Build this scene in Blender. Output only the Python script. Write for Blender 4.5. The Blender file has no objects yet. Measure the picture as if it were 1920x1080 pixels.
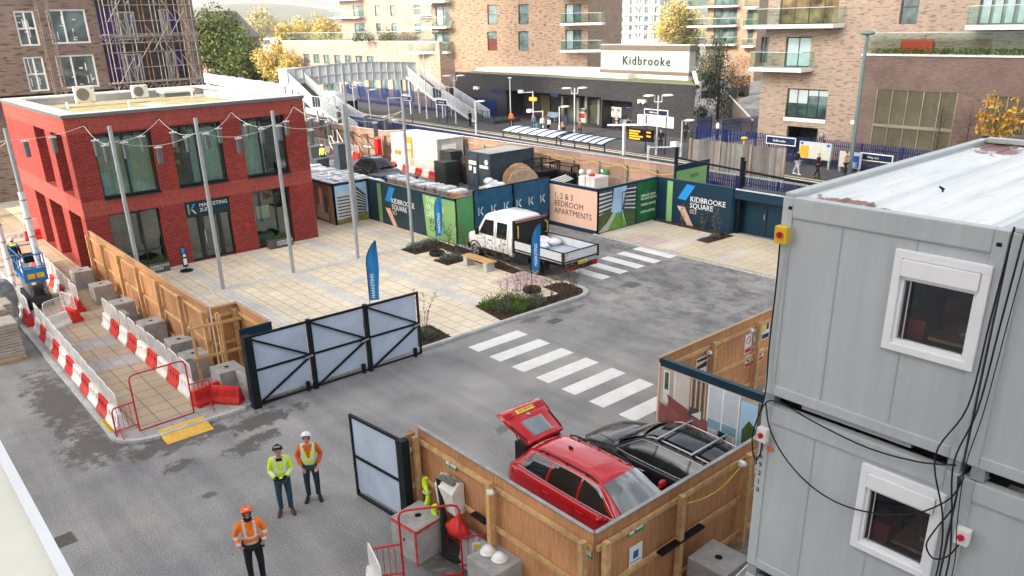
import bpy, bmesh, math, random
from mathutils import Vector, Matrix
import numpy as np
random.seed(7)
SC = bpy.context.scene
COL = SC.collection
PI = math.pi
R_ = math.radians
FPX, PITCH, ROLL, AZ, CYP, HC = 1478.035, 0.37306966, -0.02627146, 0.70522263, 618.628, 10.6
def _basis():
 cp, sp, cr, sr, c, s = math.cos(PITCH), math.sin(PITCH), math.cos(ROLL), math.sin(ROLL), math.cos(AZ), math.sin(AZ)
 W = lambda d: Vector((d[0]*c+d[1]*s, -d[0]*s+d[1]*c, d[2]))
 f, r0, u0 = Vector((0, cp, -sp)), Vector((1, 0, 0)), Vector((0, sp, cp))
 return W(r0*cr+u0*sr), W(u0*cr-r0*sr), W(f)
CR, CU, CF = _basis()
CO = Vector((0, 0, HC))
cam = bpy.data.cameras.new('camera'); camo = bpy.data.objects.new('camera', cam); COL.objects.link(camo)
cam.sensor_width = 36; cam.lens = FPX*36/1920; cam.shift_y = (CYP-540)/1920; cam.clip_start = .1; cam.clip_end = 9000
m = Matrix((CR, CU, -CF)).transposed().to_4x4(); m.translation = CO
camo.matrix_world = m
SC.camera = camo
# the surveyed site: x runs along the facade of the red building, y away from the camera, metres
def ray(x, y): return CF + CR*((x-960)/FPX) + CU*((CYP-y)/FPX)
def G(x, y, z=0.0):
 d = ray(x, y); return CO + d*((z-HC)/d.z)
def PU(x, y, u):
 d = ray(x, y); return CO + d*(u/d.x)
def PV(x, y, v):
 d = ray(x, y); return CO + d*(v/d.y)
SUN_EL, SUN_DIR = R_(25), Vector((-0.99, -0.10, 0))     # the sun stands over the street beyond the red building's side wall
w = bpy.data.worlds.new("World"); SC.world = w; w.use_nodes = True
nt = w.node_tree; bg = nt.nodes['Background']
sky = nt.nodes.new('ShaderNodeTexSky'); sky.sky_type = 'NISHITA'; sky.sun_disc = False
sky.sun_elevation = SUN_EL; sky.sun_rotation = math.atan2(SUN_DIR.x, SUN_DIR.y)
sky.air_density = 1.0; sky.dust_density = 4.5; sky.ozone_density = 1.0
hs = nt.nodes.new('ShaderNodeHueSaturation'); hs.inputs['Saturation'].default_value = .32; nt.links.new(sky.outputs[0], hs.inputs['Color']); 
cn = nt.nodes.new('ShaderNodeTexNoise'); cn.inputs['Scale'].default_value = 3.2; cn.inputs['Detail'].default_value = 7; cm = nt.nodes.new('ShaderNodeMapping'); cm.inputs['Scale'].default_value = (1, 1, 2.5)
nt.links.new(nt.nodes.new('ShaderNodeTexCoord').outputs['Generated'], cm.inputs[0]); nt.links.new(cm.outputs[0], cn.inputs['Vector'])
cr_ = nt.nodes.new('ShaderNodeMapRange'); cr_.inputs[1].default_value = .42; cr_.inputs[2].default_value = .62; cr_.inputs[3].default_value = .62; cr_.inputs[4].default_value = 1.55; nt.links.new(cn.outputs['Fac'], cr_.inputs[0])
vm = nt.nodes.new('ShaderNodeVectorMath'); vm.operation = 'SCALE'; nt.links.new(hs.outputs[0], vm.inputs[0]); nt.links.new(cr_.outputs[0], vm.inputs['Scale']); vt = nt.nodes.new('ShaderNodeVectorMath'); vt.operation = 'MULTIPLY'; vt.inputs[1].default_value = (1.02, 1, .97); nt.links.new(vm.outputs[0], vt.inputs[0]); nt.links.new(vt.outputs[0], bg.inputs[0]); bg.inputs[1].default_value = 0.15
sl = bpy.data.lights.new('sun', 'SUN'); sl.energy = 1.25; sl.angle = R_(4); sl.color = (1, .82, .58)
so = bpy.data.objects.new('sun', sl); COL.objects.link(so)
sd = SUN_DIR.normalized()*math.cos(SUN_EL); sd.z = math.sin(SUN_EL)
so.rotation_euler = sd.to_track_quat('Z', 'Y').to_euler()
SC.view_settings.view_transform = 'Standard'; SC.view_settings.look = 'None'; SC.view_settings.gamma = 1
SC.view_settings.exposure = 1.85
SC.cycles.max_bounces = 6; SC.cycles.transparent_max_bounces = 12
SC.cycles.use_denoising = True
MATS = {}
def _new(name):
 mt = bpy.data.materials.new(name); mt.use_nodes = True
 nt = mt.node_tree; return mt, nt, nt.nodes['Principled BSDF']
def nd(nt, t, **kw):
 n = nt.nodes.new(t)
 for k, v in kw.items():
  if k in n.inputs: n.inputs[k].default_value = v
  else: setattr(n, k, v)
 return n
def ramp(nt, src, stops):
 r = nt.nodes.new('ShaderNodeValToRGB'); e = r.color_ramp.elements
 while len(e) < len(stops): e.new(.5)
 for q, (p, c) in zip(e, stops): q.position = p; q.color = (*c, 1) if len(c) == 3 else c
 nt.links.new(src, r.inputs[0]); return r.outputs[0]
def mix(nt, f, a, b, mode='MIX'):
 x = nt.nodes.new('ShaderNodeMix'); x.data_type = 'RGBA'; x.blend_type = mode
 for s, i in ((f, 0), (a, 6), (b, 7)):
  if hasattr(s, 'is_linked') or isinstance(s, bpy.types.NodeSocket): nt.links.new(s, x.inputs[i])
  elif i == 0: x.inputs[0].default_value = s
  else: x.inputs[i].default_value = (*s, 1)
 return x.outputs[2]
def coords(nt, kind='Object', scale=(1, 1, 1), rot=(0, 0, 0)):
 if kind == 'World': src = nd(nt, 'ShaderNodeNewGeometry').outputs['Position']
 else: src = nd(nt, 'ShaderNodeTexCoord').outputs[kind]
 mp = nd(nt, 'ShaderNodeMapping'); mp.inputs['Scale'].default_value = scale; mp.inputs['Rotation'].default_value = rot
 nt.links.new(src, mp.inputs[0]); return mp.outputs[0]
def noise(nt, co, scale, detail=4, rough=.6):
 n = nd(nt, 'ShaderNodeTexNoise'); n.inputs['Scale'].default_value = scale; n.inputs['Detail'].default_value = detail; n.inputs['Roughness'].default_value = rough
 if co is not None: nt.links.new(co, n.inputs['Vector'])
 return n.outputs['Fac']
def bump(nt, p, h, strength=.2, dist=.02):
 b = nd(nt, 'ShaderNodeBump'); b.inputs['Strength'].default_value = strength; b.inputs['Distance'].default_value = dist
 nt.links.new(h, b.inputs['Height']); nt.links.new(b.outputs[0], p.inputs['Normal'])
def M(name, c, rough=.6, var=.18, scale=2.5, metal=0, island=0, spec=.28, emit=0, bmp=0, coat=0):
 """painted or plain surface with uneven wear; island varies loose pieces of one mesh"""
 if name in MATS: return MATS[name]
 mt, nt, p = _new(name); MATS[name] = mt
 p.inputs['Roughness'].default_value = rough; p.inputs['Metallic'].default_value = metal
 p.inputs['Specular IOR Level'].default_value = spec
 if coat: p.inputs['Coat Weight'].default_value = coat; p.inputs['Specular IOR Level'].default_value = .15; p.inputs['Coat Roughness'].default_value = .04
 co = coords(nt, 'World')
 n1 = noise(nt, co, scale, 6, .65)
 lo = tuple(x*(1-var) for x in c); hi = tuple(min(1, x*(1+var)) for x in c)
 out = ramp(nt, n1, [(.3, lo), (.7, hi)])
 if island:
  g = nd(nt, 'ShaderNodeNewGeometry')
  f = ramp(nt, g.outputs['Random Per Island'], [(0, (1-island,)*3), (1, (1+island*.6,)*3)])
  out = mix(nt, 1.0, out, f, 'MULTIPLY')
 nt.links.new(out, p.inputs['Base Color'])
 if emit: nt.links.new(out, p.inputs['Emission Color']); p.inputs['Emission Strength'].default_value = emit
 if bmp: bump(nt, p, noise(nt, co, scale*12, 5), bmp, .01)
 rr = ramp(nt, noise(nt, co, scale*2.3, 3), [(.3, (max(0, rough-.03),)*3), (.7, (min(1, rough+.04),)*3)])
 nt.links.new(rr, p.inputs['Roughness'])
 return mt
def brick(name, c1, c2, mortar, bw=.225, bh=.075, soldier=False, ms=.01, rough=.8, dark=None, patch=.25, offset=.5, wet=0):
 if name in MATS: return MATS[name]
 mt, nt, p = _new(name); MATS[name] = mt
 co = coords(nt, 'UV', rot=(0, 0, PI/2 if soldier else 0))
 b = nd(nt, 'ShaderNodeTexBrick', offset=offset); nt.links.new(co, b.inputs['Vector'])
 for k, v in (('Scale', 1), ('Mortar Size', ms), ('Brick Width', bw), ('Row Height', bh), ('Mortar Smooth', .2), ('Bias', 0)): b.inputs[k].default_value = v
 b.inputs['Color1'].default_value = (*c1, 1); b.inputs['Color2'].default_value = (*c2, 1); b.inputs['Mortar'].default_value = (*mortar, 1)
 out = b.outputs['Color']
 if dark:        # scattered burnt bricks
  wn = noise(nt, coords(nt, 'UV', scale=(1/(bw*2.2), 1/(bh*1.3), 1)), 1.0, 2, .4)
  out = mix(nt, ramp(nt, wn, [(.56, (0,)*3), (.62, (1,)*3)]), out, dark)
 wc = coords(nt, 'World')
 out = mix(nt, patch, out, ramp(nt, noise(nt, wc, .5, 6), [(.3, (.55,)*3), (.7, (1.35,)*3)]), 'MULTIPLY')
 out = mix(nt, .5, out, ramp(nt, noise(nt, wc, 7, 4), [(.3, (.75,)*3), (.7, (1.2,)*3)]), 'MULTIPLY')
 nt.links.new(out, p.inputs['Base Color']); p.inputs['Roughness'].default_value = rough
 inv = nd(nt, 'ShaderNodeMath', operation='SUBTRACT'); inv.inputs[0].default_value = 1; nt.links.new(b.outputs['Fac'], inv.inputs[1])
 bump(nt, p, inv.outputs[0], .5, .01)
 return mt
def timber(name, c, island=.3, grain=(14, 14, 1.2), rough=.75):
 if name in MATS: return MATS[name]
 mt, nt, p = _new(name); MATS[name] = mt
 co = coords(nt, 'World', scale=grain)
 out = ramp(nt, noise(nt, co, 1.5, 8, .7), [(.25, tuple(x*.55 for x in c)), (.5, c), (.75, tuple(min(1, x*1.35) for x in c))])
 out = mix(nt, .6, out, ramp(nt, noise(nt, coords(nt, 'World'), .9, 5), [(.3, (.6,)*3), (.7, (1.25,)*3)]), 'MULTIPLY')
 if island:
  g = nd(nt, 'ShaderNodeNewGeometry')
  out = mix(nt, 1.0, out, ramp(nt, g.outputs['Random Per Island'], [(0, (1-island,)*3), (1, (1+island,)*3)]), 'MULTIPLY')
 nt.links.new(out, p.inputs['Base Color']); p.inputs['Roughness'].default_value = rough
 return mt
def glass(name, tint=(.02, .03, .035), rough=.04, var=.4):
 if name in MATS: return MATS[name]
 mt, nt, p = _new(name); MATS[name] = mt
 out = ramp(nt, noise(nt, coords(nt, 'World'), .7, 3), [(.35, tuple(x*(1-var) for x in tint)), (.65, tuple(x*(1+var) for x in tint))])
 nt.links.new(out, p.inputs['Base Color']); p.inputs['Roughness'].default_value = rough; p.inputs['Specular IOR Level'].default_value = .7
 return mt
def clear_glass(name, tint=(.8, .9, .88), refl=.12, reflc=(1, 1, 1)):
 if name in MATS: return MATS[name]
 mt = bpy.data.materials.new(name); mt.use_nodes = True; MATS[name] = mt; nt = mt.node_tree; nt.nodes.clear()
 o = nd(nt, 'ShaderNodeOutputMaterial'); t = nd(nt, 'ShaderNodeBsdfTransparent'); t.inputs[0].default_value = (*tint, 1)
 g = nd(nt, 'ShaderNodeBsdfGlossy'); g.inputs['Roughness'].default_value = .02; g.inputs[0].default_value = (*reflc, 1)
 lw = nd(nt, 'ShaderNodeLayerWeight'); lw.inputs[0].default_value = .35
 ad = nd(nt, 'ShaderNodeMath', operation='ADD'); ad.inputs[1].default_value = refl; nt.links.new(lw.outputs['Fresnel'], ad.inputs[0])
 mx = nd(nt, 'ShaderNodeMixShader'); nt.links.new(ad.outputs[0], mx.inputs[0]); nt.links.new(t.outputs[0], mx.inputs[1]); nt.links.new(g.outputs[0], mx.inputs[2])
 nt.links.new(mx.outputs[0], o.inputs[0]); return mt
WM = {}
def mat_of(o): return WM.get(o.name, Matrix.Identity(4))
class MB:
 """collects shapes, then links them as ONE mesh object"""
 def __init__(s): s.v, s.f, s.m, s.sm = [], [], [], []; s.mi = 0; s.smooth = False
 def mat(s, i): s.mi = i; return s
 def add(s, vs, fs, mi=None, smooth=None):
  b = len(s.v); s.v += [Vector(v) for v in vs]
  for f in fs: s.f.append([b+i for i in f]); s.m.append(s.mi if mi is None else mi); s.sm.append(s.smooth if smooth is None else smooth)
  return s
 def quad(s, a, b, c, d, mi=None): return s.add([a, b, c, d], [(0, 1, 2, 3)], mi)
 def poly(s, pts, mi=None): return s.add(pts, [tuple(range(len(pts)))], mi)
 def box(s, a, b, mi=None):
  (x0, y0, z0), (x1, y1, z1) = a, b
  x0, x1 = sorted((x0, x1)); y0, y1 = sorted((y0, y1)); z0, z1 = sorted((z0, z1))
  return s.add([(x0, y0, z0), (x1, y0, z0), (x1, y1, z0), (x0, y1, z0), (x0, y0, z1), (x1, y0, z1), (x1, y1, z1), (x0, y1, z1)],
     [(0, 3, 2, 1), (4, 5, 6, 7), (0, 1, 5, 4), (1, 2, 6, 5), (2, 3, 7, 6), (3, 0, 4, 7)], mi)
 def cb(s, c, d, mi=None, rz=0, M4=None):
  x, y, z = (q/2 for q in d)
  vs = [Vector(v) for v in ((-x, -y, -z), (x, -y, -z), (x, y, -z), (-x, y, -z), (-x, -y, z), (x, -y, z), (x, y, z), (-x, y, z))]
  r = M4 if M4 is not None else Matrix.Rotation(rz, 3, 'Z')
  return s.add([r @ v + Vector(c) for v in vs], [(0, 3, 2, 1), (4, 5, 6, 7), (0, 1, 5, 4), (1, 2, 6, 5), (2, 3, 7, 6), (3, 0, 4, 7)], mi)
 def bar(s, a, b, w, h=None, mi=None):
  """rectangular bar from a to b"""
  a, b = Vector(a), Vector(b); d = b-a; h = h or w
  if d.length < 1e-6: return s
  z = d.normalized(); up = Vector((0, 0, 1)) if abs(z.z) < .95 else Vector((0, 1, 0))
  x = up.cross(z).normalized()*w/2; y = z.cross(x).normalized()*h/2
  vs = [a-x-y, a+x-y, a+x+y, a-x+y, b-x-y, b+x-y, b+x+y, b-x+y]
  return s.add(vs, [(0, 3, 2, 1), (4, 5, 6, 7), (0, 1, 5, 4), (1, 2, 6, 5), (2, 3, 7, 6), (3, 0, 4, 7)], mi)
 def tube(s, pts, r, n=8, mi=None, cap=True, closed=False):
  pts = [Vector(p) for p in pts]; k = len(pts)
  rs = r if isinstance(r, (list, tuple)) else [r]*k
  rings = []; ref = None
  for i, p in enumerate(pts):
   if closed: t = pts[(i+1) % k]-pts[i-1]
   else: t = (pts[min(i+1, k-1)]-pts[max(i-1, 0)])
   t = t.normalized() if t.length > 1e-9 else Vector((0, 0, 1))
   if ref is None: ref = Vector((1, 0, 0)) if abs(t.x) < .9 else Vector((0, 1, 0))
   x = (ref - t*ref.dot(t)).normalized(); y = t.cross(x); ref = x
   rings.append([p+(x*math.cos(2*PI*j/n)+y*math.sin(2*PI*j/n))*rs[i] for j in range(n)])
  vs = [v for q in rings for v in q]; fs = []
  for i in range(k if closed else k-1):
   a, b = i*n, ((i+1) % k)*n
   for j in range(n): fs.append((a+j, a+(j+1) % n, b+(j+1) % n, b+j))
  s.add(vs, fs, mi, True)
  if cap and not closed:
   s.add(rings[0][::-1], [tuple(range(n))], mi, False); s.add(rings[-1], [tuple(range(n))], mi, False)
  return s
 def cyl(s, a, b, r0, r1=None, n=16, mi=None, cap=True): return s.tube([a, b], [r0, r0 if r1 is None else r1], n, mi, cap)
 def ball(s, c, r, n=12, mi=None, half=False):
  rx, ry, rz = r if isinstance(r, (tuple, list)) else (r, r, r); c = Vector(c); k = n//2
  vs, fs = [], []
  k0 = 0
  for i in range(k+1):
   th = PI*i/k if not half else PI/2*i/k
   for j in range(n): vs.append(c+Vector((rx*math.sin(th)*math.cos(2*PI*j/n), ry*math.sin(th)*math.sin(2*PI*j/n), rz*math.cos(th))))
  for i in range(k):
   for j in range(n): fs.append((i*n+j, (i+1)*n+j, (i+1)*n+(j+1) % n, i*n+(j+1) % n))
  return s.add(vs, fs, mi, True)
 def prism(s, pts, ext, mi=None):
  """polygon pts (3D, planar) extruded by vector ext"""
  pts = [Vector(p) for p in pts]; e = Vector(ext); n = len(pts)
  s.add(pts+[p+e for p in pts], [tuple(range(n))[::-1], tuple(range(n, 2*n))]+[(i, (i+1) % n, n+(i+1) % n, n+i) for i in range(n)], mi); return s
 def loft(s, secs, mi=None, cap=True, closed=True, smooth=True):
  n = len(secs[0]); b = [Vector(p) for q in secs for p in q]; fs = []
  for i in range(len(secs)-1):
   for j in range(n if closed else n-1): fs.append((i*n+j, i*n+(j+1) % n, (i+1)*n+(j+1) % n, (i+1)*n+j))
  s.add(b, fs, mi, smooth)
  if cap: s.add(secs[0][::-1], [tuple(range(n))], mi, False); s.add(secs[-1], [tuple(range(n))], mi, False)
  return s
 def lathe(s, prof, n=24, mi=None, c=(0, 0, 0)):
  c = Vector(c); secs = [[c+Vector((r*math.cos(2*PI*j/n), r*math.sin(2*PI*j/n), z)) for j in range(n)] for r, z in prof]
  return s.loft(secs, mi)
 def build(s, name, mats, parent=None, world=False, bevel=0, seg=2, recalc=True):
  me = bpy.data.meshes.new(name)
  if not isinstance(mats, (list, tuple)): mats = [mats]
  vs = s.v
  if world and parent is not None:
   q = parent
   inv = mat_of(parent).inverted(); vs = [inv @ v for v in vs]
  me.from_pydata([tuple(v) for v in vs], [], s.f)
  for q in mats: me.materials.append(q)
  me.polygons.foreach_set('material_index', s.m); me.polygons.foreach_set('use_smooth', s.sm)
  if recalc or bevel:
   bm = bmesh.new(); bm.from_mesh(me)
   if recalc: bmesh.ops.recalc_face_normals(bm, faces=bm.faces)
   if bevel:
    es = [e for e in bm.edges if len(e.link_faces) == 2 and e.calc_face_angle(0) > .6]
    bmesh.ops.bevel(bm, geom=es, offset=bevel, segments=seg, affect='EDGES', profile=.6)
   bm.to_mesh(me); bm.free()
  uv = me.uv_layers.new(name='uv'); co = np.zeros(len(me.loops)*2); k = 0
  mv = [v.co for v in me.vertices]
  for p in me.polygons:
   n = p.normal
   if abs(n.z) > .9: t = Vector((1, 0, 0)); b = Vector((0, 1, 0))
   else: t = Vector((-n.y, n.x, 0)).normalized(); b = n.cross(t)
   for li in p.loop_indices:
    v = mv[me.loops[li].vertex_index]; co[2*li] = v.dot(t); co[2*li+1] = v.dot(b)
  uv.data.foreach_set('uv', co)
  o = bpy.data.objects.new(name, me); COL.objects.link(o)
  if parent is not None: o.parent = parent; WM[o.name] = mat_of(parent)
  return o
def tag(o, label=None, cat=None, group=None, kind=None):
 if label: o['label'] = label
 if cat: o['category'] = cat
 if group: o['group'] = group
 if kind: o['kind'] = kind
 return o
def thing(name, label, cat, loc=(0, 0, 0), rz=0, group=None):
 o = bpy.data.objects.new(name, None); COL.objects.link(o); o.empty_display_size = .2
 o.location = loc; o.rotation_euler = (0, 0, rz)
 WM[o.name] = Matrix.Translation(Vector(loc)) @ Matrix.Rotation(rz, 4, 'Z')
 return tag(o, label, cat, group)
def solo(mb, name, mats, label, cat, group=None, loc=None, rz=0, **kw):
 """a thing that is a single mesh; loc moves its origin to its base"""
 if loc is None:
  a = sum(mb.v, Vector())/len(mb.v); loc = Vector((a.x, a.y, min(v.z for v in mb.v)))
  mb.v = [v-loc for v in mb.v]
 o = mb.build(name, mats, None, **kw); o.location = loc; o.rotation_euler = (0, 0, rz)
 WM[o.name] = Matrix.Translation(Vector(loc)) @ Matrix.Rotation(rz, 4, 'Z')
 return tag(o, label, cat, group)
def structure(mb, name, mats, **kw): return tag(mb.build(name, mats, None, **kw), kind='structure')
KIDS = {}
def copy_thing(o, loc, rz=None, label=None, group=None):
 def cp(a, par):
  c = a.copy(); COL.objects.link(c)
  if par is not None: c.parent = par; WM[c.name] = WM.get(par.name)
  for ch in list(a.children): cp(ch, c)
  return c
 c = o.copy(); COL.objects.link(c); c.location = loc
 if rz is not None: c.rotation_euler = (0, 0, rz)
 WM[c.name] = Matrix.Translation(Vector(loc)) @ Matrix.Rotation(c.rotation_euler.z, 4, 'Z')
 for ch in list(o.children): cp(ch, c)
 if label: c['label'] = label
 if group: c['group'] = group
 return c
def text(name, body, size, org, xd, nrm, mt, parent=None, ext=.004, align='LEFT', space=1.0, line=1.0, world=True, cat=None, label=None):
 """lettering as a mesh standing on a surface: org is the base line start, xd reading direction, nrm out of the surface"""
 cu = bpy.data.curves.new(name, 'FONT'); cu.body = body; cu.size = size; cu.extrude = ext; cu.align_x = align
 cu.space_character = space; cu.space_line = line; cu.resolution_u = 2
 o = bpy.data.objects.new(name, cu)
 x = Vector(xd).normalized(); n = Vector(nrm).normalized(); y = n.cross(x).normalized()
 mtx = Matrix((x, y, n)).transposed().to_4x4(); mtx.translation = Vector(org)+n*ext
 if parent is not None and world: mtx = mat_of(parent).inverted() @ mtx
 COL.objects.link(o); dg = bpy.context.evaluated_depsgraph_get()
 me = bpy.data.meshes.new_from_object(o.evaluated_get(dg)); bpy.data.objects.remove(o)
 me.transform(mtx); me.materials.clear(); me.materials.append(mt)
 me.name = name
 q = bpy.data.objects.new(name, me); COL.objects.link(q)
 if parent is not None: q.parent = parent; WM[q.name] = mat_of(parent)
 return q
ORD = 'first second third fourth fifth sixth seventh eighth ninth tenth eleventh twelfth thirteenth fourteenth fifteenth sixteenth'.split()
# palette
WHITE = M('white_paint', (.75, .75, .73), .45, .08); LGREY = M('light_grey_metal', (.48, .51, .53), .4, .1, metal=.3)
GREY = M('grey_metal', (.25, .27, .28), .45, .15, metal=.3); DGREY = M('charcoal_metal', (.035, .04, .045), .45, .25)
BLACK = M('black_steel', (.008, .009, .010), .5, .2, spec=.18); NAVY = M('navy_print', (.006, .030, .055), .4, .04)
GREENP = M('green_print', (.22, .42, .16), .4, .04); BLUEP = M('blue_print', (.02, .25, .62), .4, .04)
SALMON = M('salmon_print', (.70, .46, .35), .4, .05); TXTW = M('white_lettering', (.8, .82, .8), .5, .03); TXTD = M('dark_lettering', (.02, .03, .045), .5, .1)
REDP = M('red_plastic', (.55, .03, .025), .4, .25); WPLAS = M('white_plastic', (.72, .70, .67), .45, .12); RSTEEL = M('red_steel', (.5, .02, .03), .35, .2)
PLY = timber('plywood', (.42, .20, .085), .28); PINE = timber('pine', (.58, .36, .16), .15, grain=(4, 4, 4)); OLDPINE = timber('weathered_timber', (.30, .24, .19), .2)
YELLOW = M('yellow_paint', (.72, .48, .03), .45, .15); CONC = M('concrete', (.33, .32, .31), .85, .25, 3, bmp=.4); ORANGE = M('orange_paint', (.75, .17, .02), .5, .1)
RUBBER = M('rubber', (.012, .012, .012), .75, .3); GALV = M('galvanised_steel', (.42, .45, .47), .38, .15, metal=.5)
BLUESTEEL = M('station_blue', (.010, .022, .11), .45, .2); YLINE = M('yellow_line', (.70, .58, .22), .7, .2)
# ================================================================ ground, paving, kerbs, markings
def asphalt():
 mt, nt, p = _new('asphalt'); co = coords(nt, 'World')
 fine = ramp(nt, noise(nt, co, 34, 3, .8), [(.3, (.105, .103, .10)), (.5, (.255, .249, .241)), (.7, (.50, .487, .47))])
 big = ramp(nt, noise(nt, co, .32, 7, .62), [(.3, (.66, .66, .68)), (.5, (.95, .95, .95)), (.7, (1.25, 1.22, 1.18))])
 out = mix(nt, 1, fine, big, 'MULTIPLY')
 # dusty pale drag marks and dark tracked-in mud, stronger on the inner road
 sep = nd(nt, 'ShaderNodeSeparateXYZ'); nt.links.new(nd(nt, 'ShaderNodeNewGeometry').outputs['Position'], sep.inputs[0])
 xr = nd(nt, 'ShaderNodeMapRange'); xr.inputs[1].default_value = 17; xr.inputs[2].default_value = 25; nt.links.new(sep.outputs[0], xr.inputs[0])
 dn = noise(nt, coords(nt, 'World', scale=(1.0, .7, 1)), 1.3, 12, .80)
 dk = ramp(nt, dn, [(.46, (0,)*3), (.58, (.78,)*3)])
 mm = nd(nt, 'ShaderNodeMath', operation='MULTIPLY'); nt.links.new(xr.outputs[0], mm.inputs[0]); nt.links.new(dk, mm.inputs[1])
 out = mix(nt, mm.outputs[0], out, (.088, .085, .082))
 tn = ramp(nt, noise(nt, coords(nt, 'World', scale=(1.5, .10, 1), rot=(0, 0, .12)), 1.0, 5, .6), [(.35, (.80,)*3), (.6, (1.08,)*3)])
 out = mix(nt, .8, out, tn, 'MULTIPLY')
 # damp stains beside the kerb, below the gates, and drips on the yard
 tot = None
 geo = nd(nt, 'ShaderNodeNewGeometry').outputs['Position']
 nz = nd(nt, 'ShaderNodeTexNoise'); nz.inputs['Scale'].default_value = 1.1; nz.inputs['Detail'].default_value = 7
 wob = nd(nt, 'ShaderNodeVectorMath', operation='MULTIPLY_ADD'); nt.links.new(nz.outputs['Color'], wob.inputs[0]); wob.inputs[1].default_value = (1.6, 1.6, 0); 
 sh = nd(nt, 'ShaderNodeVectorMath', operation='ADD'); sh.inputs[1].default_value = (-.8, -.8, 0); nt.links.new(geo, sh.inputs[0]); nt.links.new(sh.outputs[0], wob.inputs[2])
 for (x, y, rx, ry) in ((3.55, 25.6, 1.0, 4.6), (3.6, 22.0, 1.2, 1.9), (5.4, 20.7, 2.6, .8), (7.6, 20.3, 2.2, .7), (6.6, 19.0, .9, .5), (5.0, 19.3, .8, .4), (8.0, 11.3, .9, 1.5), (5.0, 17.4, .3, .25), (7.3, 19.3, .8, .5), (18.8, 20.9, .9, .35), (20.5, 20.6, 1.3, .35), (9.2, 14.2, .5, .4), (12.5, 15.0, .5, .3)):
  s1 = nd(nt, 'ShaderNodeVectorMath', operation='SUBTRACT'); s1.inputs[1].default_value = (x, y, 0); nt.links.new(wob.outputs[0], s1.inputs[0])
  s2 = nd(nt, 'ShaderNodeVectorMath', operation='MULTIPLY'); s2.inputs[1].default_value = (1/rx, 1/ry, 0); nt.links.new(s1.outputs[0], s2.inputs[0])
  ln = nd(nt, 'ShaderNodeVectorMath', operation='LENGTH'); nt.links.new(s2.outputs[0], ln.inputs[0])
  f = ramp(nt, ln.outputs['Value'], [(.1, (1,)*3), (1.0, (0,)*3)])
  tot = f if tot is None else mix(nt, 1, tot, f, 'LIGHTEN')
 sn = ramp(nt, noise(nt, co, 2.4, 13, .78), [(.36, (0,)*3), (.64, (1,)*3)])
 st = ramp(nt, mix(nt, .58, tot, sn), [(.43, (0,)*3), (.53, (.85,)*3)])
 ev = ramp(nt, tot, [(.02, (0,)*3), (.2, (1,)*3)]); st = mix(nt, 1, st, ev, 'MULTIPLY')
 out = mix(nt, st, out, (.085, .078, .072))
 nt.links.new(out, p.inputs['Base Color'])
 rr = mix(nt, st, (.85,)*3, (.42,)*3); nt.links.new(rr, p.inputs['Roughness'])
 bump(nt, p, noise(nt, co, 60, 2), .35, .01)
 return mt
ASPH = asphalt()
g = MB(); g.quad((-2500, -400, 0), (5500, -400, 0), (5500, 6500, 0), (-2500, 6500, 0))
structure(g, 'ground', ASPH)
def paving(name, cols, joint, bw=.75, bh=.53, rot=PI/2, pink=True, shift=0, offset=.5):
 mt, nt, p = _new(name); co = coords(nt, 'World', rot=(0, 0, rot))
 b = nd(nt, 'ShaderNodeTexBrick', offset=offset); nt.links.new(co, b.inputs['Vector'])
 for k, v in (('Scale', 1), ('Mortar Size', .017), ('Brick Width', bw), ('Row Height', bh), ('Mortar Smooth', .3), ('Bias', 0)): b.inputs[k].default_value = v
 b.inputs['Color1'].default_value = (*cols[0], 1); b.inputs['Color2'].default_value = (*cols[1], 1); b.inputs['Mortar'].default_value = (*joint, 1)
 out = b.outputs['Color']
 wc = coords(nt, 'World')
 out = mix(nt, .75, out, ramp(nt, noise(nt, wc, .45, 6), [(.3, (.74, .73, .74)), (.7, (1.16, 1.14, 1.1))]), 'MULTIPLY')
 out = mix(nt, .6, out, ramp(nt, noise(nt, wc, 9, 4), [(.3, (.86,)*3), (.7, (1.1,)*3)]), 'MULTIPLY')
 nt.links.new(out, p.inputs['Base Color']); p.inputs['Roughness'].default_value = .8
 return mt
CREAM = paving('cream_paving', ((.72, .625, .46), (.66, .585, .47)), (.38, .26, .10))
BAND = paving('grey_paving', ((.58, .55, .50), (.63, .60, .55)), (.42, .40, .37), .45, .2)
PATHP = paving('path_paving', ((.47, .37, .25), (.42, .345, .25)), (.20, .15, .09), .6, .6, 0, offset=.0)
FLAG = paving('kerb_paving', ((.42, .41, .39), (.36, .35, .34)), (.25, .24, .22), .6, .4)
PINKP = paving('pink_tactile_paving', ((.58, .44, .42), (.52, .41, .40)), (.38, .29, .28), .4, .4, 0, offset=0)
KERB = M('kerb_granite', (.43, .44, .43), .8, .2, 4, bmp=.3)
def arc(cx, cy, r, a0, a1, n=8): return [(cx+r*math.cos(R_(a0+(a1-a0)*i/n)), cy+r*math.sin(R_(a0+(a1-a0)*i/n))) for i in range(n+1)]
PZ = .085
def sheet(name, pts, mt, z): 
 q = MB(); q.prism([(x, y, z-.08) for x, y in pts], (0, 0, .08)); return structure(q, name, mt)
plaza_pts = [(8.9, 21.45)] + [(21.9, 21.45)] + arc(21.95, 22.2, .75, -90, 0) + [(22.7, 23.2), (22.55, 25.6), (23.0, 29.0), (23.15, 31.4), (23.15, 60), (8.05, 60), (8.05, 24.1), (8.9, 24.1)]
sheet('plaza_paving', plaza_pts, CREAM, PZ)
BZ = PZ+.004
def strip(name, x0, y0, x1, y1, mt=BAND, z=BZ):
 q = MB(); q.quad((x0, y0, z), (x1, y0, z), (x1, y1, z), (x0, y1, z)); return structure(q, name, mt)
for xc in (11.68, 14.98, 18.30): strip('paving_band', xc-.3, 23.0, xc+.3, 38.05)
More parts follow.
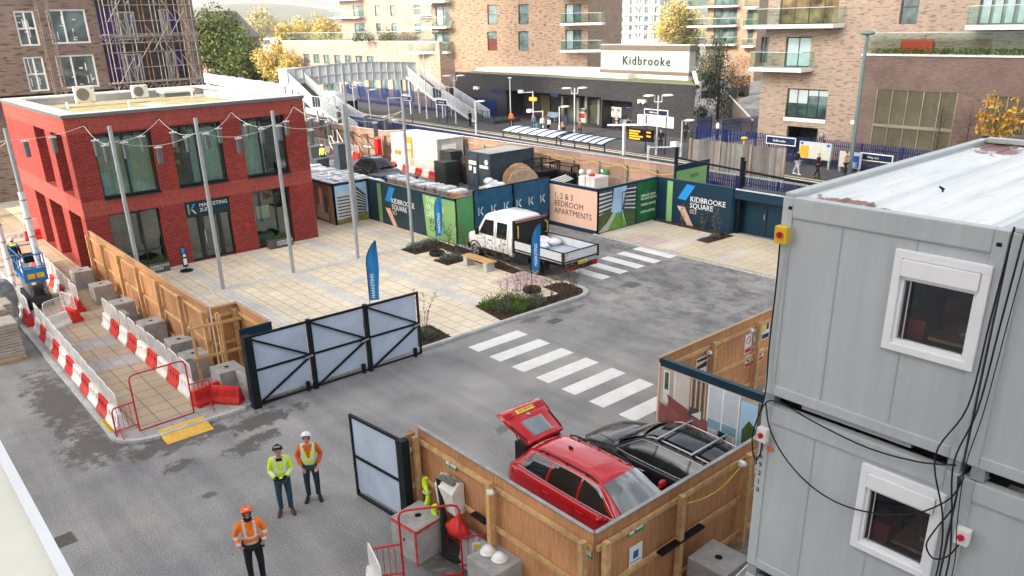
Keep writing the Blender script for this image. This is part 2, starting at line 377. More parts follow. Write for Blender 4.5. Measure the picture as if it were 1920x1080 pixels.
strip('paving_band', 21.3, 33.2, 21.9, 41)
for a, b in ((8.1, 11.38), (11.98, 14.68), (15.28, 18.0), (18.6, 21.3), (21.9, 23.1)): strip('paving_band', a, 32.6, b, 33.2)
strip('paving_band', 8.95, 22.9, 11.38, 25.3)
for k, (x0, y0, x1, y1) in enumerate(((18.7, 26.2, 19.9, 26.8), (16.2, 29.5, 17.4, 30.1), (19.2, 30.6, 20.4, 31.2))): strip('paving_band', x0, y0, x1, y1)
strip('tactile_paving', 20.4, 23.6, 22.5, 25.4, PINKP)
# kerbs: rounded stones
def kerb(name, pts, w=.15, h=.115):
 q = MB()
 for i in range(len(pts)-1):
  a, b = Vector((*pts[i], 0)), Vector((*pts[i+1], 0)); d = b-a; L = d.length; d.normalize(); n = max(1, round(L/.9)) if L > .5 else 1
  nrm = Vector((-d.y, d.x, 0))
  for k in range(n):
   p, r = a+d*(L*k/n+.004), a+d*(L*(k+1)/n-.004)
   q.prism([p, r, r+nrm*w, p+nrm*w], (0, 0, h+random.uniform(-.003, .003)))
 return structure(q, name, KERB, bevel=.02)
kerb('kerb', [(13.9, 21.3), (21.95, 21.30)] + arc(21.95, 22.2, .9, -90, 0)[1:] + [(22.85, 23.3)])
kerb('kerb', [(22.66, 25.7), (23.12, 29.0), (23.3, 31.4)])
# left footpath
path_pts = [(4.2, 60)] + [(4.2, 22.6)] + arc(5.1, 22.3, .95, 180, 270)[1:] + [(7.6, 21.35), (8.85, 21.4), (8.85, 24.05), (8.0, 24.05), (8.0, 60)]
sheet('footpath', path_pts, FLAG, PZ)
strip('footpath_slabs', 4.75, 22.1, 6.9, 27.2, PATHP); strip('footpath_slabs', 5.0, 28.3, 6.9, 29.5, PATHP); strip('footpath_slabs', 5.2, 30.7, 8.0, 60, PATHP)
kerb('kerb', [(4.05, 60), (4.05, 22.6)] + arc(5.1, 22.3, 1.1, 180, 270)[1:] + [(7.6, 21.2)])
# right paving
sheet('plaza_paving', [(29.75, 12), (34.9, 12), (34.9, 28), (29.95, 28), (29.85, 26)], paving('sandy_paving', ((.60, .51, .36), (.57, .49, .38)), (.42, .33, .19), .6, .45, 0), .05)
for x0, y0, x1, y1 in ((30.3, 26.9, 34.4, 27.4), (30.0, 23.3, 33.0, 23.9), (30.0, 20.2, 32.4, 20.7), (33.0, 23.3, 34.3, 24.0)): strip('paving_band', x0, y0, x1, y1, z=.056)
strip('tactile_paving', 29.95, 24.2, 31.4, 26.2, PINKP, z=.056)
kerb('kerb', [(29.58, 12), (29.62, 23.6), (29.72, 28.0)], .13, .07)
# fallen leaves and grit
q = MB()
for _ in range(700):
 x, y = random.uniform(2, 30), random.uniform(11, 38); a = random.uniform(0, 6.3); s = random.uniform(.012, .04); d = Vector((math.cos(a), math.sin(a), random.uniform(-.2, .2))); e = Vector((-d.y, d.x, 0)); p = Vector((x, y, PZ+.03 if (y > 21.3 and (x < 23)) else .02)); q.add([p-d*s, p+e*s*.5, p+d*s, p-e*s*.5], [(0, 1, 2, 3)])
LITTER = q
# crossing stripes
WLINE = M('road_white', (.70, .69, .66), .75, .10, 1.5)
def stripes(name, x0, x1, ys, wdt):
 for y in ys:
  q = MB(); q.quad((x0, y-wdt, .006), (x1, y-wdt, .006), (x1, y, .006), (x0, y, .006)); structure(q, name, WLINE)
stripes('crossing_stripe', 15.36, 17.66, [20.45-1.17*k for k in range(8)], .59)
for k in range(6):
 x = 24.3+k*1.16; q = MB(); q.quad((x, 22.4, .006), (x+.58, 22.4, .006), (x+.58, 24.7, .006), (x, 24.7, .006)); structure(q, 'crossing_stripe', WLINE)
# iron covers in the road
IRON = M('cast_iron', (.13, .11, .095), .6, .3, 9)
for (x, y, dx, dy, nm, lb) in ((115, 1015, .55, .5, 'manhole_cover', 'rusty square inspection cover in the asphalt beside the pale roof edge'), (1185, 534, .7, .6, 'manhole_cover', 'worn square inspection cover in the stained road beyond the kerb corner'), (1040, 602, .6, .4, 'road_gully', 'small iron road gully beside the rounded planter kerb')):
 p = G(x, y, 0); q = MB(); q.box((-dx/2, -dy/2, 0), (dx/2, dy/2, .008))
 for k in range(6): q.box((-dx*.42, -dy*.4+k*dy*.15, .008), (dx*.42, -dy*.4+k*dy*.15+.03, .014))
 solo(q, nm, IRON, lb, 'drain cover', loc=(p.x, p.y, 0.002), rz=.05)
# ================================================================ walls with openings
def wall(mb, s0, s1, z0, z1, ops, depth=.22, P=None, zm=None, rev=None):
 """wall in the plane y=0 (x along, z up) with rectangular holes and their reveals; P maps (x, y, z) to 3D"""
 P = P or (lambda x, y, z: (x, y, z))
 xs = sorted({s0, s1, *[o[0] for o in ops], *[o[1] for o in ops]}); zs = sorted({z0, z1, *[o[2] for o in ops], *[o[3] for o in ops], *([q[0] for q in zm] if zm else [])})
 xs = [x for x in xs if s0 <= x <= s1]; zs = [z for z in zs if z0 <= z <= z1]
 for i in range(len(xs)-1):
  for j in range(len(zs)-1):
   cx, cz = (xs[i]+xs[i+1])/2, (zs[j]+zs[j+1])/2
   if any(o[0] < cx < o[1] and o[2] < cz < o[3] for o in ops): continue
   mi = 0
   if zm:
    for zz, k in zm:
     if cz > zz: mi = k
   mb.quad(P(xs[i], 0, zs[j]), P(xs[i+1], 0, zs[j]), P(xs[i+1], 0, zs[j+1]), P(xs[i], 0, zs[j+1]), mi)
 for o in ops:
  a, b, c, d = o[:4]; y = o[4] if len(o) > 4 else depth; mi = rev if rev is not None else 0
  mb.quad(P(a, 0, c), P(a, y, c), P(a, y, d), P(a, 0, d), mi); mb.quad(P(b, y, c), P(b, 0, c), P(b, 0, d), P(b, y, d), mi)
  mb.quad(P(a, y, d), P(b, y, d), P(b, 0, d), P(a, 0, d), mi); mb.quad(P(a, 0, c), P(b, 0, c), P(b, y, c), P(a, y, c), mi)
def window(par, a, b, c, d, y, fm, gm, mull=(), trans=(), fw=.06, P=None, name='window', world=False, dpt=.08):
 P = P or (lambda x, yy, z: (x, yy, z))
 q = MB()
 def bx(x0, x1, z0, z1, y0=None, y1=None):
  y0 = y-.03 if y0 is None else y0; y1 = y+dpt if y1 is None else y1
  vs = [P(x0, y0, z0), P(x1, y0, z0), P(x1, y1, z0), P(x0, y1, z0), P(x0, y0, z1), P(x1, y0, z1), P(x1, y1, z1), P(x0, y1, z1)]
  q.add(vs, [(0, 3, 2, 1), (4, 5, 6, 7), (0, 1, 5, 4), (1, 2, 6, 5), (2, 3, 7, 6), (3, 0, 4, 7)])
 bx(a, a+fw, c, d); bx(b-fw, b, c, d); bx(a+fw, b-fw, c, c+fw); bx(a+fw, b-fw, d-fw, d)
 for t in mull: bx(t-fw/2, t+fw/2, c+fw, d-fw, y-.025)
 for t in trans: bx(a+fw, b-fw, t-fw/2, t+fw/2, y-.022)
 f = q.build(name, fm, par, world)
 g_ = MB(); g_.quad(P(a+fw*.5, y+.02, c+fw*.5), P(b-fw*.5, y+.02, c+fw*.5), P(b-fw*.5, y+.02, d-fw*.5), P(a+fw*.5, y+.02, d-fw*.5))
 g_.build('pane', gm, f, world)
 return f
# ================================================================ the red brick building
RB1 = brick('red_brick', (.40, .046, .030), (.27, .026, .021), (.075, .012, .012), bw=.24, bh=.085, ms=.014, patch=.3)
RB2 = brick('red_soldier_brick', (.38, .046, .032), (.26, .028, .022), (.30, .095, .08), bw=.24, bh=.085, soldier=True, ms=.012, patch=.3, offset=0)
FRAME = M('window_frame_dark', (.022, .026, .028), .4, .2); TEAL = clear_glass('teal_glass', (.62, .80, .74), .10, (.8, .9, .88))
COPING = M('coping_pale', (.66, .66, .62), .6, .1); FLASH = M('coping_edge', (.13, .15, .16), .4, .1)
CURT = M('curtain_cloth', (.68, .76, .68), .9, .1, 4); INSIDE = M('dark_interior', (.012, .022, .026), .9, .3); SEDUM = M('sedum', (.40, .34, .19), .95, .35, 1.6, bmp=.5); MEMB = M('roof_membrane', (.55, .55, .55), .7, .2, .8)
BX0, BX1, BY0, BY1, BH = 7.98, 18.98, 38.1, 51.2, 7.3
rb = thing('brick_building', 'two storey red brick building with big dark framed windows and a sedum roof', 'building', (BX0, BY0, 0))
q = MB()
up = [(8.95, 11.42, 3.70, 6.50), (12.25, 14.64, 3.74, 6.52), (15.60, 17.88, 3.72, 6.55)]
lo = [(8.93, 11.15, .09, 2.97), (12.30, 14.48, .09, 3.0), (15.65, 17.67, .09, 3.0)]
FP = lambda x, y, z: (x, BY0+y, z)
wall(q, BX0, BX1, 0, BH, up+lo, .34, FP, zm=[(-1, 0), (2.99, 1), (3.68, 0), (6.56, 1)])
SPm = lambda s, y, z: (BX0+y, s, z)
sup = [(38.95, 41.0, 3.8, 6.5, 1.5), (42.15, 44.4, 3.8, 6.5, 1.5)]
slo = [(38.85, 40.95, .09, 2.95, 1.5), (42.2, 44.75, .09, 2.95, 1.5), (45.7, 47.9, .09, 2.95, 1.5)]
wall(q, BY0, BY1, 0, BH, sup+slo, 1.5, SPm, zm=[(-1, 0), (2.95, 1), (3.8, 0), (6.5, 1)])
for a, b, c, d, y in sup+slo: q.quad(SPm(a, y, c), SPm(b, y, c), SPm(b, y, d), SPm(a, y, d), 0)
q.quad((BX1, BY0, 0), (BX1, BY1, 0), (BX1, BY1, BH), (BX1, BY0, BH), 0); q.quad((BX1, BY1, 0), (BX0, BY1, 0), (BX0, BY1, BH), (BX1, BY1, BH), 0)
q.build('wall', [RB1, RB2], rb, True)
# parapet coping and roof
q = MB(); o = .05; wd = .75
xo, yo, x1, y1 = BX0-o, BY0-o, BX1+o, BY1+o
q.box((xo, yo, BH), (x1, yo+wd, BH+.10)); q.box((xo, y1-wd, BH), (x1, y1, BH+.10)); q.box((xo, yo+wd, BH), (xo+wd, y1-wd, BH+.10)); q.box((x1-wd, yo+wd, BH), (x1, y1-wd, BH+.10))
q.build('coping', COPING, rb, True, bevel=.015)
q = MB(); e = .012
q.box((xo-e, yo-e, BH-.05), (x1+e, yo-.002, BH+.085)); q.box((xo-e, yo, BH-.05), (xo-.002, y1, BH+.085)); q.box((x1+.002, yo, BH-.05), (x1+e, y1, BH+.085))
q.build('coping_edge', FLASH, rb, True)
q = MB(); q.box((BX0+.08, BY0+.08, BH-.4), (BX1-.08, BY0+.3, BH)); q.box((BX0+.08, BY1-.3, BH-.4), (BX1-.08, BY1-.08, BH)); q.box((BX0+.08, BY0+.3, BH-.4), (BX0+.3, BY1-.3, BH)); q.box((BX1-.3, BY0+.3, BH-.4), (BX1-.08, BY1-.3, BH)); q.build('parapet_lining', MEMB, rb, True)
q = MB(); q.box((BX0+.1, BY0+.1, BH-.55), (BX1-.1, BY1-.1, BH-.38)); rf = q.build('roof', MEMB, rb, True)
q = MB()
for (x0, y0, x1_, y1_) in ((9.0, 39.6, 13.8, 41.2), (9.0, 41.7, 13.4, 46.5), (14.3, 42.2, 17.6, 46.8), (9.4, 47.2, 17.6, 49.4), (14.6, 39.5, 17.8, 41.4)):
 q.box((x0, y0, BH-.38), (x1_, y1_, BH-.30))
q.build('sedum_bed', SEDUM, rf, True)
q = MB()
for (x, y, h) in ((12.0, 42.6, .45), (16.9, 47.6, .35), (10.2, 46.9, .3)): q.cyl((x, y, BH-.38), (x, y, BH-.38+h), .06, n=10); q.cyl((x, y, BH-.38+h), (x, y, BH-.33+h), .085, n=10)
q.build('vent_pipe', WPLAS, rf, True)
# windows with curtains and dim rooms behind
def wavy(par, a, b, c, d, y, mt, pitch=.11, amp=.035):
 z = MB(); n = max(4, int((b-a)/pitch*4)); z.smooth = True
 for i in range(n):
  xa, xb = a+(b-a)*i/n, a+(b-a)*(i+1)/n
  ya, yb = y+amp*math.sin(2*PI*(xa-a)/pitch), y+amp*math.sin(2*PI*(xb-a)/pitch)
  z.quad((xa, BY0+ya, c), (xb, BY0+yb, c), (xb, BY0+yb, d), (xa, BY0+ya, d))
 return z.build('curtain', mt, par, True, recalc=False)
curt = {0: [(.12, 2.38)], 1: [(.92, 2.3)], 2: [(.1, 1.2)]}
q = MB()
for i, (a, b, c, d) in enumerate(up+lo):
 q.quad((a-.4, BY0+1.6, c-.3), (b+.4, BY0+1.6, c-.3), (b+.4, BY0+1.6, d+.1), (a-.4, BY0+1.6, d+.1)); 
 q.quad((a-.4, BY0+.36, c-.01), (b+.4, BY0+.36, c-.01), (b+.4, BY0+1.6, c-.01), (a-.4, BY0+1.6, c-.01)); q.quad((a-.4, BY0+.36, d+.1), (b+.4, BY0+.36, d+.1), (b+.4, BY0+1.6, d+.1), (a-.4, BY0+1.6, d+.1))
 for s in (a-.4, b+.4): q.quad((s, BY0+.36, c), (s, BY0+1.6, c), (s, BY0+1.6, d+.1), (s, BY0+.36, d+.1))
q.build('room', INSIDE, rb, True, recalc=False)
for i, (a, b, c, d) in enumerate(up):
 f = window(rb, a, b, c, d, .24, FRAME, TEAL, [a+(b-a)*.42] if i == 2 else [a+(b-a)*.5], fw=.085, P=FP, world=True)
 for (u0, u1) in curt[i]: wavy(f, a+u0, a+u1, c+.02, d-.25, .55, CURT)
 z = MB(); z.box((a-.02, BY0-.06, c-.06), (b+.02, BY0+.23, c)); z.build('sill', FRAME, f, True)
for i in (0, 2):
 a, b, c, d = lo[i]
 f = window(rb, a, b, c, d, .24, FRAME, TEAL, [a+(b-a)*.62], [c+.95] if i == 0 else [], fw=.07, P=FP, world=True)
z = MB(); z.quad((12.34, BY0+1.35, 4.0), (13.05, BY0+1.35, 4.0), (13.05, BY0+1.35, 6.3), (12.34, BY0+1.35, 6.3)); z.build('poster', M('green_poster', (.02, .16, .08), .5, .2), rb, True)
for i, wd_ in enumerate(('NEW', 'THE', 'OK')): text('lettering', wd_, .3, (12.48, BY0+1.34, 5.7-i*.55), (1, 0, 0), (0, -1, 0), TXTW, rb)
z = MB()      # bits of furniture in the show flat behind the lower window
z.box((15.9, BY0+.9, .1), (16.9, BY0+1.4, .55)); z.box((15.8, BY0+1.3, 1.2), (16.2, BY0+1.34, 1.75)); z.box((16.3, BY0+1.3, 1.3), (17.0, BY0+1.34, 1.95)); z.build('furniture', M('cream_fabric', (.45, .44, .38), .9), rb, True)
# entrance: fascia and glazed door
a, b, c, d = lo[1]
z = MB(); z.box((a, BY0+.10, 2.28), (b, BY0+.3, d)); fa = z.build('fascia', NAVY, rb, True)
text('lettering', 'MARKETING\nSUITE', .25, (a+.72, BY0+.10, 2.67), (1, 0, 0), (0, -1, 0), TXTW, fa, line=.92)
def klogo(par, o, xd, nrm, s, green=GREENP, blue=BLUEP, sal=SALMON, off=.006, name='logo', solid=True):
 """a K of one upright bar and two slanted bars"""
 o, xd, nrm = Vector(o), Vector(xd).normalized(), Vector(nrm).normalized(); up_ = nrm.cross(xd)
 P = lambda x, y: o+xd*x*s+up_*y*s+nrm*off
 z = MB()
 z.prism([P(0, 0), P(.16, 0), P(.16, 1), P(0, 1)], nrm*.004, 0)
 z.prism([P(.30, .52), P(.50, .52), P(.86, 1.0), P(.60, 1.0)], nrm*.004, 1)
 z.prism([P(.30, .44), P(.50, .44), P(.86, -.02), P(.66, -.02)], nrm*.004, 2)
 return z.build(name, [green, blue, sal], par, True)
klogo(fa, (a+.16, BY0+.10, 2.40), (1, 0, 0), (0, -1, 0), .46)
window(rb, a, a+.62, .09, 2.27, .24, FRAME, TEAL, fw=.07, P=FP, world=True, name='side_light')
dr = window(rb, a+.63, a+1.62, .09, 2.27, .22, FRAME, TEAL, fw=.11, P=FP, world=True, name='door')
z = MB(); z.tube([(a+.82, BY0+.15, .9), (a+.80, BY0+.10, .95), (a+.80, BY0+.10, 1.5), (a+.82, BY0+.15, 1.55)], .018, 8); z.build('handle', LGREY, dr, True)
window(rb, a+1.63, b, .09, 2.27, .24, FRAME, TEAL, fw=.07, P=FP, world=True, name='side_light')
z = MB(); z.box((15.12, BY0-.05, 1.35), (15.27, BY0, 1.5)); z.build('alarm_box', REDP, rb, True)
for x in (8.73, 11.84, 15.19, 18.38):
 z = MB(); z.box((x-.06, BY0-.03, 6.84), (x+.06, BY0, 6.96)); z.cyl((x, BY0-.09, 6.9), (x, BY0-.03, 6.9), .03, n=8); z.build('cable_hook', M('dark_red_steel', (.10, .015, .012), .5), rb, True)
# plant on the roof
def ac_unit(p, w_, h_, label):
 t = thing('air_conditioner', label, 'air conditioner', p, 0, 'air conditioning units on the red building roof')
 z = MB(); z.box((-w_/2, -.17, .1), (w_/2, .17, .1+h_)); z.build('casing', M('ac_cream', (.66, .64, .58), .5, .06), t, bevel=.02)
 z = MB(); z.box((-w_*.42, -.15, 0), (-w_*.32, .15, .1)); z.box((w_*.32, -.15, 0), (w_*.42, .15, .1)); z.build('feet', DGREY, t)
 z = MB(); cx = -w_*.12; r = h_*.38
 for k in range(5): z.tube([(cx+r*(k+1)/5*math.cos(2*PI*j/20), -.182, .1+h_/2+r*(k+1)/5*math.sin(2*PI*j/20)) for j in range(20)], .008, 4, closed=True)
 for j in range(8): z.bar((cx, -.18, .1+h_/2), (cx+r*math.cos(PI*j/4), -.18, .1+h_/2+r*math.sin(PI*j/4)), .01)
 z.cyl((cx, -.172, .1+h_/2), (cx, -.175, .1+h_/2), r, n=24); z.build('fan_grille', M('grille_brown', (.22, .21, .18), .6), t)
 z = MB(); z.box((w_*.3, -.175, .1+h_*.82), (w_*.42, -.172, .1+h_*.90)); z.build('badge', BLUEP, t)
ac_unit((11.75, 49.6, 6.92), 1.0, .85, 'larger cream air conditioning unit with a round fan on the roof edge')
ac_unit((14.75, 49.9, 6.92), .85, .70, 'smaller cream air conditioning unit standing near the roof hatch')
t = thing('roof_hatch', 'pale square roof hatch with a dark kerb on the sedum roof', 'roof hatch', (16.6, 49.4, 6.92))
z = MB(); z.box((-.85, -.6, 0), (.85, .6, .30)); z.build('curb', FLASH, t); z = MB(); z.box((-.9, -.65, .30), (.9, .65, .46)); z.build('lid', COPING, t, bevel=.03)
# ================================================================ hoardings
CAP = timber('hoarding_cap', (.42, .28, .16), .1)
def hoarding(name, label, a, b, side, h=2.4, step=2.4, face=None, posts=True, group='timber hoardings round the site', skip_first=False, capm=None, z0=0):
 """plywood wall from a to b; posts and rails stand on the given side (+1 left of a>b, -1 right); face = print on the other side"""
 A, B = Vector((*a, 0)), Vector((*b, 0)); d = B-A; L = d.length; d.normalize(); n = Vector((-d.y, d.x, 0))*side
 t = thing(name, label, 'hoarding', A, 0, group)
 q = MB(); k = max(1, round(L/1.22)); up = Vector((0, 0, 1))
 for i in range(k):
  p, r = A+d*(L*i/k+.003), A+d*(L*(i+1)/k-.003); zz = random.uniform(-.015, .015)
  q.prism([p, r, r+n*.018, p+n*.018], up*(h+zz))
 q.build('plywood_sheet', PLY, t, True)
 q = MB(); q.prism([A-n*.03+up*(h+.02), B-n*.03+up*(h+.02), B+n*.05+up*(h+.02), A+n*.05+up*(h+.02)], up*.025); q.build('capping', capm or CAP, t, True)
 if face: 
  q = MB(); q.prism([A-n*.02, B-n*.02, B-n*.005, A-n*.005], up*(h+.01)); q.build('facing', face, t, True)
 if posts:
  m_ = max(1, round(L/step))
  for i in range(1 if skip_first else 0, m_+1):
   c = A+d*min(max(L*i/m_, .12), L-.12)+n*.16
   q = MB(); q.prism([c-d*.055-n*.05, c+d*.055-n*.05, c+d*.055+n*.07, c-d*.055+n*.07], up*(h-.12)); q.build('post', PINE, t, True, bevel=.006)
  for zr in (.25, 1.15, h-.32):
   q = MB(); s0, s1 = A+n*.03, B+n*.03
   q.prism([s0+up*zr, s1+up*zr, s1+n*.06+up*zr, s0+n*.06+up*zr], up*.1); q.build('rail', PINE, t, True, bevel=.004)
 return t
hoarding('timber_hoarding', 'long stepped timber hoarding between the slab footpath and the plaza', (8.02, 38.0), (7.95, 24.05), -1, 2.42)
h1 = hoarding('timber_hoarding', 'short timber return of the hoarding with open bracing behind the gate end', (7.97, 24.0), (8.80, 24.0), -1, 2.4, step=1.4)
h2 = hoarding('timber_hoarding', 'short timber hoarding running down to the navy end board by the gates', (8.82, 24.0), (8.82, 21.65), -1, 2.4, step=2.0)
t = thing('hoarding_end', 'narrow navy and green hoarding board standing behind the gate hinge post', 'hoarding', (8.3, 21.55, 0))
q = MB(); q.box((7.86, 21.5, 0), (8.86, 21.54, 2.42)); q.build('board', NAVY, t, True)
q = MB(); q.prism([(8.0, 21.495, .05), (8.82, 21.495, .05), (8.82, 21.495, 2.16), (8.05, 21.495, 2.16)], (0, .003, 0)); q.build('green_print', GREENP, t, True)
# loose timber frame leaning in the corner
t = thing('timber_brace', 'light timber ladder frame bracing the hoarding corner', 'brace', (7.7, 23.7, 0))
for x, y in ((7.25, 23.75), (8.1, 23.62)): q = MB(); q.bar((x, y, 0), (x, y+.05, 2.25), .09, .05); q.build('upright', PINE, t, True)
for zz in (1.0, 2.0): q = MB(); q.bar((7.1, 23.72, zz), (8.8, 23.6, zz), .05, .09); q.build('crosspiece', PINE, t, True)
# front car bay
STEELCAP = M('wet_steel_cap', (.30, .29, .28), .35, .3, metal=.4)
fa = hoarding('timber_hoarding', 'orange plywood hoarding with posts along the side of the parked red car', (8.3, 13.0), (8.3, 7.72), -1, 2.4, step=2.55, capm=STEELCAP)
fb = hoarding('timber_hoarding', 'orange plywood hoarding in front of both parked cars below the white cabins', (8.3, 7.72), (14.9, 7.72), -1, 2.4, step=2.2, capm=STEELCAP)
fc = hoarding('timber_hoarding', 'timber hoarding with white safety notices seen beyond the living room print', (14.95, 11.75), (21.5, 11.75), -1, 2.4, step=2.3)
q = MB(); q.box((7.95, 13.02, 0), (8.22, 13.06, 2.3)); q.box((8.20, 13.05, 0), (8.24, 13.25, 2.3)); q.build('end_board', PLY, fa, True)
for zz in (1.0, 1.9): q = MB(); q.box((7.93, 12.95, zz), (8.2, 13.01, zz+.09)); q.build('rail', PINE, fa, True)
# sign plates fixed to the hoardings
def plate(par, name, o, xd, nrm, w_, h_, base=WHITE, bits=()):
 o, xd, nrm = Vector(o), Vector(xd), Vector(nrm); up = Vector((0, 0, 1))
 q = MB(); q.prism([o, o+xd*w_, o+xd*w_+up*h_, o+up*h_], nrm*.004); s = q.build(name, base, par, True)
 for (x0, y0, x1, y1, mt_) in bits:
  q = MB(); z = [o+xd*(x*w_)+up*(y*h_)+nrm*.0045 for x, y in ((x0, y0), (x1, y0), (x1, y1), (x0, y1))]; q.prism(z, nrm*.002); q.build('print', mt_, s, True)
 return s
TR = M('sign_red', (.5, .02, .03), .5); TBLU = M('sign_blue', (.02, .10, .4), .5); TNAV = M('sign_navy', (.02, .03, .08), .5); TGRN = M('sign_green', (.02, .28, .12), .5); TYEL = M('sign_yellow', (.75, .55, .03), .5); TGRY = M('sign_grey', (.35, .35, .36), .6)
def ban(par, o, xd, nrm, w_, h_, red=True):
 s = plate(par, 'safety_sign', o, xd, nrm, w_, h_, WHITE, [(.06, .05, .94, .25, TR if red else TGRY), (.06, .28, .94, .33, TGRY)])
 o, xd, nrm = Vector(o), Vector(xd), Vector(nrm); c = o+xd*w_/2+Vector((0, 0, h_*.66))+nrm*.006
 q = MB(); q.tube([c+xd*math.cos(a)*w_*.3+Vector((0, 0, 1))*math.sin(a)*w_*.3 for a in [k*PI/8 for k in range(16)]], w_*.035, 4, closed=True)
 q.bar(c-xd*w_*.2+Vector((0, 0, w_*.2)), c+xd*w_*.2-Vector((0, 0, w_*.2)), w_*.06, .004); q.build('prohibition_mark', TR, s, True)
X, NY, NX, Y = Vector((1, 0, 0)), Vector((0, -1, 0)), Vector((-1, 0, 0)), Vector((0, 1, 0))
ban(fc, (18.85, 11.72, 1.35), X, NY, .36, .62); ban(fc, (19.28, 11.72, 1.45), X, NY, .36, .62, False)
plate(fc, 'safety_sign', (19.72, 11.72, 1.55), X, NY, .40, .6, WHITE, [(.05, .05, .95, .3, TNAV), (.1, .4, .45, .9, TYEL), (.55, .5, .85, .9, TNAV)])
for k in range(3): plate(fc, 'safety_sign', (18.95+k*.33, 11.72, .90), X, NY, .3, .38, WHITE, [(.05, .03, .95, .3, TR), (.3, .4, .7, .85, TNAV)])
plate(fc, 'notice', (16.55, 11.72, 1.30), X, NY, .5, .6, WHITE, [(.05, .8, .95, .95, TNAV), (.05, .45, .95, .7, TNAV), (.05, .25, .7, .33, TGRY), (.05, .1, .8, .18, TGRY)])
plate(fc, 'notice', (16.57, 11.72, 1.05), X, NY, .42, .2, TGRN, [(.1, .2, .45, .8, TXTW)])
plate(fb, 'notice', (13.15, 7.69, 1.55), X, NY, .42, .62, WHITE, [(.04, .78, .96, .97, TNAV), (.04, .35, .96, .7, TNAV), (.1, .12, .8, .2, TGRY)])
plate(fb, 'safety_sign', (13.2, 7.69, 1.0), X, NY, .25, .45, WHITE, [(.2, .45, .8, .9, TBLU), (.05, .05, .95, .38, TBLU)])
plate(fb, 'notice', (9.15, 7.69, 1.92), X, NY, .45, .2, TGRN, [(.08, .2, .35, .8, TXTW), (.45, .3, .9, .7, TXTW)])
plate(fb, 'notice', (9.2, 7.69, 1.25), X, NY, .36, .42, WHITE, [(.3, .3, .7, .7, TBLU), (.1, .1, .9, .2, TGRY)])
plate(fa, 'notice', (8.265, 12.0, 1.92), NY, NX, .42, .18, TGRN, [(.08, .2, .35, .8, TXTW), (.45, .3, .9, .7, TXTW)])
plate(fa, 'notice', (8.265, 7.95, 1.9), NY, NX, .22, .18, TGRN, [(.1, .2, .9, .8, TXTW)])
# document box and cables on the hoarding, hanging vests
t = thing('document_box', 'white plywood backed document box with papers fixed on the hoarding', 'box', (8.15, 11.75, 1.0))
q = MB(); q.prism([(8.25, 11.35, 1.05), (8.25, 11.35, 1.75), (8.12, 11.35, 1.8), (7.93, 11.35, 1.6), (8.0, 11.35, 1.05)], (0, .62, 0)); q.build('case', M('clear_plastic_white', (.62, .60, .57), .3, .15), t, True, bevel=.01)
q = MB(); q.cb((8.07, 11.66, 1.78), (.2, .5, .03), rz=.1); q.cb((8.1, 11.6, 1.80), (.12, .3, .03), rz=-.2); q.build('papers', M('papers', (.16, .15, .12), .8, .5, 14), t, True)
for (x, y, zz, rz, lb) in ((8.02, 12.42, .75, .2, 'upper yellow high visibility vest hanging beside the gate post'), (7.9, 11.95, .35, -.4, 'lower yellow high visibility vest slipped down beside the black hose')):
 q = MB(); n_ = 7
 for i in range(n_):
  for j in range(5):
   pass
 secs = []
 for i in range(9):
  f = i/8; secs.append([(x+.03*math.sin(5*f+j*1.3)+.045*math.cos(j*PI/4), y+.085*math.sin(j*PI/4)*(.6+.5*f)+.03*math.sin(7*f), zz+.75-f*.65) for j in range(8)])
 q.loft(secs, 0); o = solo(q, 'safety_vest', M('vest_yellow', (.55, .80, .02), .7, .2, 8), lb, 'vest', 'yellow vests hung by the hoarding', world=False)
 z = MB(); c = o.location; z.tube([Vector((x+.07*math.cos(a), y+.09*math.sin(a), zz+.40))-c for a in [k*PI/6 for k in range(12)]], .022, 6, closed=True); z.build('reflective_band', LGREY, o)
t = thing('black_hose', 'thick black hose drooping beside the spare concrete block', 'hose', (7.95, 11.9, 0))
q = MB(); q.tube([(8.0, 11.9, 1.75), (7.95, 11.75, 1.2), (7.85, 11.6, .6), (7.75, 11.5, .15), (7.9, 11.25, .07), (8.05, 11.0, .1)], .06, 8); q.build('hose', RUBBER, t, True)
q = MB(); q.loft([[(7.98+r*(1+.3*math.sin(3*a+f*4))*math.cos(a)*.6, 11.25+r*(1+.25*math.cos(2*a+f*6))*math.sin(a), .62+.55*f) for a in [2*PI*k/14 for k in range(14)]] for f, r in ((0, .1), (.15, .26), (.4, .30), (.6, .20), (.8, .10), (1, .03))]); q.build('red_sack', REDP, t, True)
def cable_run(name, label, pts, mt, r=.012, parent=None, cat='cable'):
 P = [Vector(p) for p in pts]; out = []
 for i in range(len(P)-1):
  p0, p1, p2, p3 = P[max(i-1, 0)], P[i], P[i+1], P[min(i+2, len(P)-1)]
  for k in range(6):
   s = k/6; out.append(.5*((2*p1)+(p2-p0)*s+(2*p0-5*p1+4*p2-p3)*s*s+(3*p1-p0-3*p2+p3)*s**3))
 out.append(P[-1]); q = MB(); q.tube(out, r, 6)
 if parent is not None: return q.build(name, mt, parent, True)
 return solo(q, name, mt, label, cat)
YCAB = M('yellow_cable', (.70, .45, .04), .5, .2)
cable_run('yellow_cable', 'yellow lighting cable looped along the hoarding in front of the cars', [(10.6, 7.5, 2.08), (11.1, 7.48, 1.98), (11.7, 7.5, 1.95), (12.3, 7.5, 2.15), (12.45, 7.5, 2.2)], YCAB)
cable_run('yellow_cable', 'yellow cable hanging down the post beside the white document box', [(8.1, 10.35, 2.1), (8.06, 10.3, 1.6), (8.1, 10.38, 1.2), (8.1, 10.3, .9)], YCAB)
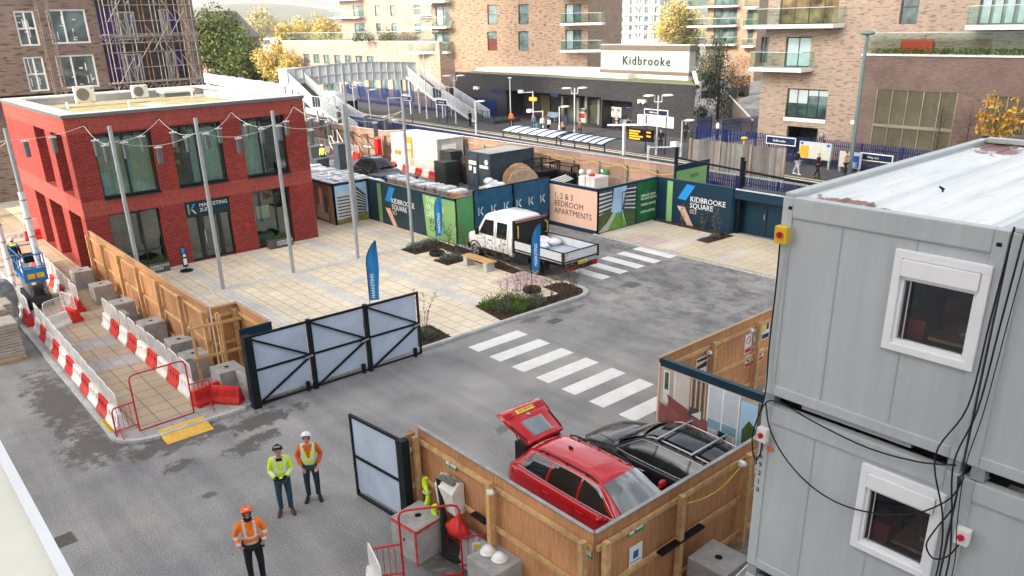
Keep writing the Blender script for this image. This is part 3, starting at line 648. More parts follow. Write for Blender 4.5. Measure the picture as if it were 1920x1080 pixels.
cable_run('yellow_cable', 'yellow cable looped below the rail of the hoarding with safety notices', [(15.4, 11.68, 1.9), (16.3, 11.66, 1.72), (17.2, 11.67, 1.85), (17.9, 11.68, 2.1)], YCAB)
for (x, y, zz, lb) in ((8.1, 10.3, 2.12, 'round white bulkhead lamp on the hoarding post above the yellow cable'), (12.35, 7.5, 2.22, 'small white junction lamp on the rail before the dark estate car'), (17.0, 11.66, 2.0, 'small white lamp on the rail above the looped cable'), (19.0, 11.66, 2.1, 'small white lamp above the red and white notices')):
 q = MB(); q.cb((x, y, zz), (.1, .1, .1)); q.ball((x, y-.05, zz), .06, 8); solo(q, 'hoarding_lamp', WPLAS, lb, 'lamp', 'small white lamps on the hoardings')
for (a_, b_, lb) in (((9.9, 7.55, 1.27), (11.2, 7.55, 1.27), 'black timber offcut lying on the rail before the red car'), ((8.15, 10.95, 1.28), (8.15, 10.5, 1.28), 'short black offcut lying on the rail below the document box'), ((13.6, 7.52, .38), (14.6, 7.52, .38), 'grey plank offcut lying on the low rail by the cabin')):
 q = MB(); q.bar(a_, b_, .14, .05); solo(q, 'timber_offcut', BLACK if 'black' in lb else OLDPINE, lb, 'offcut')
def print_wall(name, label, a, b, nrm_side, h=2.4, base=NAVY, group='printed hoarding panels of the development', thick=.10):
 A, B = Vector((*a, 0)), Vector((*b, 0)); d = (B-A).normalized(); n = Vector((d.y, -d.x, 0))*nrm_side
 t = thing(name, label, 'hoarding', A, 0, group); q = MB(); q.prism([A, B, B-n*thick, A-n*thick], (0, 0, h)); q.build('board', base, t, True)
 q = MB(); q.prism([A+n*.01+Vector((0, 0, h)), B+n*.01+Vector((0, 0, h)), B-n*(thick+.03)+Vector((0, 0, h)), A-n*(thick+.03)+Vector((0, 0, h))], (0, 0, .03)); q.build('capping', NAVY, t, True)
 L = (B-A).length
 def P(x, z, off=.004): return A+d*x+Vector((0, 0, z))+n*off
 def pr(nm, pts, mt_, off=.004): q = MB(); q.prism([P(x, z, off) for x, z in pts], n*.002); return q.build(nm, mt_, t, True)
 def tx(body, x, z, size, mt_=TXTW, **k): return text('lettering', body, size, P(x, z, .004), d, n, mt_, t, **k)
 return t, P, pr, tx, d, n, L
def rc(x0, z0, x1, z1): return [(x0, z0), (x1, z0), (x1, z1), (x0, z1)]
# salmon board
t, P, pr, tx, d, n, L = print_wall('printed_hoarding', 'salmon pink hoarding board lettered with apartment sizes', (29.72, 31.75), (29.72, 27.8), 1)
pr('salmon_print', rc(.3, .22, L-.03, 2.28), SALMON); tx('1, 2 & 3\nBEDROOM\nAPARTMENTS', .72, 1.56, .46, TXTD, line=.92)
# view board: a path between blocks, then green with three lines
SKYP = M('print_sky', (.35, .55, .75), .4, .2, .8); PBLD = M('print_building', (.05, .06, .07), .4, .5, 3); PLAWN = M('print_lawn', (.12, .28, .04), .4, .3, 3); PPATH = M('print_path', (.45, .42, .38), .4, .2); PTREE = M('print_tree', (.06, .10, .03), .4, .6, 9); PWHT = M('print_white', (.6, .62, .62), .4, .15); DGRN = M('print_dark_green', (.015, .11, .035), .35, .3, 2)
t, P, pr, tx, d, n, L = print_wall('printed_hoarding', 'hoarding board printed with a leafy walk between flats and green lettering', (29.72, 27.8), (34.5, 27.8), 1)
pr('sky_print', rc(.1, .1, 3.05, 2.3), SKYP)
pr('flats_print', [(.1, .7), (1.05, 1.0), (1.25, 2.3), (.1, 2.3)], PBLD, .007); pr('flats_print', [(1.9, 1.05), (3.05, .6), (3.05, 2.3), (2.25, 2.3)], PBLD, .0072)
for k in range(6):
 pr('flats_print', [(.12, .95+k*.22), (1.08, 1.1+k*.2), (1.09, 1.16+k*.2), (.12, 1.06+k*.22)], PWHT, .0095); pr('flats_print', [(2.1+.02*k, 1.1+k*.2), (3.03, .95+k*.22), (3.03, 1.02+k*.22), (2.1+.02*k, 1.15+k*.2)], PWHT, .0096)
pr('lawn_print', [(.8, .1), (2.3, .1), (1.85, .95), (1.45, .95)], PLAWN, .0098); pr('path_print', [(.1, .1), (.8, .1), (1.45, .95), (1.3, 1.0)], PPATH, .012); pr('tree_print', [(.1, .15), (.75, .55), (1.2, 1.0), (.9, 1.2), (.1, 1.0)], PTREE, .0125); pr('tree_print', [(2.3, .1), (3.05, .1), (3.05, .8), (1.95, 1.0)], PTREE, .0126)
pr('door_line', rc(1.86, .05, 1.91, 2.0), NAVY, .016); pr('door_line', rc(1.86, 1.97, 3.05, 2.02), NAVY, .0162); pr('door_line', rc(2.98, .05, 3.08, 2.05), NAVY, .0164)
pr('green_print', rc(3.12, .12, L-.03, 2.32), DGRN); tx('VIBRANT NEW\nVILLAGE SQUARE', 3.42, 1.48, .185, line=.95); tx('GREEN SPACES', 3.46, .98, .185); tx('CAFÉ & RETAIL', 3.44, .58, .185)
# name board on the right
def name_board(tt, x0, klet, size):
 t, P, pr, tx, d, n, L = tt
 pr('green_print', [(x0, .02), (x0+.37, .02), (x0+.37, 2.3), (x0, 2.3)], GREENP)
 pr('blue_print', [(x0+.72, 1.42), (x0+1.28, 1.40), (x0+1.85, 2.24), (x0+1.30, 2.26)], BLUEP); pr('salmon_print', [(x0+.72, 1.02), (x0+1.22, 1.02), (x0+1.85, .06), (x0+1.45, .06)], SALMON)
 tx('KIDBROOKE\nSQUARE', klet, 1.38, size, line=.85); tx('SE3', klet, 1.38-2*size*.80, size*.8, M('salmon_lettering', (.62, .42, .34), .5))
tt = print_wall('printed_hoarding', 'navy hoarding board with the development name standing beyond the sandy paving', (34.5, 27.8), (34.5, 22.9), 1)
name_board(tt, .72, 2.28, .40)
# navy doors in their recess, with a beam over
t = thing('hoarding_doors', 'navy double doors recessed under a beam behind the white cabin', 'doors', (35.3, 20.5, 0))
q = MB(); q.box((35.3, 18.0, 0), (35.4, 22.9, 1.9)); q.build('leaf', NAVY, t, True)
q = MB(); q.box((34.6, 18.0, 1.9), (35.45, 22.9, 2.4)); q.build('beam', NAVY, t, True); q = MB(); q.box((34.57, 18.0, 2.36), (34.62, 22.8, 2.42)); q.build('edge_trim', PWHT, t, True)
q = MB(); q.box((35.28, 21.3, .05), (35.3, 21.33, 1.85)); q.build('door_gap', BLACK, t, True); q = MB(); q.cyl((35.2, 21.42, .9), (35.2, 21.42, 1.2), .02, n=8); q.build('handle', LGREY, t, True)
q = MB(); q.box((34.62, 22.85, 0), (35.4, 22.9, 2.4)); q.build('side_board', NAVY, t, True)
for (x, y, h_, lb) in ((34.9, 22.75, 3.9, 'tall black square post rising beside the navy doors'), (35.6, 23.1, 3.6, 'second shorter black post behind the tall one'), (36.6, 28.2, 3.7, 'slim black post at the end of the overhead rail')):
 q = MB(); q.box((x-.07, y-.07, 0), (x+.07, y+.07, h_)); q.box((x-.09, y-.09, h_), (x+.09, y+.09, h_+.05)); solo(q, 'black_post', BLACK, lb, 'post', 'black posts by the doors')
q = MB(); q.bar((36.6, 28.2, 3.15), (34.6, 18.5, 3.15), .08, .10); solo(q, 'overhead_rail', BLACK, 'long black overhead rail crossing before the grey fence', 'rail')
t, P, pr, tx, d, n, L = print_wall('printed_hoarding', 'green hoarding board partly hidden behind the navy name board', (36.2, 27.9), (39.4, 27.9), 1, 2.75)
pr('green_print', rc(.1, .1, L-.25, 2.45), GREENP); tx('NEW', 1.4, 1.9, .34, TXTD)
# the dark board with the development name on the plaza
DKN = M('slate_navy_print', (.018, .040, .055), .3, .15)
tt = print_wall('printed_hoarding', 'long slate navy hoarding board with the development name beside the plaza', (23.2, 39.7), (23.2, 33.65), 1, base=DKN)
name_board(tt, 1.0, 2.42, .40)
t, P, pr, tx, d, n, L = print_wall('printed_hoarding', 'light green hoarding board about village life at the planter corner', (23.2, 33.65), (23.2, 31.4), 1)
pr('green_print', [(-.35, .1), (L, .1), (L, 2.3), (-.55, 2.3)], GREENP); tx('THE\nVILLAGE\nLIFE', -.28, 1.92, .43, M('pale_green_lettering', (.62, .75, .55), .5), line=.85); tx('IN THE\nCAPITAL', -.05, .80, .43, TXTD, line=.85)
t, P, pr, tx, d, n, L = print_wall('printed_hoarding', 'plain light green hoarding return open at its timber top', (23.2, 31.4), (24.35, 31.4), 1, base=M('leaf_green_print', (.10, .33, .12), .3, .1))
q = MB(); q.box((23.3, 33.2, 0), (24.3, 33.25, 2.35)); q.box((24.25, 31.5, 0), (24.3, 33.2, 2.35)); q.bar((23.3, 32.3, 2.2), (24.3, 32.3, 2.2), .1); q.build('timber_lining', PLY, t, True)
# building picture and living room picture behind the red building
t, P, pr, tx, d, n, L = print_wall('printed_hoarding', 'hoarding board printed with white tower blocks under blue sky', (20.95, 39.7), (23.2, 39.7), 1)
pr('sky_print', rc(.1, .1, L-.1, 2.28), SKYP)
pr('tower_print', [(.15, .3), (1.05, .45), (1.05, 1.85), (.45, 1.95), (.15, 1.5)], PWHT, .007); pr('tower_print', [(1.1, .45), (1.45, .5), (1.45, 2.15), (1.1, 1.6)], PWHT, .0071); pr('tower_print', [(1.45, .5), (2.05, .55), (2.05, 1.55), (1.45, 2.15)], PBLD, .0072)
for k in range(7):
 pr('tower_print', rc(.2, .5+k*.18, 1.0, .57+k*.18), PBLD, .0095); pr('tower_print', [(1.46, .62+k*.2), (2.04, .6+k*.13), (2.04, .64+k*.13), (1.46, .69+k*.2)], PWHT, .0096)
pr('garden_print', [(.1, .1), (L-.1, .1), (L-.1, .55), (.9, .42), (.1, .36)], M('print_garden', (.22, .20, .06), .4, .6, 8), .012)
SOFA = M('print_sofa', (.26, .09, .08), .4, .25, 4); CURTP = M('print_curtain', (.20, .16, .11), .4, .35, 6); ROOMP = M('print_room', (.42, .36, .33), .4, .15, 2); RUGP = M('print_rug', (.38, .33, .30), .4, .2, 4)
t, P, pr, tx, d, n, L = print_wall('printed_hoarding', 'hoarding board printed with a dim dining room beside the red building', (20.95, 42.1), (20.95, 39.7), 1)
pr('room_print', rc(.05, .1, L-.05, 2.28), M('print_brown_room', (.20, .13, .09), .4, .4, 2)); pr('arch_print', [(.7, .9), (1.1, .9), (1.1, 1.9), (.9, 2.1), (.7, 1.9)], SALMON, .007); pr('table_print', [(.2, .3), (1.6, .2), (1.8, 1.0), (.5, 1.1)], ROOMP, .0075); pr('figure_print', [(1.2, .7), (1.7, .6), (1.6, 1.6), (1.35, 1.7)], PBLD, .0095); pr('lamp_print', rc(1.9, .1, 2.3, 2.2), M('print_tan', (.33, .25, .13), .4, .2), .0098)
# living room print beside the cars
t, P, pr, tx, d, n, L = print_wall('printed_hoarding', 'hoarding board printed with a living room and red sofa beside the dark car', (14.97, 11.75), (14.97, 7.85), 1)
pr('room_print', rc(.02, .05, L-.02, 2.22), ROOMP)
pr('window_print', rc(.18, 1.25, .38, 2.15), PWHT, .007); pr('window_print', rc(.22, 1.62, .34, 2.1), PTREE, .0095); pr('wall_print', rc(.5, .9, 1.0, 2.2), M('print_wall_pale', (.52, .47, .44), .4, .1), .007)
pr('curtain_print', rc(1.02, .75, 1.55, 2.2), CURTP, .0072); pr('view_print', rc(1.55, .7, 2.45, 2.2), PWHT, .0071); pr('view_print', rc(1.58, 1.05, 2.42, 1.3), M('print_sea', (.22, .38, .52), .4, .2), .0095); pr('view_print', rc(1.58, 1.35, 2.42, 2.15), M('print_pale_sky', (.50, .56, .62), .4, .12), .0096)
pr('view_print', rc(2.5, .7, 2.95, 2.1), SKYP, .0073); pr('curtain_print', rc(2.95, .5, 3.3, 2.2), CURTP, .0074); pr('door_print', rc(3.35, .1, 3.8, 2.2), NAVY, .0075)
for k in range(7): pr('curtain_fold', rc(1.05+.07*k, .75, 1.075+.07*k, 2.2), TXTD if k % 2 else SALMON, .0092); pr('curtain_fold', rc(2.97+.045*k, .5, 2.985+.045*k, 2.2), TXTD, .0092)
for x in (1.56, 1.98, 2.44): pr('mullion_print', rc(x, .7, x+.035, 2.2), TXTW, .0112)
for k in range(9): pr('railing_print', rc(1.6+k*.1, .72, 1.615+k*.1, 1.02), TXTD, .0113)
pr('rail_print', rc(.52, .9, .56, 2.2), PWHT, .0093)
pr('floor_print', [(.02, .05), (L-.02, .05), (3.3, .62), (1.3, .75)], RUGP, .0098); pr('floor_print', [(2.5, .06), (3.3, .08), (3.3, .5), (2.7, .62)], M('print_floor_brown', (.20, .085, .04), .4, .3), .012)
pr('sofa_print', [(.08, .4), (1.0, .3), (1.6, .75), (1.6, 1.2), (1.0, 1.3), (.42, 1.45), (.32, 1.15), (.08, 1.2)], SOFA, .0122); pr('sofa_print', [(.32, 1.5), (.5, 1.45), (1.15, 1.2), (1.1, 1.0), (.4, 1.15)], M('print_sofa_back', (.22, .07, .065), .4, .2), .0145); pr('cushion_print', [(1.0, 1.15), (1.3, 1.13), (1.32, 1.43), (1.05, 1.4)], PBLD, .0146); pr('cushion_print', [(1.1, 1.2), (1.4, 1.15), (1.4, 1.4)], PWHT, .0168)
pr('chair_print', [(1.75, .65), (2.3, .55), (2.35, 1.0), (1.9, 1.1)], M('print_armchair', (.42, .36, .31), .4, .15), .0148); pr('cushion_print', [(1.9, .85), (2.15, .8), (2.15, 1.05), (1.95, 1.08)], TXTD, .017); pr('table_print', [(1.9, .55), (2.5, .45), (2.45, .6), (2.2, .25), (2.1, .25)], TXTD, .0172); pr('plant_print', [(2.6, .75), (2.85, .7), (2.95, 1.5), (2.75, 1.65), (2.58, 1.35)], PTREE, .0149); pr('edge_print', rc(-.0, .02, .06, 2.3), SALMON, .0171)
# K gates in blue sheeting
SHEETB = M('blue_sheeting', (.012, .085, .17), .55, .35, 1.5)
t = thing('sheeted_gates', 'pair of blue sheeted gates with a row of white K marks behind the truck', 'gate', (24.4, 31.3, 0))
for x0, x1 in ((24.4, 26.95), (27.0, 29.6)):
 q = MB(); nx, nz = 16, 10
 vs = [(x0+(x1-x0)*i/nx, 31.30-.035*math.sin(i*1.7+j*.9)-.02*math.sin(j*2.1-i*.8)+.04*abs(i/nx-j/nz), .12+2.5*j/nz) for j in range(nz+1) for i in range(nx+1)]
 q.add(vs, [(j*(nx+1)+i, j*(nx+1)+i+1, (j+1)*(nx+1)+i+1, (j+1)*(nx+1)+i) for j in range(nz) for i in range(nx)], smooth=True)
 lf = q.build('sheeting', SHEETB, t, True, recalc=False)
 q = MB()
 for (a_, b_) in (((x0, .1), (x0, 2.65)), ((x1, .1), (x1, 2.65)), ((x0, 2.63), (x1, 2.63)), ((x0, .1), (x1, .1)), ((x0, 1.3), (x1, 1.3)), ((x0, .1), (x1, 1.3)), ((x0, 2.6), (x1, 1.3))): q.bar((a_[0], 31.40, a_[1]), (b_[0], 31.40, b_[1]), .07)
 q.build('gate_frame', BLACK, t, True)
 for k in range(3):
  xx = x0+.12+k*.86; klogo(t, (xx, 31.22, 1.38), (1, 0, 0), (0, -1, 0), .42, M('pale_green_print', (.45, .62, .45), .5), M('pale_blue_print', (.30, .55, .8), .5), TXTW, name='printed_mark')
q = MB(); q.box((29.55, 31.42, 0), (29.8, 32.0, 2.5)); q.build('post', NAVY, t, True); q = MB(); q.box((26.93, 31.24, .1), (27.02, 31.30, 2.7)); q.build('post', BLACK, t, True)
def wire_mat():
 mt, nt, p = _new('mesh_sheeting'); co = coords(nt, 'UV')
 b = nd(nt, 'ShaderNodeTexBrick', offset=0); nt.links.new(co, b.inputs['Vector'])
 for k, v in (('Scale', 1), ('Mortar Size', .006), ('Brick Width', .055), ('Row Height', .055)): b.inputs[k].default_value = v
 b.inputs['Color1'].default_value = (.50, .59, .74, 1); b.inputs['Color2'].default_value = (.50, .59, .74, 1); b.inputs['Mortar'].default_value = (.30, .36, .45, 1)
 out = mix(nt, .6, b.outputs['Color'], ramp(nt, noise(nt, coords(nt, 'World'), 1.3, 5), [(.3, (.75,)*3), (.7, (1.15,)*3)]), 'MULTIPLY')
 nt.links.new(out, p.inputs['Base Color']); p.inputs['Roughness'].default_value = .6; return mt
WIRE = wire_mat()
BGATE = M('gate_paint', (.008, .012, .014), .5, .2, spec=.18)
def gate_leaf(par, a, b, h=2.25, flip=False, n_side=1):
 A, B = Vector((*a, 0)), Vector((*b, 0)); d = (B-A).normalized(); n = Vector((d.y, -d.x, 0))*n_side; L = (B-A).length; up = Vector((0, 0, 1))
 P = lambda x, z, o=0: A+d*x+up*z+n*o
 q = MB(); q.quad(P(.05, .22), P(L-.12, .22), P(L-.12, h-.03), P(.05, h-.03)); q.build('mesh_sheet', WIRE, par, True, recalc=False)
 q = MB()
 for (x0, z0, x1, z1) in ((0.03, .06, .03, h), (L-.03, .06, L-.03, h), (0, h, L, h), (0, .08, L, .08), (0, h*.52, L, h*.52)): q.bar(P(x0, z0), P(x1, z1), .065)
 if flip: br = ((L, h-.05, .05, h*.52), (.05, h*.52-.05, L, .1))
 else: br = ((.03, h-.03, L-.05, h*.52), (.05, .1, L-.08, h*.52-.03))
 for (x0, z0, x1, z1) in br: q.bar(P(x0, z0, .05), P(x1, z1, .05), .055)
 f = q.build('leaf_frame', BGATE, par, True)
 q = MB(); q.bar(P(L-.28, h*.50, .07), P(L-.02, h*.52, .07), .05); q.build('latch', GALV, par, True)
 q = MB(); q.box((0, 0, 0), (0, 0, 0)); z = MB(); z.cb(P(L-.3, .2, .08), (.1, .1, .3)); z.build('drop_bolt', BLACK, par, True)
 return f
t = thing('mesh_gates', 'three leaf black steel gate with white backed mesh across the yard entrance', 'gate', (7.8, 21.15, 0))
gp = [(7.92, 21.18), (9.87, 21.15), (11.83, 21.1), (13.82, 21.05)]
for i in range(3): gate_leaf(t, gp[i], gp[i+1], 2.25)
for i, (x, y) in enumerate(gp[:3]):
 q = MB(); w_ = .13 if i == 0 else .075; q.box((x-w_, y-w_, 0), (x+w_-.02, y+w_, 2.32)); q.build('post', BGATE, t, True, bevel=.01)
t = thing('mesh_gate', 'single black steel gate leaf with white backed mesh standing open by the car bay', 'gate', (7.7, 14.9, 0))
gate_leaf(t, (7.68, 14.92), (7.86, 13.15), 2.2, True, -1)
q = MB(); q.box((7.78, 12.9, 0), (7.98, 13.1, 2.25)); q.build('post', BGATE, t, True, bevel=.01)
def block(x, y, label, s=.8, h=.82, rz=0, z=PZ, red=False):
 q = MB(); q.box((-s/2, -s/2, 0), (s/2, s/2, h)); 
 t = q.build('concrete_block', CONC, None, bevel=.03); t.location = (x, y, z); t.rotation_euler = (0, 0, rz); WM[t.name] = Matrix.Translation((x, y, z)) @ Matrix.Rotation(rz, 4, 'Z')
 tag(t, label, 'concrete block', 'concrete blocks weighting the hoardings')
 q = MB(); q.cyl((0, 0, h-.01), (0, 0, h+.004), .075, n=14); q.cyl((-s/2-.004, 0, h*.55), (-s/2+.01, 0, h*.55), .035, n=10); q.build('lifting_hole', BLACK, t)
 if red:
  q = MB()
  for sx in (-1, 1): q.box((sx*s/2-.05, -s/2-.003, 0), (sx*s/2+.003*sx, -s/2, h))
  q.box((-s/2-.003, -s/2, 0), (-s/2, -s/2+.08, h)); q.box((-s/2-.003, -s/2, h-.09), (-s/2, s/2, h)); q.box((-s/2, -s/2-.003, h-.07), (s/2, -s/2, h)); q.build('red_spray_paint', M('red_spray', (.55, .06, .06), .7, .5, 6), t)
 return t
bl = [(7.3, 38.1-.35, 'concrete block at the red building corner, first along the fence'), (7.35, 34.9, 'concrete block second along the fence from the red building'), (7.3, 31.9, 'concrete block third along the fence from the red building'), (7.4, 28.75, 'concrete block midway along the fence beside the barriers'), (7.5, 26.2, 'concrete block beside the last fence bay, fifth from the building'), (7.4, 24.6, 'concrete block next to the timber brace by the gate end'), (7.75, 22.75, 'concrete block touching the timber brace behind the red barrier'), (8.25, 22.0, 'concrete block against the hinge post of the three leaf gate')]
for i, (x, y, lb) in enumerate(bl): block(x, y, lb, .78, .8, random.uniform(-.06, .06))
q = MB(); q.cb((7.1, 31.1, PZ+.3), (.12, .62, .6), M4=Matrix.Rotation(.25, 3, 'Y')); solo(q, 'concrete_slab', CONC, 'loose concrete slab leaning against the third block by the fence', 'slab')
block(7.62, 12.2, 'concrete block with red sprayed edges beside the open gate leaf', .85, .85, .12, 0, True)
block(8.0, 10.05, 'concrete block carrying two white helmets by the hoarding', .85, .8, .0, 0)
block(11.1, 7.05, 'concrete block in the gap before the white cabins', .85, .85, .03, 0)
block(16.5, 10.9, 'concrete block inside the far hoarding beyond the living room print', .9, .85, 0, 0)
q = MB(); q.cb((8.02, 10.75, .42), (.05, .95, .85), M4=Matrix.Rotation(.25, 3, 'Y')); solo(q, 'metal_sheet', GALV, 'grey metal sheet leaning on the hoarding beside the helmets', 'sheet')
def barrier(color, first):
 t = thing('water_barrier', 'x', 'barrier', (0, 0, 0))
 q = MB(); prof = [(-.20, 0), (-.20, .09), (-.12, .22), (-.075, .46), (-.06, .52), (.06, .52), (.075, .46), (.12, .22), (.20, .09), (.20, 0)]
 q.prism([(-.48, y, z) for y, z in prof], (.96, 0, 0))
 b = q.build('base', REDP if color == 'red' else WPLAS, t, bevel=.012)
 q = MB()
 for x in (-.28, 0, .28):
  for s in (-1, 1): q.box((x-.06, s*.085-.03, .1), (x+.06, s*.085+.03, .44))
 q.build('rib', REDP if color == 'red' else WPLAS, b)
 return t
def mesh_panel(par):
 q = MB(); pts = [(-.44, 0, .5), (-.44, 0, 1.0)]+[(-.32+.12*math.cos(a), 0, 1.0+.12*math.sin(a)) for a in (PI*.9, PI*.75, PI*.6)]+[(-.3, 0, 1.12), (.3, 0, 1.12)]+[(.32+.12*math.cos(a), 0, 1.0+.12*math.sin(a)) for a in (PI*.4, PI*.25, PI*.1)]+[(.44, 0, 1.0), (.44, 0, .5)]
 q.tube(pts, .017, 6); f = q.build('panel_frame', WHITE, par)
 q = MB()
 for k in range(1, 11): x = -.44+.08*k; q.bar((x, 0, .5), (x, 0, 1.1), .005)
 for k in range(10): zz = .54+.057*k; q.bar((-.43, 0, zz), (.43, 0, zz), .008)
 q.build('panel_mesh', WHITE, f)
BAR = {'red': barrier('red', 1), 'white': barrier('white', 1)}
for b in BAR.values(): mesh_panel(b)
USED = set()
def put_barrier(col, x, y, rz, label, group, panel=True, z=PZ):
 src = BAR[col]
 if col not in USED and panel:
  USED.add(col); src.location = (x, y, z); src.rotation_euler = (0, 0, rz); src['label'] = label; src['group'] = group; return src
 c = copy_thing(src, (x, y, z), rz, label, group)
 if not panel:
  for ch in list(c.children):
   if ch.name.startswith('panel'):
    for g_ in list(ch.children): bpy.data.objects.remove(g_)
    bpy.data.objects.remove(ch)
 return c
gL, gR, gU, gY = 'barriers along the kerb side of the footpath', 'barriers along the fence side of the footpath', 'barriers along the far footpath', 'barriers in the storage yard'
for i in range(11):
 y = 22.75+i*.99; c = 'white' if i % 2 == 0 else 'red'; put_barrier(c, 4.42+.012*i, y, PI/2+random.uniform(-.03, .03), f'{c} kerbside barrier, {ORD[i]} in line from the yellow grid' if i else 'white kerbside barrier next to the red pedestrian gate', gL)
for i in range(9):
 y = 23.4+i*1.0; c = 'white' if i % 2 == 0 else 'red'; put_barrier(c, 6.72-.012*i, y, PI/2+random.uniform(-.03, .03), f'{c} fence side barrier, {ORD[i]} in line from the red gate', gR)
put_barrier('white', 5.15, 32.9, .5, 'white barrier turned across the path beside the blue lift', gU); put_barrier('red', 5.75, 33.4, 1.9, 'red barrier leaning out at the foot of the wrapped pole', gU)
for i in range(9):
 y = 34.6+i*1.02; c = 'red' if i % 2 == 0 else 'white'; put_barrier(c, 6.25+.03*i, y, PI/2+.05, f'{c} barrier by the side openings, {ORD[i]} past the wrapped pole', gU)
for i in range(5):
 y = 34.2+i*1.02; c = 'red' if i % 2 == 0 else 'white'; put_barrier(c, 4.45, y, PI/2, f'{c} barrier on the outer side of the blue lift, {ORD[i]} along', gU)
for i in range(6):
 x = 2.6+i*1.02; c = 'red' if i % 2 else 'white'; put_barrier(c, x, 49.2, .06, f'{c} barrier across the far end of the path, {ORD[i]} from the outer end', gU)
for i in range(4):
 x = 2.2+i*1.02; c = 'white' if i % 2 else 'red'; put_barrier(c, x, 44.3, .06, f'{c} barrier beyond the walking workman, {ORD[i]} from the outer end', gU)
put_barrier('red', 7.35, 22.0, -.9, 'plain red barrier without a mesh panel near the gate hinge', gR, False); put_barrier('red', 6.95, 22.45, .25, 'plain red barrier behind the red pedestrian gate', gR, False)
for k, (x, y) in enumerate(((10.9, 6.35), (12.0, 6.3), (12.95, 6.2))): put_barrier('white', x, y, .1, f'white barrier in the gap below the cabins, {ORD[k]} from the concrete block', 'barriers in the gap below the cabins', z=0)
for k, (x, y) in enumerate(((15.9, 10.2), (17.0, 10.25), (18.1, 10.3))): put_barrier('white', x, y, .05, f'white barrier behind the living room print, {ORD[k]} along the hoarding', 'barriers in the gap below the cabins', z=0)
put_barrier('white', 6.05, 11.4, 1.3, 'white barrier half out of the picture beside the near red gate', gR, z=0)
def ped_gate(label, loc, rz, w_=1.55, sign=False):
 t = thing('pedestrian_gate', label, 'pedestrian gate', loc, rz, 'red tubular pedestrian gates')
 q = MB(); q.tube([(-w_/2, 0, 0), (-w_/2, 0, 1.55), (-w_/2+.04, 0, 1.66), (-w_/2+.15, 0, 1.7), (w_/2-.15, 0, 1.7), (w_/2-.04, 0, 1.66), (w_/2, 0, 1.55), (w_/2, 0, 0)], .024, 8); q.build('arch', RSTEEL, t)
 for s in (-1, 1):
  x0, x1 = s*(w_/2+.02), s*(w_/2+.60)
  q = MB(); q.tube([(x1, .05, 0), (x1, 0, .8), (x1-s*.06, 0, .9), (x0, 0, .92)], .022, 8); q.tube([(x0, 0, .22), (x1, 0, .22)], .02, 8)
  for k in range(1, 5): q.tube([(x0+(x1-x0)*k/5, 0, .22), (x0+(x1-x0)*k/5, 0, .9)], .008, 6)
  q.tube([(x1-s*.1, -.3, 0), (x1-s*.1, 0, .25), (x1-s*.1, .3, 0)], .018, 6); q.build('side_panel', RSTEEL, t)
 q = MB(); q.bar((-w_/2, 0, .02), (w_/2, 0, .02), .04, .02); q.build('threshold', RSTEEL, t)
 return t
ped_gate('red pedestrian gate at the mouth of the slab footpath', (5.55, 21.95, PZ), .03)
t = ped_gate('red pedestrian gate in front of the sprayed concrete block, cropped at the bottom', (7.25, 11.2, 0), -.55, 1.2)
tm = mat_of(t); q = MB(); q.box((.82, -.04, .3), (1.08, -.03, .78)); s = q.build('sign_plate', WHITE, t)
for k, mt_ in enumerate((TYEL, TBLU, TYEL)): q = MB(); q.box((.85, -.046, .34+k*.14), (1.05, -.042, .45+k*.14)); q.build('print', mt_, s)
t = thing('kerb_ramp', 'yellow studded plastic ramp at the footpath kerb', 'ramp', (5.75, 21.1, 0))
q = MB(); q.prism([(5.12, 20.72, .01), (5.12, 21.52, .01), (5.12, 21.52, .135)], (1.3, 0, 0)); q.build('plate', M('ramp_yellow', (.72, .42, .07), .5, .15), t, True, bevel=.008)
q = MB()
for i in range(13):
 for j in range(7):
  x, y = 5.2+i*.095, 20.82+j*.095; zz = .01+(y-20.72)/.8*.125; q.cb((x, y, zz+.004), (.05, .03, .012))
q.build('stud', M('ramp_stud', (.75, .50, .12), .5), t, True)
t = thing('yellow_drain_cover', 'yellow plastic step board lying on the kerb stones', 'drain cover', (4.28, 22.75, PZ))
q = MB(); q.box((4.1, 22.35, .118), (4.42, 23.25, .14)); q.build('board', YELLOW, t, True); q = MB()
for k in range(6): q.box((4.13, 22.42+k*.14, .141), (4.39, 22.46+k*.14, .145))
q.build('slot', BLACK, t, True)
# white hard hats on the block
def helmet_shape(q, c, r=.14):
 c = Vector(c); q.ball(c, (r*.92, r*1.08, r*.95), 16, half=True)
 q.lathe([(r*.90, -.012), (r*1.12, -.014), (r*1.12, .0), (r*.90, .012)], 20, c=c); q.bar(c+Vector((0, -r*.9, r*.35)), c+Vector((0, r*.9, r*.35)), .03, r*1.25)
for (x, y, lb) in ((7.95, 10.25, 'white safety helmet on the concrete block, nearer the sheet'), (7.98, 9.93, 'white safety helmet on the concrete block, nearer the picture bottom')):
 q = MB(); c = (x, y, .82); q.ball((x, y, .83), (.13, .15, .135), 16, half=True); q.lathe([(.125, -.0), (.165, -.0), (.165, .012), (.125, .02)], 20, c=(x, y, .82)); solo(q, 'safety_helmet', WHITE, lb, 'helmet', 'two white helmets on the block')
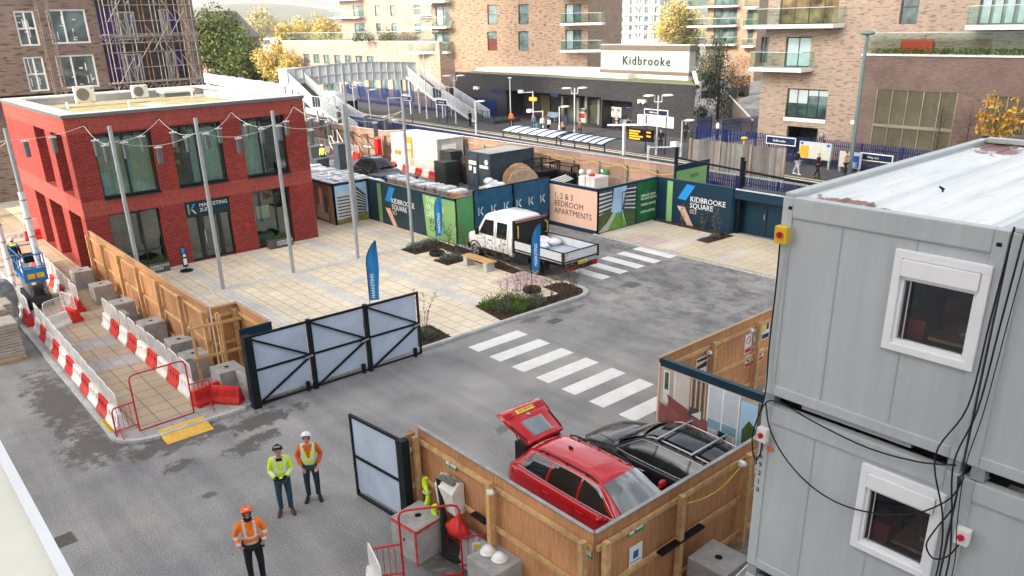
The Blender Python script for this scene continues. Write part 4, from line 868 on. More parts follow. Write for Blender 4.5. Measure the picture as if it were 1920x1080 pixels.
# ================================================================ poles, lanterns, flags, bench, beds
POLE = M('pole_grey', (.36, .38, .40), .4, .12, metal=.3)
def pole(x, y, h, label, z=PZ, wrap=None, group='festoon poles round the plaza'):
 t = thing('light_pole', label, 'pole', (x, y, z), 0, group)
 q = MB(); q.cyl((0, 0, 0), (0, 0, h), .085, .075, 16); q.build('shaft', POLE, t)
 if wrap:
  q = MB(); q.tube([(0, 0, .2+k*.2) for k in range(int((wrap-.2)/.2)+1)], [.125+.012*math.sin(k*2.3) for k in range(int((wrap-.2)/.2)+1)], 12); q.build('wrapping', M('white_wrap', (.66, .66, .68), .5, .12, 6), t)
  q = MB()
  for k in range(6): q.cyl((0, 0, .5+k*.75), (0, 0, .56+k*.75), .142, n=12)
  q.build('tape_trim', M('brown_tape', (.33, .25, .20), .6), t)
 return t
for i, (x, lb) in enumerate(((8.42, 'grey festoon pole before the lower shop window, base hidden by the fence'), (11.66, 'grey festoon pole before the entrance door'), (14.95, 'grey festoon pole in front of the planter with white lettering'), (18.35, 'grey festoon pole beyond the red building, doubled by another behind'), (21.55, 'grey festoon pole in the planted bed by the slate board'))): pole(x, 32.95, 7.22, lb)
pole(5.65, 36.9, 7.1, 'festoon pole wrapped in white plastic beside the blue lift', wrap=4.8); pole(5.0, 40.3, 6.9, 'white wrapped festoon pole at the picture edge behind the lift', wrap=5.2)
pole(21.75, 38.75, 8.2, 'grey pole standing behind the pole beyond the red building')
pole(28.6, 58.0, 6.0, 'slim grey pole in the storage yard beside the white hoarding notice', z=0, group=None)
CABW = M('cable_white', (.62, .58, .50), .5, .1)
HK = [(8.73, 38.02, 6.9), (11.84, 38.02, 6.9), (15.19, 38.02, 6.9), (18.38, 38.02, 6.9)]
PT = [(5.65, 36.9, 6.75), (8.42, 32.95, 6.75), (11.66, 32.95, 6.75), (14.95, 32.95, 6.75), (18.35, 32.95, 6.75), (21.55, 32.95, 6.75)]
LAMP_GREY = M('lantern_grey', (.10, .115, .125), .45, .15)
def lantern(p, label):
 t = thing('festoon_lantern', label, 'lantern', p, 0, 'hanging cylinder lanterns of the festoon lights')
 q = MB(); q.cyl((0, 0, -.70), (0, 0, -.12), .105, n=14); q.build('shade', LAMP_GREY, t)
 q = MB(); q.cyl((0, 0, -.10), (0, 0, 0), .03, n=8); q.cb((0, 0, -.07), (.28, .08, .05)); q.build('bracket', WPLAS, t); return t
LP = None; nl = 0
def festoon(a, b, sag, ts, where):
 global nl
 a, b = Vector(a), Vector(b); f = lambda s: a.lerp(b, s)-Vector((0, 0, sag*4*s*(1-s)))
 q = MB(); q.tube([f(k/16) for k in range(17)], .011, 6); solo(q, 'festoon_cable', CABW, f'sagging pale festoon cable {where}', 'cable', 'festoon cables over the plaza')
 for s, w_ in zip(ts, (('high', 'low') if len(ts) > 1 else ('midway',))): lantern(f(s), f'lantern {w_} on the cable {where}')
nm = ['the wrapped pole', 'the fence pole', 'the entrance pole', 'the planter pole', 'the far pole', 'the bed pole']; hn = ['the first hook', 'the second hook', 'the third hook', 'the last hook']
for i in range(4):
 festoon(HK[i], PT[i], .28 if i else .15, (.45, .8), f'from {hn[i]} to {nm[i]}')
 festoon(HK[i], PT[i+1], .35, (.35, .7), f'from {hn[i]} down to {nm[i+1]}')
for i in (1, 2, 3, 4): festoon(PT[i], PT[i+1], .35, (.5,), f'between {nm[i]} and {nm[i+1]}')
festoon(PT[0], (5.0, 40.3, 6.4), .3, (.5,), 'between the two wrapped poles'); festoon(PT[0], (1.5, 40, 6.6), .3, (.35, .7), 'from the wrapped pole to the picture edge')
festoon(HK[3], (21.75, 38.75, 6.7), .5, (.5, .85), 'from the last wall hook to the pole behind'); festoon((21.75, 38.75, 6.7), PT[5], .4, (.35, .7), 'from the rear pole to the planted bed')
# feather flags on tyres
FBLUE = M('flag_blue', (.015, .17, .42), .6, .3, 2)
def feather(x, y, h, label, bend=.55, wy=0, w_=.50):
 t = thing('feather_flag', label, 'flag', (x, y, PZ), 0, 'blue feather flags on tyre bases')
 q = MB(); q.tube([(.29*math.cos(a), .29*math.sin(a), .11) for a in [k*PI/10 for k in range(20)]], .105, 10, closed=True); q.cyl((0, 0, .02), (0, 0, .12), .2, n=16); q.build('tyre_base', RUBBER, t)
 n_ = 14; pts = [Vector((0, 0, .1+(h-.1)*k/n_)) for k in range(n_+1)]
 for k in range(n_+1): s = max(0, (k/n_-.7)/.3); pts[k] += Vector((CR.x, CR.y, 0))*(w_*.92*s*s); pts[k].z -= .10*s*s
 q = MB(); q.tube(pts, .016, 6); q.build('flag_pole', BLACK, t)
 q = MB(); vs = []; dd = Vector((CR.x, CR.y, 0)).normalized(); nn = Vector((-dd.y, dd.x, 0))
 k0 = 4; rows = list(range(k0, n_+1)); m_ = 5
 for k in rows:
  s = (k-k0)/(n_-k0); sq = max(0, (k/n_-.7)/.3); wd = w_*(.80+.2*min(1, s*2))-w_*.92*sq*sq+.02
  for j in range(m_+1): vs.append(pts[k]+dd*(wd*j/m_)+nn*.06*math.sin(j*1.4+k*.7)*(j/m_))
 q.add(vs, [(i*(m_+1)+j, i*(m_+1)+j+1, (i+1)*(m_+1)+j+1, (i+1)*(m_+1)+j) for i in range(len(rows)-1) for j in range(m_)], smooth=True)
 f = q.build('flag_cloth', FBLUE, t, recalc=False)
 text('lettering', 'MARKETING', .17, Vector((x, y, PZ))+dd*.24-nn*.09+Vector((0, 0, 1.15)), (0, 0, 1), -nn, TXTW, f)
 return t
feather(21.35, 30.55, 3.1, 'blue feather flag on a tyre in front of the light green board', w_=.34); feather(20.85, 23.15, 3.0, 'blue feather flag on a tyre before the tipper truck', w_=.36); feather(13.9, 24.4, 3.4, 'blue feather flag standing behind the mesh gates', w_=.42)
t = thing('pavement_sign', 'small dark feather sign on a round black base by the door', 'sign', (11.5, 36.9, PZ))
q = MB(); q.lathe([(0, 0), (.30, 0), (.30, .04), (.05, .07), (0, .07)], 20); q.build('base', BLACK, t)
q = MB(); q.prism([(-.12, 0, .2), (.12, 0, .2), (.14, 0, .8), (.10, 0, 1.15), (-.02, 0, 1.22), (-.12, 0, 1.0)], (0, .02, 0)); b = q.build('sign_blade', NAVY, t); q = MB(); q.box((-.07, -.004, .3), (.09, -.001, .6)); q.box((-.05, -.004, .68), (.08, -.001, .8)); q.build('print', WHITE, b); q = MB(); q.box((-.08, -.004, .85), (.06, -.001, 1.1)); q.build('print', BLUEP, b)
q = MB(); q.cyl((0, 0, .05), (0, 0, .25), .02, n=8); q.build('stem', BLACK, t)
# bench
t = thing('bench', 'timber topped bench on two pale stone supports beside the planted bed', 'bench', (21.45, 27.45, PZ))
q = MB()
for k in range(5): q.box((21.22+k*.105, 26.45, PZ+.42), (21.31+k*.105, 28.42, PZ+.48))
q.build('seat', timber('bench_timber', (.50, .30, .12), .1), t, True)
for y in (26.6, 28.05): q = MB(); q.box((21.24, y, PZ), (21.70, y+.26, PZ+.42)); q.build('support', M('bench_support', (.42, .45, .46), .7, .1), t, True, bevel=.015)
# leaves and plants
def leafy(name, cs, rough=.6, trans=0):
 if name in MATS: return MATS[name]
 mt, nt, p = _new(name); MATS[name] = mt
 g = nd(nt, 'ShaderNodeNewGeometry'); n_ = len(cs)
 out = ramp(nt, g.outputs['Random Per Island'], [(i/(n_-1), c) for i, c in enumerate(cs)])
 nt.links.new(out, p.inputs['Base Color']); p.inputs['Roughness'].default_value = rough; p.inputs['Specular IOR Level'].default_value = .25
 return mt
def rnd_dir():
 while True:
  v = Vector((random.uniform(-1, 1), random.uniform(-1, 1), random.uniform(-1, 1)))
  if .05 < v.length < 1: return v.normalized()
def leaf(q, p, s, d=None, asp=.55, mi=None):
 a = d or rnd_dir(); b = a.cross(rnd_dir()).normalized(); p = Vector(p)
 q.add([p-a*s, p+b*s*asp, p+a*s, p-b*s*asp], [(0, 1, 2, 3)], mi)
BARK = M('bark', (.10, .07, .05), .9, .4, 9); MULCHC = M('mulch_soil', (.055, .035, .026), .95, .5, 14, bmp=.8)
MULCHB = leafy('bark_chips', [(.02, .012, .01), (.07, .035, .025), (.13, .07, .045), (.05, .025, .02)], .9)
def bed(name, pts, n, label=None, z=PZ+.006):
 q = MB(); q.prism([(x, y, z-.02) for x, y in pts], (0, 0, .03)); 
 cx, cy = sum(p[0] for p in pts)/len(pts), sum(p[1] for p in pts)/len(pts)
 tag(q.build(name, MULCHC), kind='structure')
 xs = [p[0] for p in pts]; ys = [p[1] for p in pts]; q = MB(); k = 0
 def inside(x, y):
  c = False; j = len(pts)-1
  for i in range(len(pts)):
   if (pts[i][1] > y) != (pts[j][1] > y) and x < (pts[j][0]-pts[i][0])*(y-pts[i][1])/(pts[j][1]-pts[i][1])+pts[i][0]: c = not c
   j = i
  return c
 while k < n:
  x, y = random.uniform(min(xs), max(xs)), random.uniform(min(ys), max(ys)); k += 1
  if inside(x, y): leaf(q, (x, y, z+.02+random.uniform(0, .04)), random.uniform(.02, .055), Vector((random.uniform(-1, 1), random.uniform(-1, 1), random.uniform(-.4, .4))).normalized(), .5)
 tag(q.build('bark_chippings', MULCHB, recalc=False), 'dark bark chippings spread over the planting bed', 'bark chippings', kind='stuff')
bedA = [(17.75, 21.48), (22.0, 21.5)] + arc(21.95, 22.2, .68, -80, 0) + [(22.62, 23.2), (21.6, 23.3), (21.5, 22.15), (20.3, 22.3), (19.2, 23.3), (18.05, 23.4)]
bed('planting_bed', bedA, 2600); bed('planting_bed', [(14.0, 21.48), (15.4, 21.48), (15.55, 23.0), (14.2, 23.2)], 800)
bed('planting_bed', [(20.65, 31.4), (22.9, 31.35), (22.95, 32.9), (20.65, 32.7)], 900); bed('planting_bed', [(20.65, 28.75), (21.9, 28.85), (21.9, 29.95), (20.65, 29.9)], 600); bed('planting_bed', [(21.95, 25.6), (22.6, 25.7), (23.0, 29.0), (23.1, 31.3), (22.2, 31.3), (21.95, 29)], 1500); bed('planting_bed', [(33.9, 22.9), (34.45, 22.9), (34.45, 27.7), (34.1, 27.7)], 500, z=.06); bed('planting_bed', [(32.2, 22.6), (34.3, 22.5), (34.3, 23.3), (32.3, 23.4)], 400, z=.06)
LAV = leafy('grey_green_leaves', [(.06, .085, .06), (.11, .14, .105), (.16, .19, .15), (.09, .12, .075)]); GRN = leafy('fresh_green_leaves', [(.04, .085, .015), (.08, .16, .02), (.14, .24, .04), (.10, .13, .03)]); AUT = leafy('autumn_leaves', [(.22, .13, .05), (.30, .12, .06), (.16, .11, .06), (.38, .20, .07)]); HEDGE = leafy('box_leaves', [(.02, .045, .008), (.05, .10, .015), (.10, .17, .03)])
tag(LITTER.build('fallen_leaves', leafy('fallen_leaf', [(.10, .06, .03), (.25, .15, .06), (.05, .04, .03), (.4, .36, .3)]), recalc=False), 'small fallen leaves and grit scattered over the ground', 'leaf litter', kind='stuff')
def low_plant(x, y, r, h, n, mt, label, upr=.6, z=PZ, group='low plants in the planting beds', cat='plant', name='low_plant', ls=.05):
 q = MB()
 for _ in range(n):
  a, rr, zz = random.uniform(0, 2*PI), r*math.sqrt(random.random()), random.random(); ht = h*(1-.6*(rr/r)**2)
  d = Vector((math.cos(a)*rr/r, math.sin(a)*rr/r, upr+random.random())).normalized()+rnd_dir()*.5
  leaf(q, (math.cos(a)*rr, math.sin(a)*rr, .03+ht*zz*random.uniform(.4, 1)), random.uniform(.6, 1.3)*ls, d.normalized(), .3)
 return solo(q, name, mt, label, cat, group, loc=(x, y, z), recalc=False)
spots = [(18.6, 22.2, .38, .34, 0), (19.0, 22.75, .42, .5, 1), (19.3, 22.1, .3, .3, 1), (18.35, 22.85, .35, .42, 1), (19.75, 22.0, .38, .32, 0), (20.15, 22.05, .3, .3, 0), (18.9, 21.85, .28, .28, 1), (19.35, 22.55, .36, .46, 1),
  (14.6, 22.4, .36, .3, 0), (14.75, 22.0, .26, .25, 0), (21.1, 32.2, .34, .3, 0), (21.7, 32.35, .36, .32, 0), (22.3, 32.4, .34, .3, 0), (21.2, 29.5, .32, .3, 0), (21.55, 29.3, .34, .32, 0), (33.3, 22.95, .2, .15, 0)]
wh = ['at the middle of the rounded bed', 'highest clump behind the rounded bed centre', 'in the heart of the rounded bed', 'at the plaza side of the rounded bed', 'towards the tyre in the rounded bed', 'just past the tyre in the rounded bed', 'at the kerb side of the rounded bed', 'between the tall clumps of the rounded bed', 'beside the gate end', 'nearer the kerb by the gate end', 'at the left of the bed by the slate board', 'in the middle of the bed by the slate board', 'under the flag by the slate board', 'in the small square bed beside the bench', 'nearer the bench in the small square bed', 'in the bed before the navy name board']
for (x, y, r, h, k), ww in zip(spots, wh): low_plant(x, y, r*1.3, h*1.45, 760 if k else 560, GRN if k else LAV, ('fresh green leafy clump ' if k else 'low grey green lavender mound ')+ww, 1.2 if k else .5)
def whip(x, y, h, label, n=3, nl=40, z=PZ, mt=AUT, spread=.25):
 t = thing('young_shrub', label, 'shrub', (x, y, z), 0, 'thin bare autumn shrubs in the beds'); q = MB(); L_ = MB()
 for i in range(n):
  a = random.uniform(0, 2*PI); p = Vector((random.uniform(-.06, .06), random.uniform(-.06, .06), 0)); pts = [p]; d = Vector((math.cos(a)*spread, math.sin(a)*spread, 1)).normalized(); hh = h*random.uniform(.65, 1)
  for k in range(6): p = p+d*hh/6; d = (d+rnd_dir()*.16).normalized(); pts.append(p.copy())
  q.tube(pts, [.012*(1-k/8) for k in range(7)], 5)
  for k in range(2, 7):
   for _ in range(2):
    e = (d+rnd_dir()).normalized()*random.uniform(.1, .25); q.tube([pts[k], pts[k]+e], [.006, .003], 4)
    for _ in range(max(1, nl//12)): leaf(L_, pts[k]+e*random.random()+rnd_dir()*.05, random.uniform(.018, .04))
 q.build('stems', BARK, t); L_.build('leaves', mt, t, recalc=False)
ws = [(22.55, 31.2, 1.5), (22.5, 30.5, 1.6), (22.6, 29.8, 1.7), (22.5, 29.0, 1.6), (22.45, 28.2, 1.5), (22.4, 27.4, 1.6), (22.35, 26.6, 1.4), (19.9, 21.9, 1.3), (20.6, 21.75, 1.4), (21.3, 21.75, 1.5), (21.9, 21.8, 1.4), (22.3, 22.2, 1.5), (19.7, 22.6, 1.6), (20.3, 22.9, 1.4), (14.45, 22.2, 1.45), (15.0, 22.5, 1.75), (33.4, 23.0, 1.5), (34.1, 25.6, 1.3), (34.2, 24.4, 1.3), (18.9, 22.4, 1.3)]
wl = ['at the green board corner', 'second from the green board corner', 'third from the green board, by the truck bonnet', 'before the truck front wheel', 'beside the truck cab doors', 'before the truck headboard', 'last before the pink paving', 'near the kerb left of the tyre', 'along the kerb past the tyre', 'along the curved kerb, further on', 'at the bend of the rounded kerb', 'at the far tip of the rounded bed', 'behind the tyre', 'between tyre and pink paving', 'next to the gate end', 'taller one right of the gate end', 'in the bed before the navy doors', 'before the name board lettering', 'below the salmon stripe of the name board', 'among the green clumps of the rounded bed']
for (x, y, h), ww in zip(ws, wl): whip(x, y, h, 'thin bare brown shrub '+ww, 4, 30)
# planters by the windows
def planter(x, y, label):
 t = thing('planter', label, 'planter', (x, y, PZ), 0, 'dark planters by the shop windows'); q = MB(); q.box((-.62, -.22, 0), (.62, .22, .48)); q.build('trough', M('planter_grey', (.085, .08, .078), .6, .15), t, bevel=.01)
 text('lettering', 'KIDBROOKE\nSQUARE', .155, (x-.25, y-.22, PZ+.27), (1, 0, 0), (0, -1, 0), TXTW, t, line=.85)
 q = MB()
 for _ in range(900):
  a, b = random.uniform(-.58, .58), random.uniform(-.2, .2); hh = .30*(1-(a/.75)**4)*(1-(b/.3)**2)*(.75+.25*math.sin(a*9)); leaf(q, (a, b, .46+hh*random.uniform(.2, 1)), random.uniform(.02, .045))
 q.build('foliage', HEDGE, t, recalc=False)
planter(10.35, 37.75, 'dark planter with clipped shrub half hidden by the timber fence'); planter(16.6, 37.72, 'dark planter with clipped shrub and white lettering right of the door')
# ================================================================ vehicles
CARGL = glass('car_glass', (.012, .016, .018), .03); WSGL = glass('windscreen_glass', (.10, .125, .13), .02); WSGL.node_tree.nodes['Principled BSDF'].inputs['IOR'].default_value = 2.3; CHROME = M('chrome', (.6, .6, .6), .18, .05, metal=1); TYRE = M('tyre_rubber', (.015, .015, .016), .8, .2); ALLOY = M('alloy', (.45, .46, .47), .3, .1, metal=.8); LAMPR = M('tail_lamp_red', (.35, .01, .01), .2, .2); LAMPW = M('headlamp', (.55, .6, .62), .12, .1); TRIMB = M('trim_black', (.012, .012, .013), .5, .2); PLATEY = M('plate_yellow', (.75, .55, .06), .45, .05)
def boolean_cut(o, cutter):
 md = o.modifiers.new('cut', 'BOOLEAN'); md.operation = 'DIFFERENCE'; md.object = cutter; md.solver = 'EXACT'
 dg = bpy.context.evaluated_depsgraph_get(); me = bpy.data.meshes.new_from_object(o.evaluated_get(dg)); o.modifiers.clear()
 old = o.data; o.data = me; bpy.data.meshes.remove(old); bpy.data.objects.remove(cutter)
def wheel(par, x, y, r, side, wd=.21, spokes=10, rim=ALLOY):
 n = 28; vs = []
 for yy, rr in ((-wd/2, r*.72), (-wd/2, r*.93), (-wd/2+.03, r), (wd/2-.03, r), (wd/2, r*.93), (wd/2, r*.72)): vs.append([(x+rr*math.cos(2*PI*k/n), y+yy, r+rr*math.sin(2*PI*k/n)) for k in range(n)])
 q = MB(); q.loft(vs, cap=False); w_ = q.build('wheel', TYRE, par)
 q = MB(); yo = y+side*(wd/2-.02)
 q.tube([(x+r*.68*math.cos(a), yo, r+r*.68*math.sin(a)) for a in [k*PI/12 for k in range(24)]], r*.05, 6, closed=True); q.cyl((x, yo-side*.06, r), (x, yo, r), r*.16, n=12)
 for k in range(spokes):
  a = 2*PI*k/spokes; q.bar((x+r*.12*math.cos(a), yo-side*.01, r+r*.12*math.sin(a)), (x+r*.66*math.cos(a), yo-side*.015, r+r*.66*math.sin(a)), .03, .05)
 q.build('rim', rim, w_); q = MB(); q.cyl((x, yo-side*.07, r), (x, yo-side*.05, r), r*.7, n=20); q.build('brake_disc', TRIMB, w_); return w_
def interp(tab, x):
 for (a, *va), (b, *vb) in zip(tab, tab[1:]):
  if a <= x <= b:
   s = (x-a)/(b-a) if b > a else 0; return [p+(r-p)*s for p, r in zip(va, vb)]
 return list(tab[-1][1:]) if x > tab[-1][0] else list(tab[0][1:])
def estate(name, label, loc, rz, paint, tail_open=False, bars=False, rails=TRIMB, L=4.78, W=1.82, chromewin=True):
 """estate car, +x is forward; body loft, greenhouse loft, glass panes, wheels"""
 t = thing(name, label, 'car', loc, rz, 'cars parked in the timber bay'); hl, hw = L/2, W/2
 # station: x, half width at waist, bottom, top centre, half width of the top
 st = [(-hl, .72, .36, .74, .60), (-hl+.06, .84, .28, .90, .74), (-hl+.35, hw*.985, .22, .96, .80), (-1.4, hw, .20, .95, .80), (0, hw, .19, .93, .80), (.75, hw, .19, .935, .80), (1.05, hw*.995, .19, .95, .78), (1.5, hw*.985, .19, .91, .72), (hl-.42, hw*.95, .20, .80, .62), (hl-.15, .80, .22, .70, .52), (hl-.03, .68, .27, .60, .44), (hl, .56, .34, .54, .40)]
 secs = []
 N_ = 46
 for i in range(N_+1):
  x = -hl+L*i/N_; w_, zb, zt, wt = interp(st, x)
  half = [(w_*.55, zb), (w_*.90, zb), (w_*.985, zb+.10), (w_, zb+(zt-zb)*.40), (w_*1.0, zb+(zt-zb)*.62), (w_*.985, zb+(zt-zb)*.74), (w_*.95, zt-.05), (wt, zt), (wt*.55, zt+.025)]
  ring = [(x, y, z) for y, z in half]+[(x, 0, zt+.03)]+[(x, -y, z) for y, z in half[::-1]]
  secs.append(ring)
 q = MB(); q.loft(secs); body = q.build('body', paint, t)
 wx = (-1.36, 1.36); r = .325
 c = MB()
 for x in wx:
  for s in (-1, 1): c.cyl((x, s*(hw-.24), r), (x, s*(hw+.2), r), r+.055, n=32)
 boolean_cut(body, c.build('cutter', paint, None)); body.data.materials.clear(); body.data.materials.append(paint)
 for p in body.data.polygons: p.material_index = 0
 q = MB()
 for x in wx:
  for s in (-1, 1): q.cyl((x, s*(hw-.26), r), (x, s*(hw-.235), r), r+.07, n=28)
 q.build('wheel_arch', TRIMB, t)
 for x in wx:
  for s in (-1, 1): wheel(t, x, s*(hw-.11), r, s)
 # greenhouse
 gh = [(-hl+.12, .70, .94, .955, .62), (-hl+.42, .755, .95, 1.33, .50), (-hl+.75, .775, .95, 1.43, .525), (-.9, .80, .94, 1.475, .545), (-.1, .805, .935, 1.485, .55), (.35, .80, .935, 1.445, .55), (.62, .795, .94, 1.33, .58), (1.22, .74, .95, .965, .66)]
 def gs(x): return interp(gh, x)
 def P(x, f, out=0.0):
  wb, zb, zt, wr = gs(x); bow = .028*math.sin(PI*min(1, max(0, f))); y = wb+(wr-wb)*f+bow+out; return y, zb+(zt-.045-zb)*f
 secs = []; x0, x1 = gh[0][0], gh[-1][0]; N2 = 40
 for i in range(N2+1):
  x = x0+(x1-x0)*i/N2; wb, zb, zt, wr = gs(x)
  half = [(wb, zb-.06)]+[P(x, f) for f in (0, .25, .5, .75, 1)]+[(wr*.93, zt-.015), (wr*.6, zt+.012)]
  secs.append([(x, y, z) for y, z in half]+[(x, 0, zt+.028)]+[(x, -y, z) for y, z in half[::-1]])
 q = MB(); q.loft(secs); cab = q.build('roof', paint, t)
 # side windows
 def pane(xa0, xb0, xa1, xb1, s, f0=.06, f1=.90, mt=CARGL, nm='side_window', off=.006):
  q = MB(); n = 8; vs = []
  for j in range(5):
   f = f0+(f1-f0)*j/4; a = xa0+(xa1-xa0)*j/4; b = xb0+(xb1-xb0)*j/4
   for i in range(n+1): x = a+(b-a)*i/n; y, z = P(x, f, off); vs.append((x, s*y, z))
  q.add(vs, [(j*(n+1)+i, j*(n+1)+i+1, (j+1)*(n+1)+i+1, (j+1)*(n+1)+i) for j in range(4) for i in range(n)], smooth=True); return q.build(nm, mt, t)
 for s in (-1, 1):
  pane(-.06, .93, -.06, .46, s); pane(-1.02, -.12, -.98, -.12, s); pane(-hl+.42, -1.08, -hl+.72, -1.05, s)
  q = MB(); lo_ = [(x, s*(P(x, .03, .012)[0]), P(x, .03)[1]) for x in [-hl+.36+(1.0+hl-.36)*i/20 for i in range(21)]]
  hi_ = [(x, s*(P(x, .93, .012)[0]), P(x, .93)[1]) for x in [-hl+.72+(.42+hl-.72)*i/20 for i in range(21)]]
  q.tube(lo_, .009, 5); q.tube([lo_[0]]+hi_+[lo_[-1]], .008, 5); q.build('window_trim', CHROME if chromewin else TRIMB, t)
  q = MB(); pts = [(x, s*(gs(x)[3]*.97), gs(x)[2]+.035) for x in [-hl+.85+(.25+hl-.85)*i/14 for i in range(15)]]; pts[0] = (pts[0][0]-.04, pts[0][1], pts[0][2]-.05); pts[-1] = (pts[-1][0]+.05, pts[-1][1], pts[-1][2]-.06)
  q.tube(pts, .018, 6)
  for k in (2, 7, 12): x, y, z = pts[k]; q.cb((x, y, z-.025), (.06, .03, .05))
  q.build('roof_rail', rails, t)
  q = MB(); q.ball((.80, s*(hw+.10), .99), (.075, .12, .085), 12); q.cb((.84, s*(hw-.0), .96), (.06, .14, .03)); q.build('wing_mirror', paint if tail_open else TRIMB, t)
  for xh in (-.92, .12): q = MB(); q.tube([(xh-.10, s*(hw+.005), .80), (xh-.08, s*(hw+.03), .805), (xh+.08, s*(hw+.03), .80), (xh+.10, s*(hw+.005), .79)], .014, 6); q.build('door_handle', CHROME if not tail_open else paint, t)
  q = MB()
  for xd in (.98, -.09, -1.02):
   pts = [(xd+(.0 if xd != -1.02 else -.10*max(0, (.6-z))), s*(interp(st, xd)[0]*(1.003 if z > .3 else .99)), z) for z in (.28, .42, .56, .70, .80)]; q.tube(pts, .006, 4)
  q.build('door_seam', TRIMB, t)
  q = MB(); q.tube([(x, s*(interp(st, x)[0]*.995+.004), .33) for x in [-1.0+2.0*i/8 for i in range(9)]], .02, 5); q.build('side_strip', CHROME if not tail_open else paint, t)
  q = MB(); q.loft([[(hl-.12-.42*i/5, s*(.62+.045*i), .60+.012*i), (hl-.12-.42*i/5, s*(.62+.05*i), .66+.022*i), (hl-.16-.42*i/5, s*(.50+.05*i), .69+.023*i)] for i in range(6)]); q.build('headlamp', LAMPW, t)
  q = MB(); q.loft([[(-hl+.03+.1*i, s*(.70+.07*min(i, 2.2)), .66), (-hl+.02+.1*i, s*(.72+.075*min(i, 2.2)), .80), (-hl+.08+.1*i, s*(.70+.06*min(i, 2.2)), .92)] for i in range(4)]); q.build('tail_lamp', LAMPR, t)
 # windscreen
 def roofpt(x, fy, off=.008):
  wb, zb, zt, wr = gs(x); return (x, wr*fy, zt+.03*(1-fy*fy)+off)
 q = MB(); n = 8; vs = []
 for i in range(7):
  x = .42+(1.14-.42)*i/6
  for j in range(n+1): fy = -1+2*j/n; wb, zb, zt, wr = gs(x); vs.append((x+.05*(1-fy*fy), fy*(wr*.94+.03*i/6), zt+.014+.03*(1-fy*fy)+(.02*(1-fy*fy))))
 q.add(vs, [(i*(n+1)+j, i*(n+1)+j+1, (i+1)*(n+1)+j+1, (i+1)*(n+1)+j) for i in range(6) for j in range(n)], smooth=True); ws = q.build('windscreen', WSGL if tail_open else CARGL, t)
 q = MB()
 for y0 in (-.45, .12): q.bar((1.13, y0, 1.015), (1.0, y0+.52, 1.10), .02)
 q.build('wiper', TRIMB, t)
 q = MB(); q.box((hl-.04, -.42, .44), (hl+.012, .42, .60)); q.build('grille', TRIMB, t)
 q = MB(); q.ball((-1.05, 0, 1.51), (.09, .02, .05), 8); q.build('aerial', TRIMB if tail_open else paint, t)
 # bonnet creases
 q = MB()
 for s in (-1, 1): q.tube([(1.2+.1*k, s*(.62-.03*k), interp(st, 1.2+.1*k)[2]+.022) for k in range(8)], .008, 4)
 q.build('bonnet_crease', paint, t)
 if tail_open:
  # tailgate swung up about the rear edge of the roof
  hx, hz = -hl+.50, 1.44; ang = R_(22)       # the gate points back and up
  d = Vector((-math.cos(ang), 0, math.sin(ang))); u = Vector((-math.sin(ang), 0, -math.cos(ang)))*-1
  Q = lambda a, y, o=0: Vector((hx, y, hz))+d*a+u*o
  prof = [(0, .58, .03), (.12, .60, .06), (.62, .66, .06), (.66, .68, .08), (.98, .70, .10), (1.10, .66, .02), (1.12, .6, -.04)]
  secs = [[Q(a, -w_, o), Q(a, -w_*.8, o+.03), Q(a, 0, o+.045), Q(a, w_*.8, o+.03), Q(a, w_, o), Q(a, w_*.95, o-.07), Q(a, 0, o-.06), Q(a, -w_*.95, o-.07)] for a, w_, o in prof]
  q = MB(); q.loft(secs); tg = q.build('tailgate', paint, t)
  q = MB(); n = 6; vs = []
  for i in range(5):
   a = .10+.50*i/4; w_ = .60+.06*i/4
   for j in range(n+1): fy = -1+2*j/n; vs.append(Q(a, fy*w_*.88, .066+.045*(1-fy*fy)))
  q.add(vs, [(i*(n+1)+j, i*(n+1)+j+1, (i+1)*(n+1)+j+1, (i+1)*(n+1)+j) for i in range(4) for j in range(n)], smooth=True); q.build('rear_window', WSGL, tg)
  q = MB(); q.tube([Q(.08, -.54, .085), Q(.62, -.61, .085)], .02, 5); q.tube([Q(.08, .54, .085), Q(.62, .61, .085)], .02, 5); q.build('window_seal', TRIMB, tg)
  q = MB(); q.prism([Q(.80, -.26, .145), Q(.80, .26, .145), Q(.92, .26, .145), Q(.92, -.26, .145)], u*.012); q.build('number_plate', PLATEY, tg)
  text('lettering', 'AX58 LTF', .10, (tm_ := mat_of(t)) @ Q(.905, .23, .158), tm_.to_3x3() @ Vector((0, -1, 0)), tm_.to_3x3() @ u, TXTD, tg, ext=.002)
  q = MB(); q.cyl(Q(.71, 0, .13), Q(.71, 0, .15), .045, n=16); q.build('round_badge', CHROME, tg)
  for s in (-1, 1): q = MB(); q.prism([Q(.78, s*.38, .135), Q(.78, s*.62, .12), Q(.94, s*.60, .12), Q(.94, s*.38, .135)], u*.01); q.build('tail_lamp', LAMPR, tg)
  q = MB()
  for s in (-1, 1): q.cyl(Q(.45, s*.57, -.03), (hx+.12, s*.62, 1.0), .012, n=6)
  q.build('gas_strut', TRIMB, t)
  q = MB(); q.box((-hl+.02, -.55, .62), (-hl+.40, .55, 1.36)); q.build('boot_interior', TRIMB, t)
 else:
  q = MB(); n = 6; vs = []
  for i in range(4):
   x = -hl+.20+.24*i/3
   for j in range(n+1): fy = -1+2*j/n; wb, zb, zt, wr = gs(x); vs.append((x-.03*(1-fy*fy), fy*wr*.86, zt+.03))
  q.add(vs, [(i*(n+1)+j, i*(n+1)+j+1, (i+1)*(n+1)+j+1, (i+1)*(n+1)+j) for i in range(3) for j in range(n)], smooth=True); q.build('rear_window', CARGL, t)
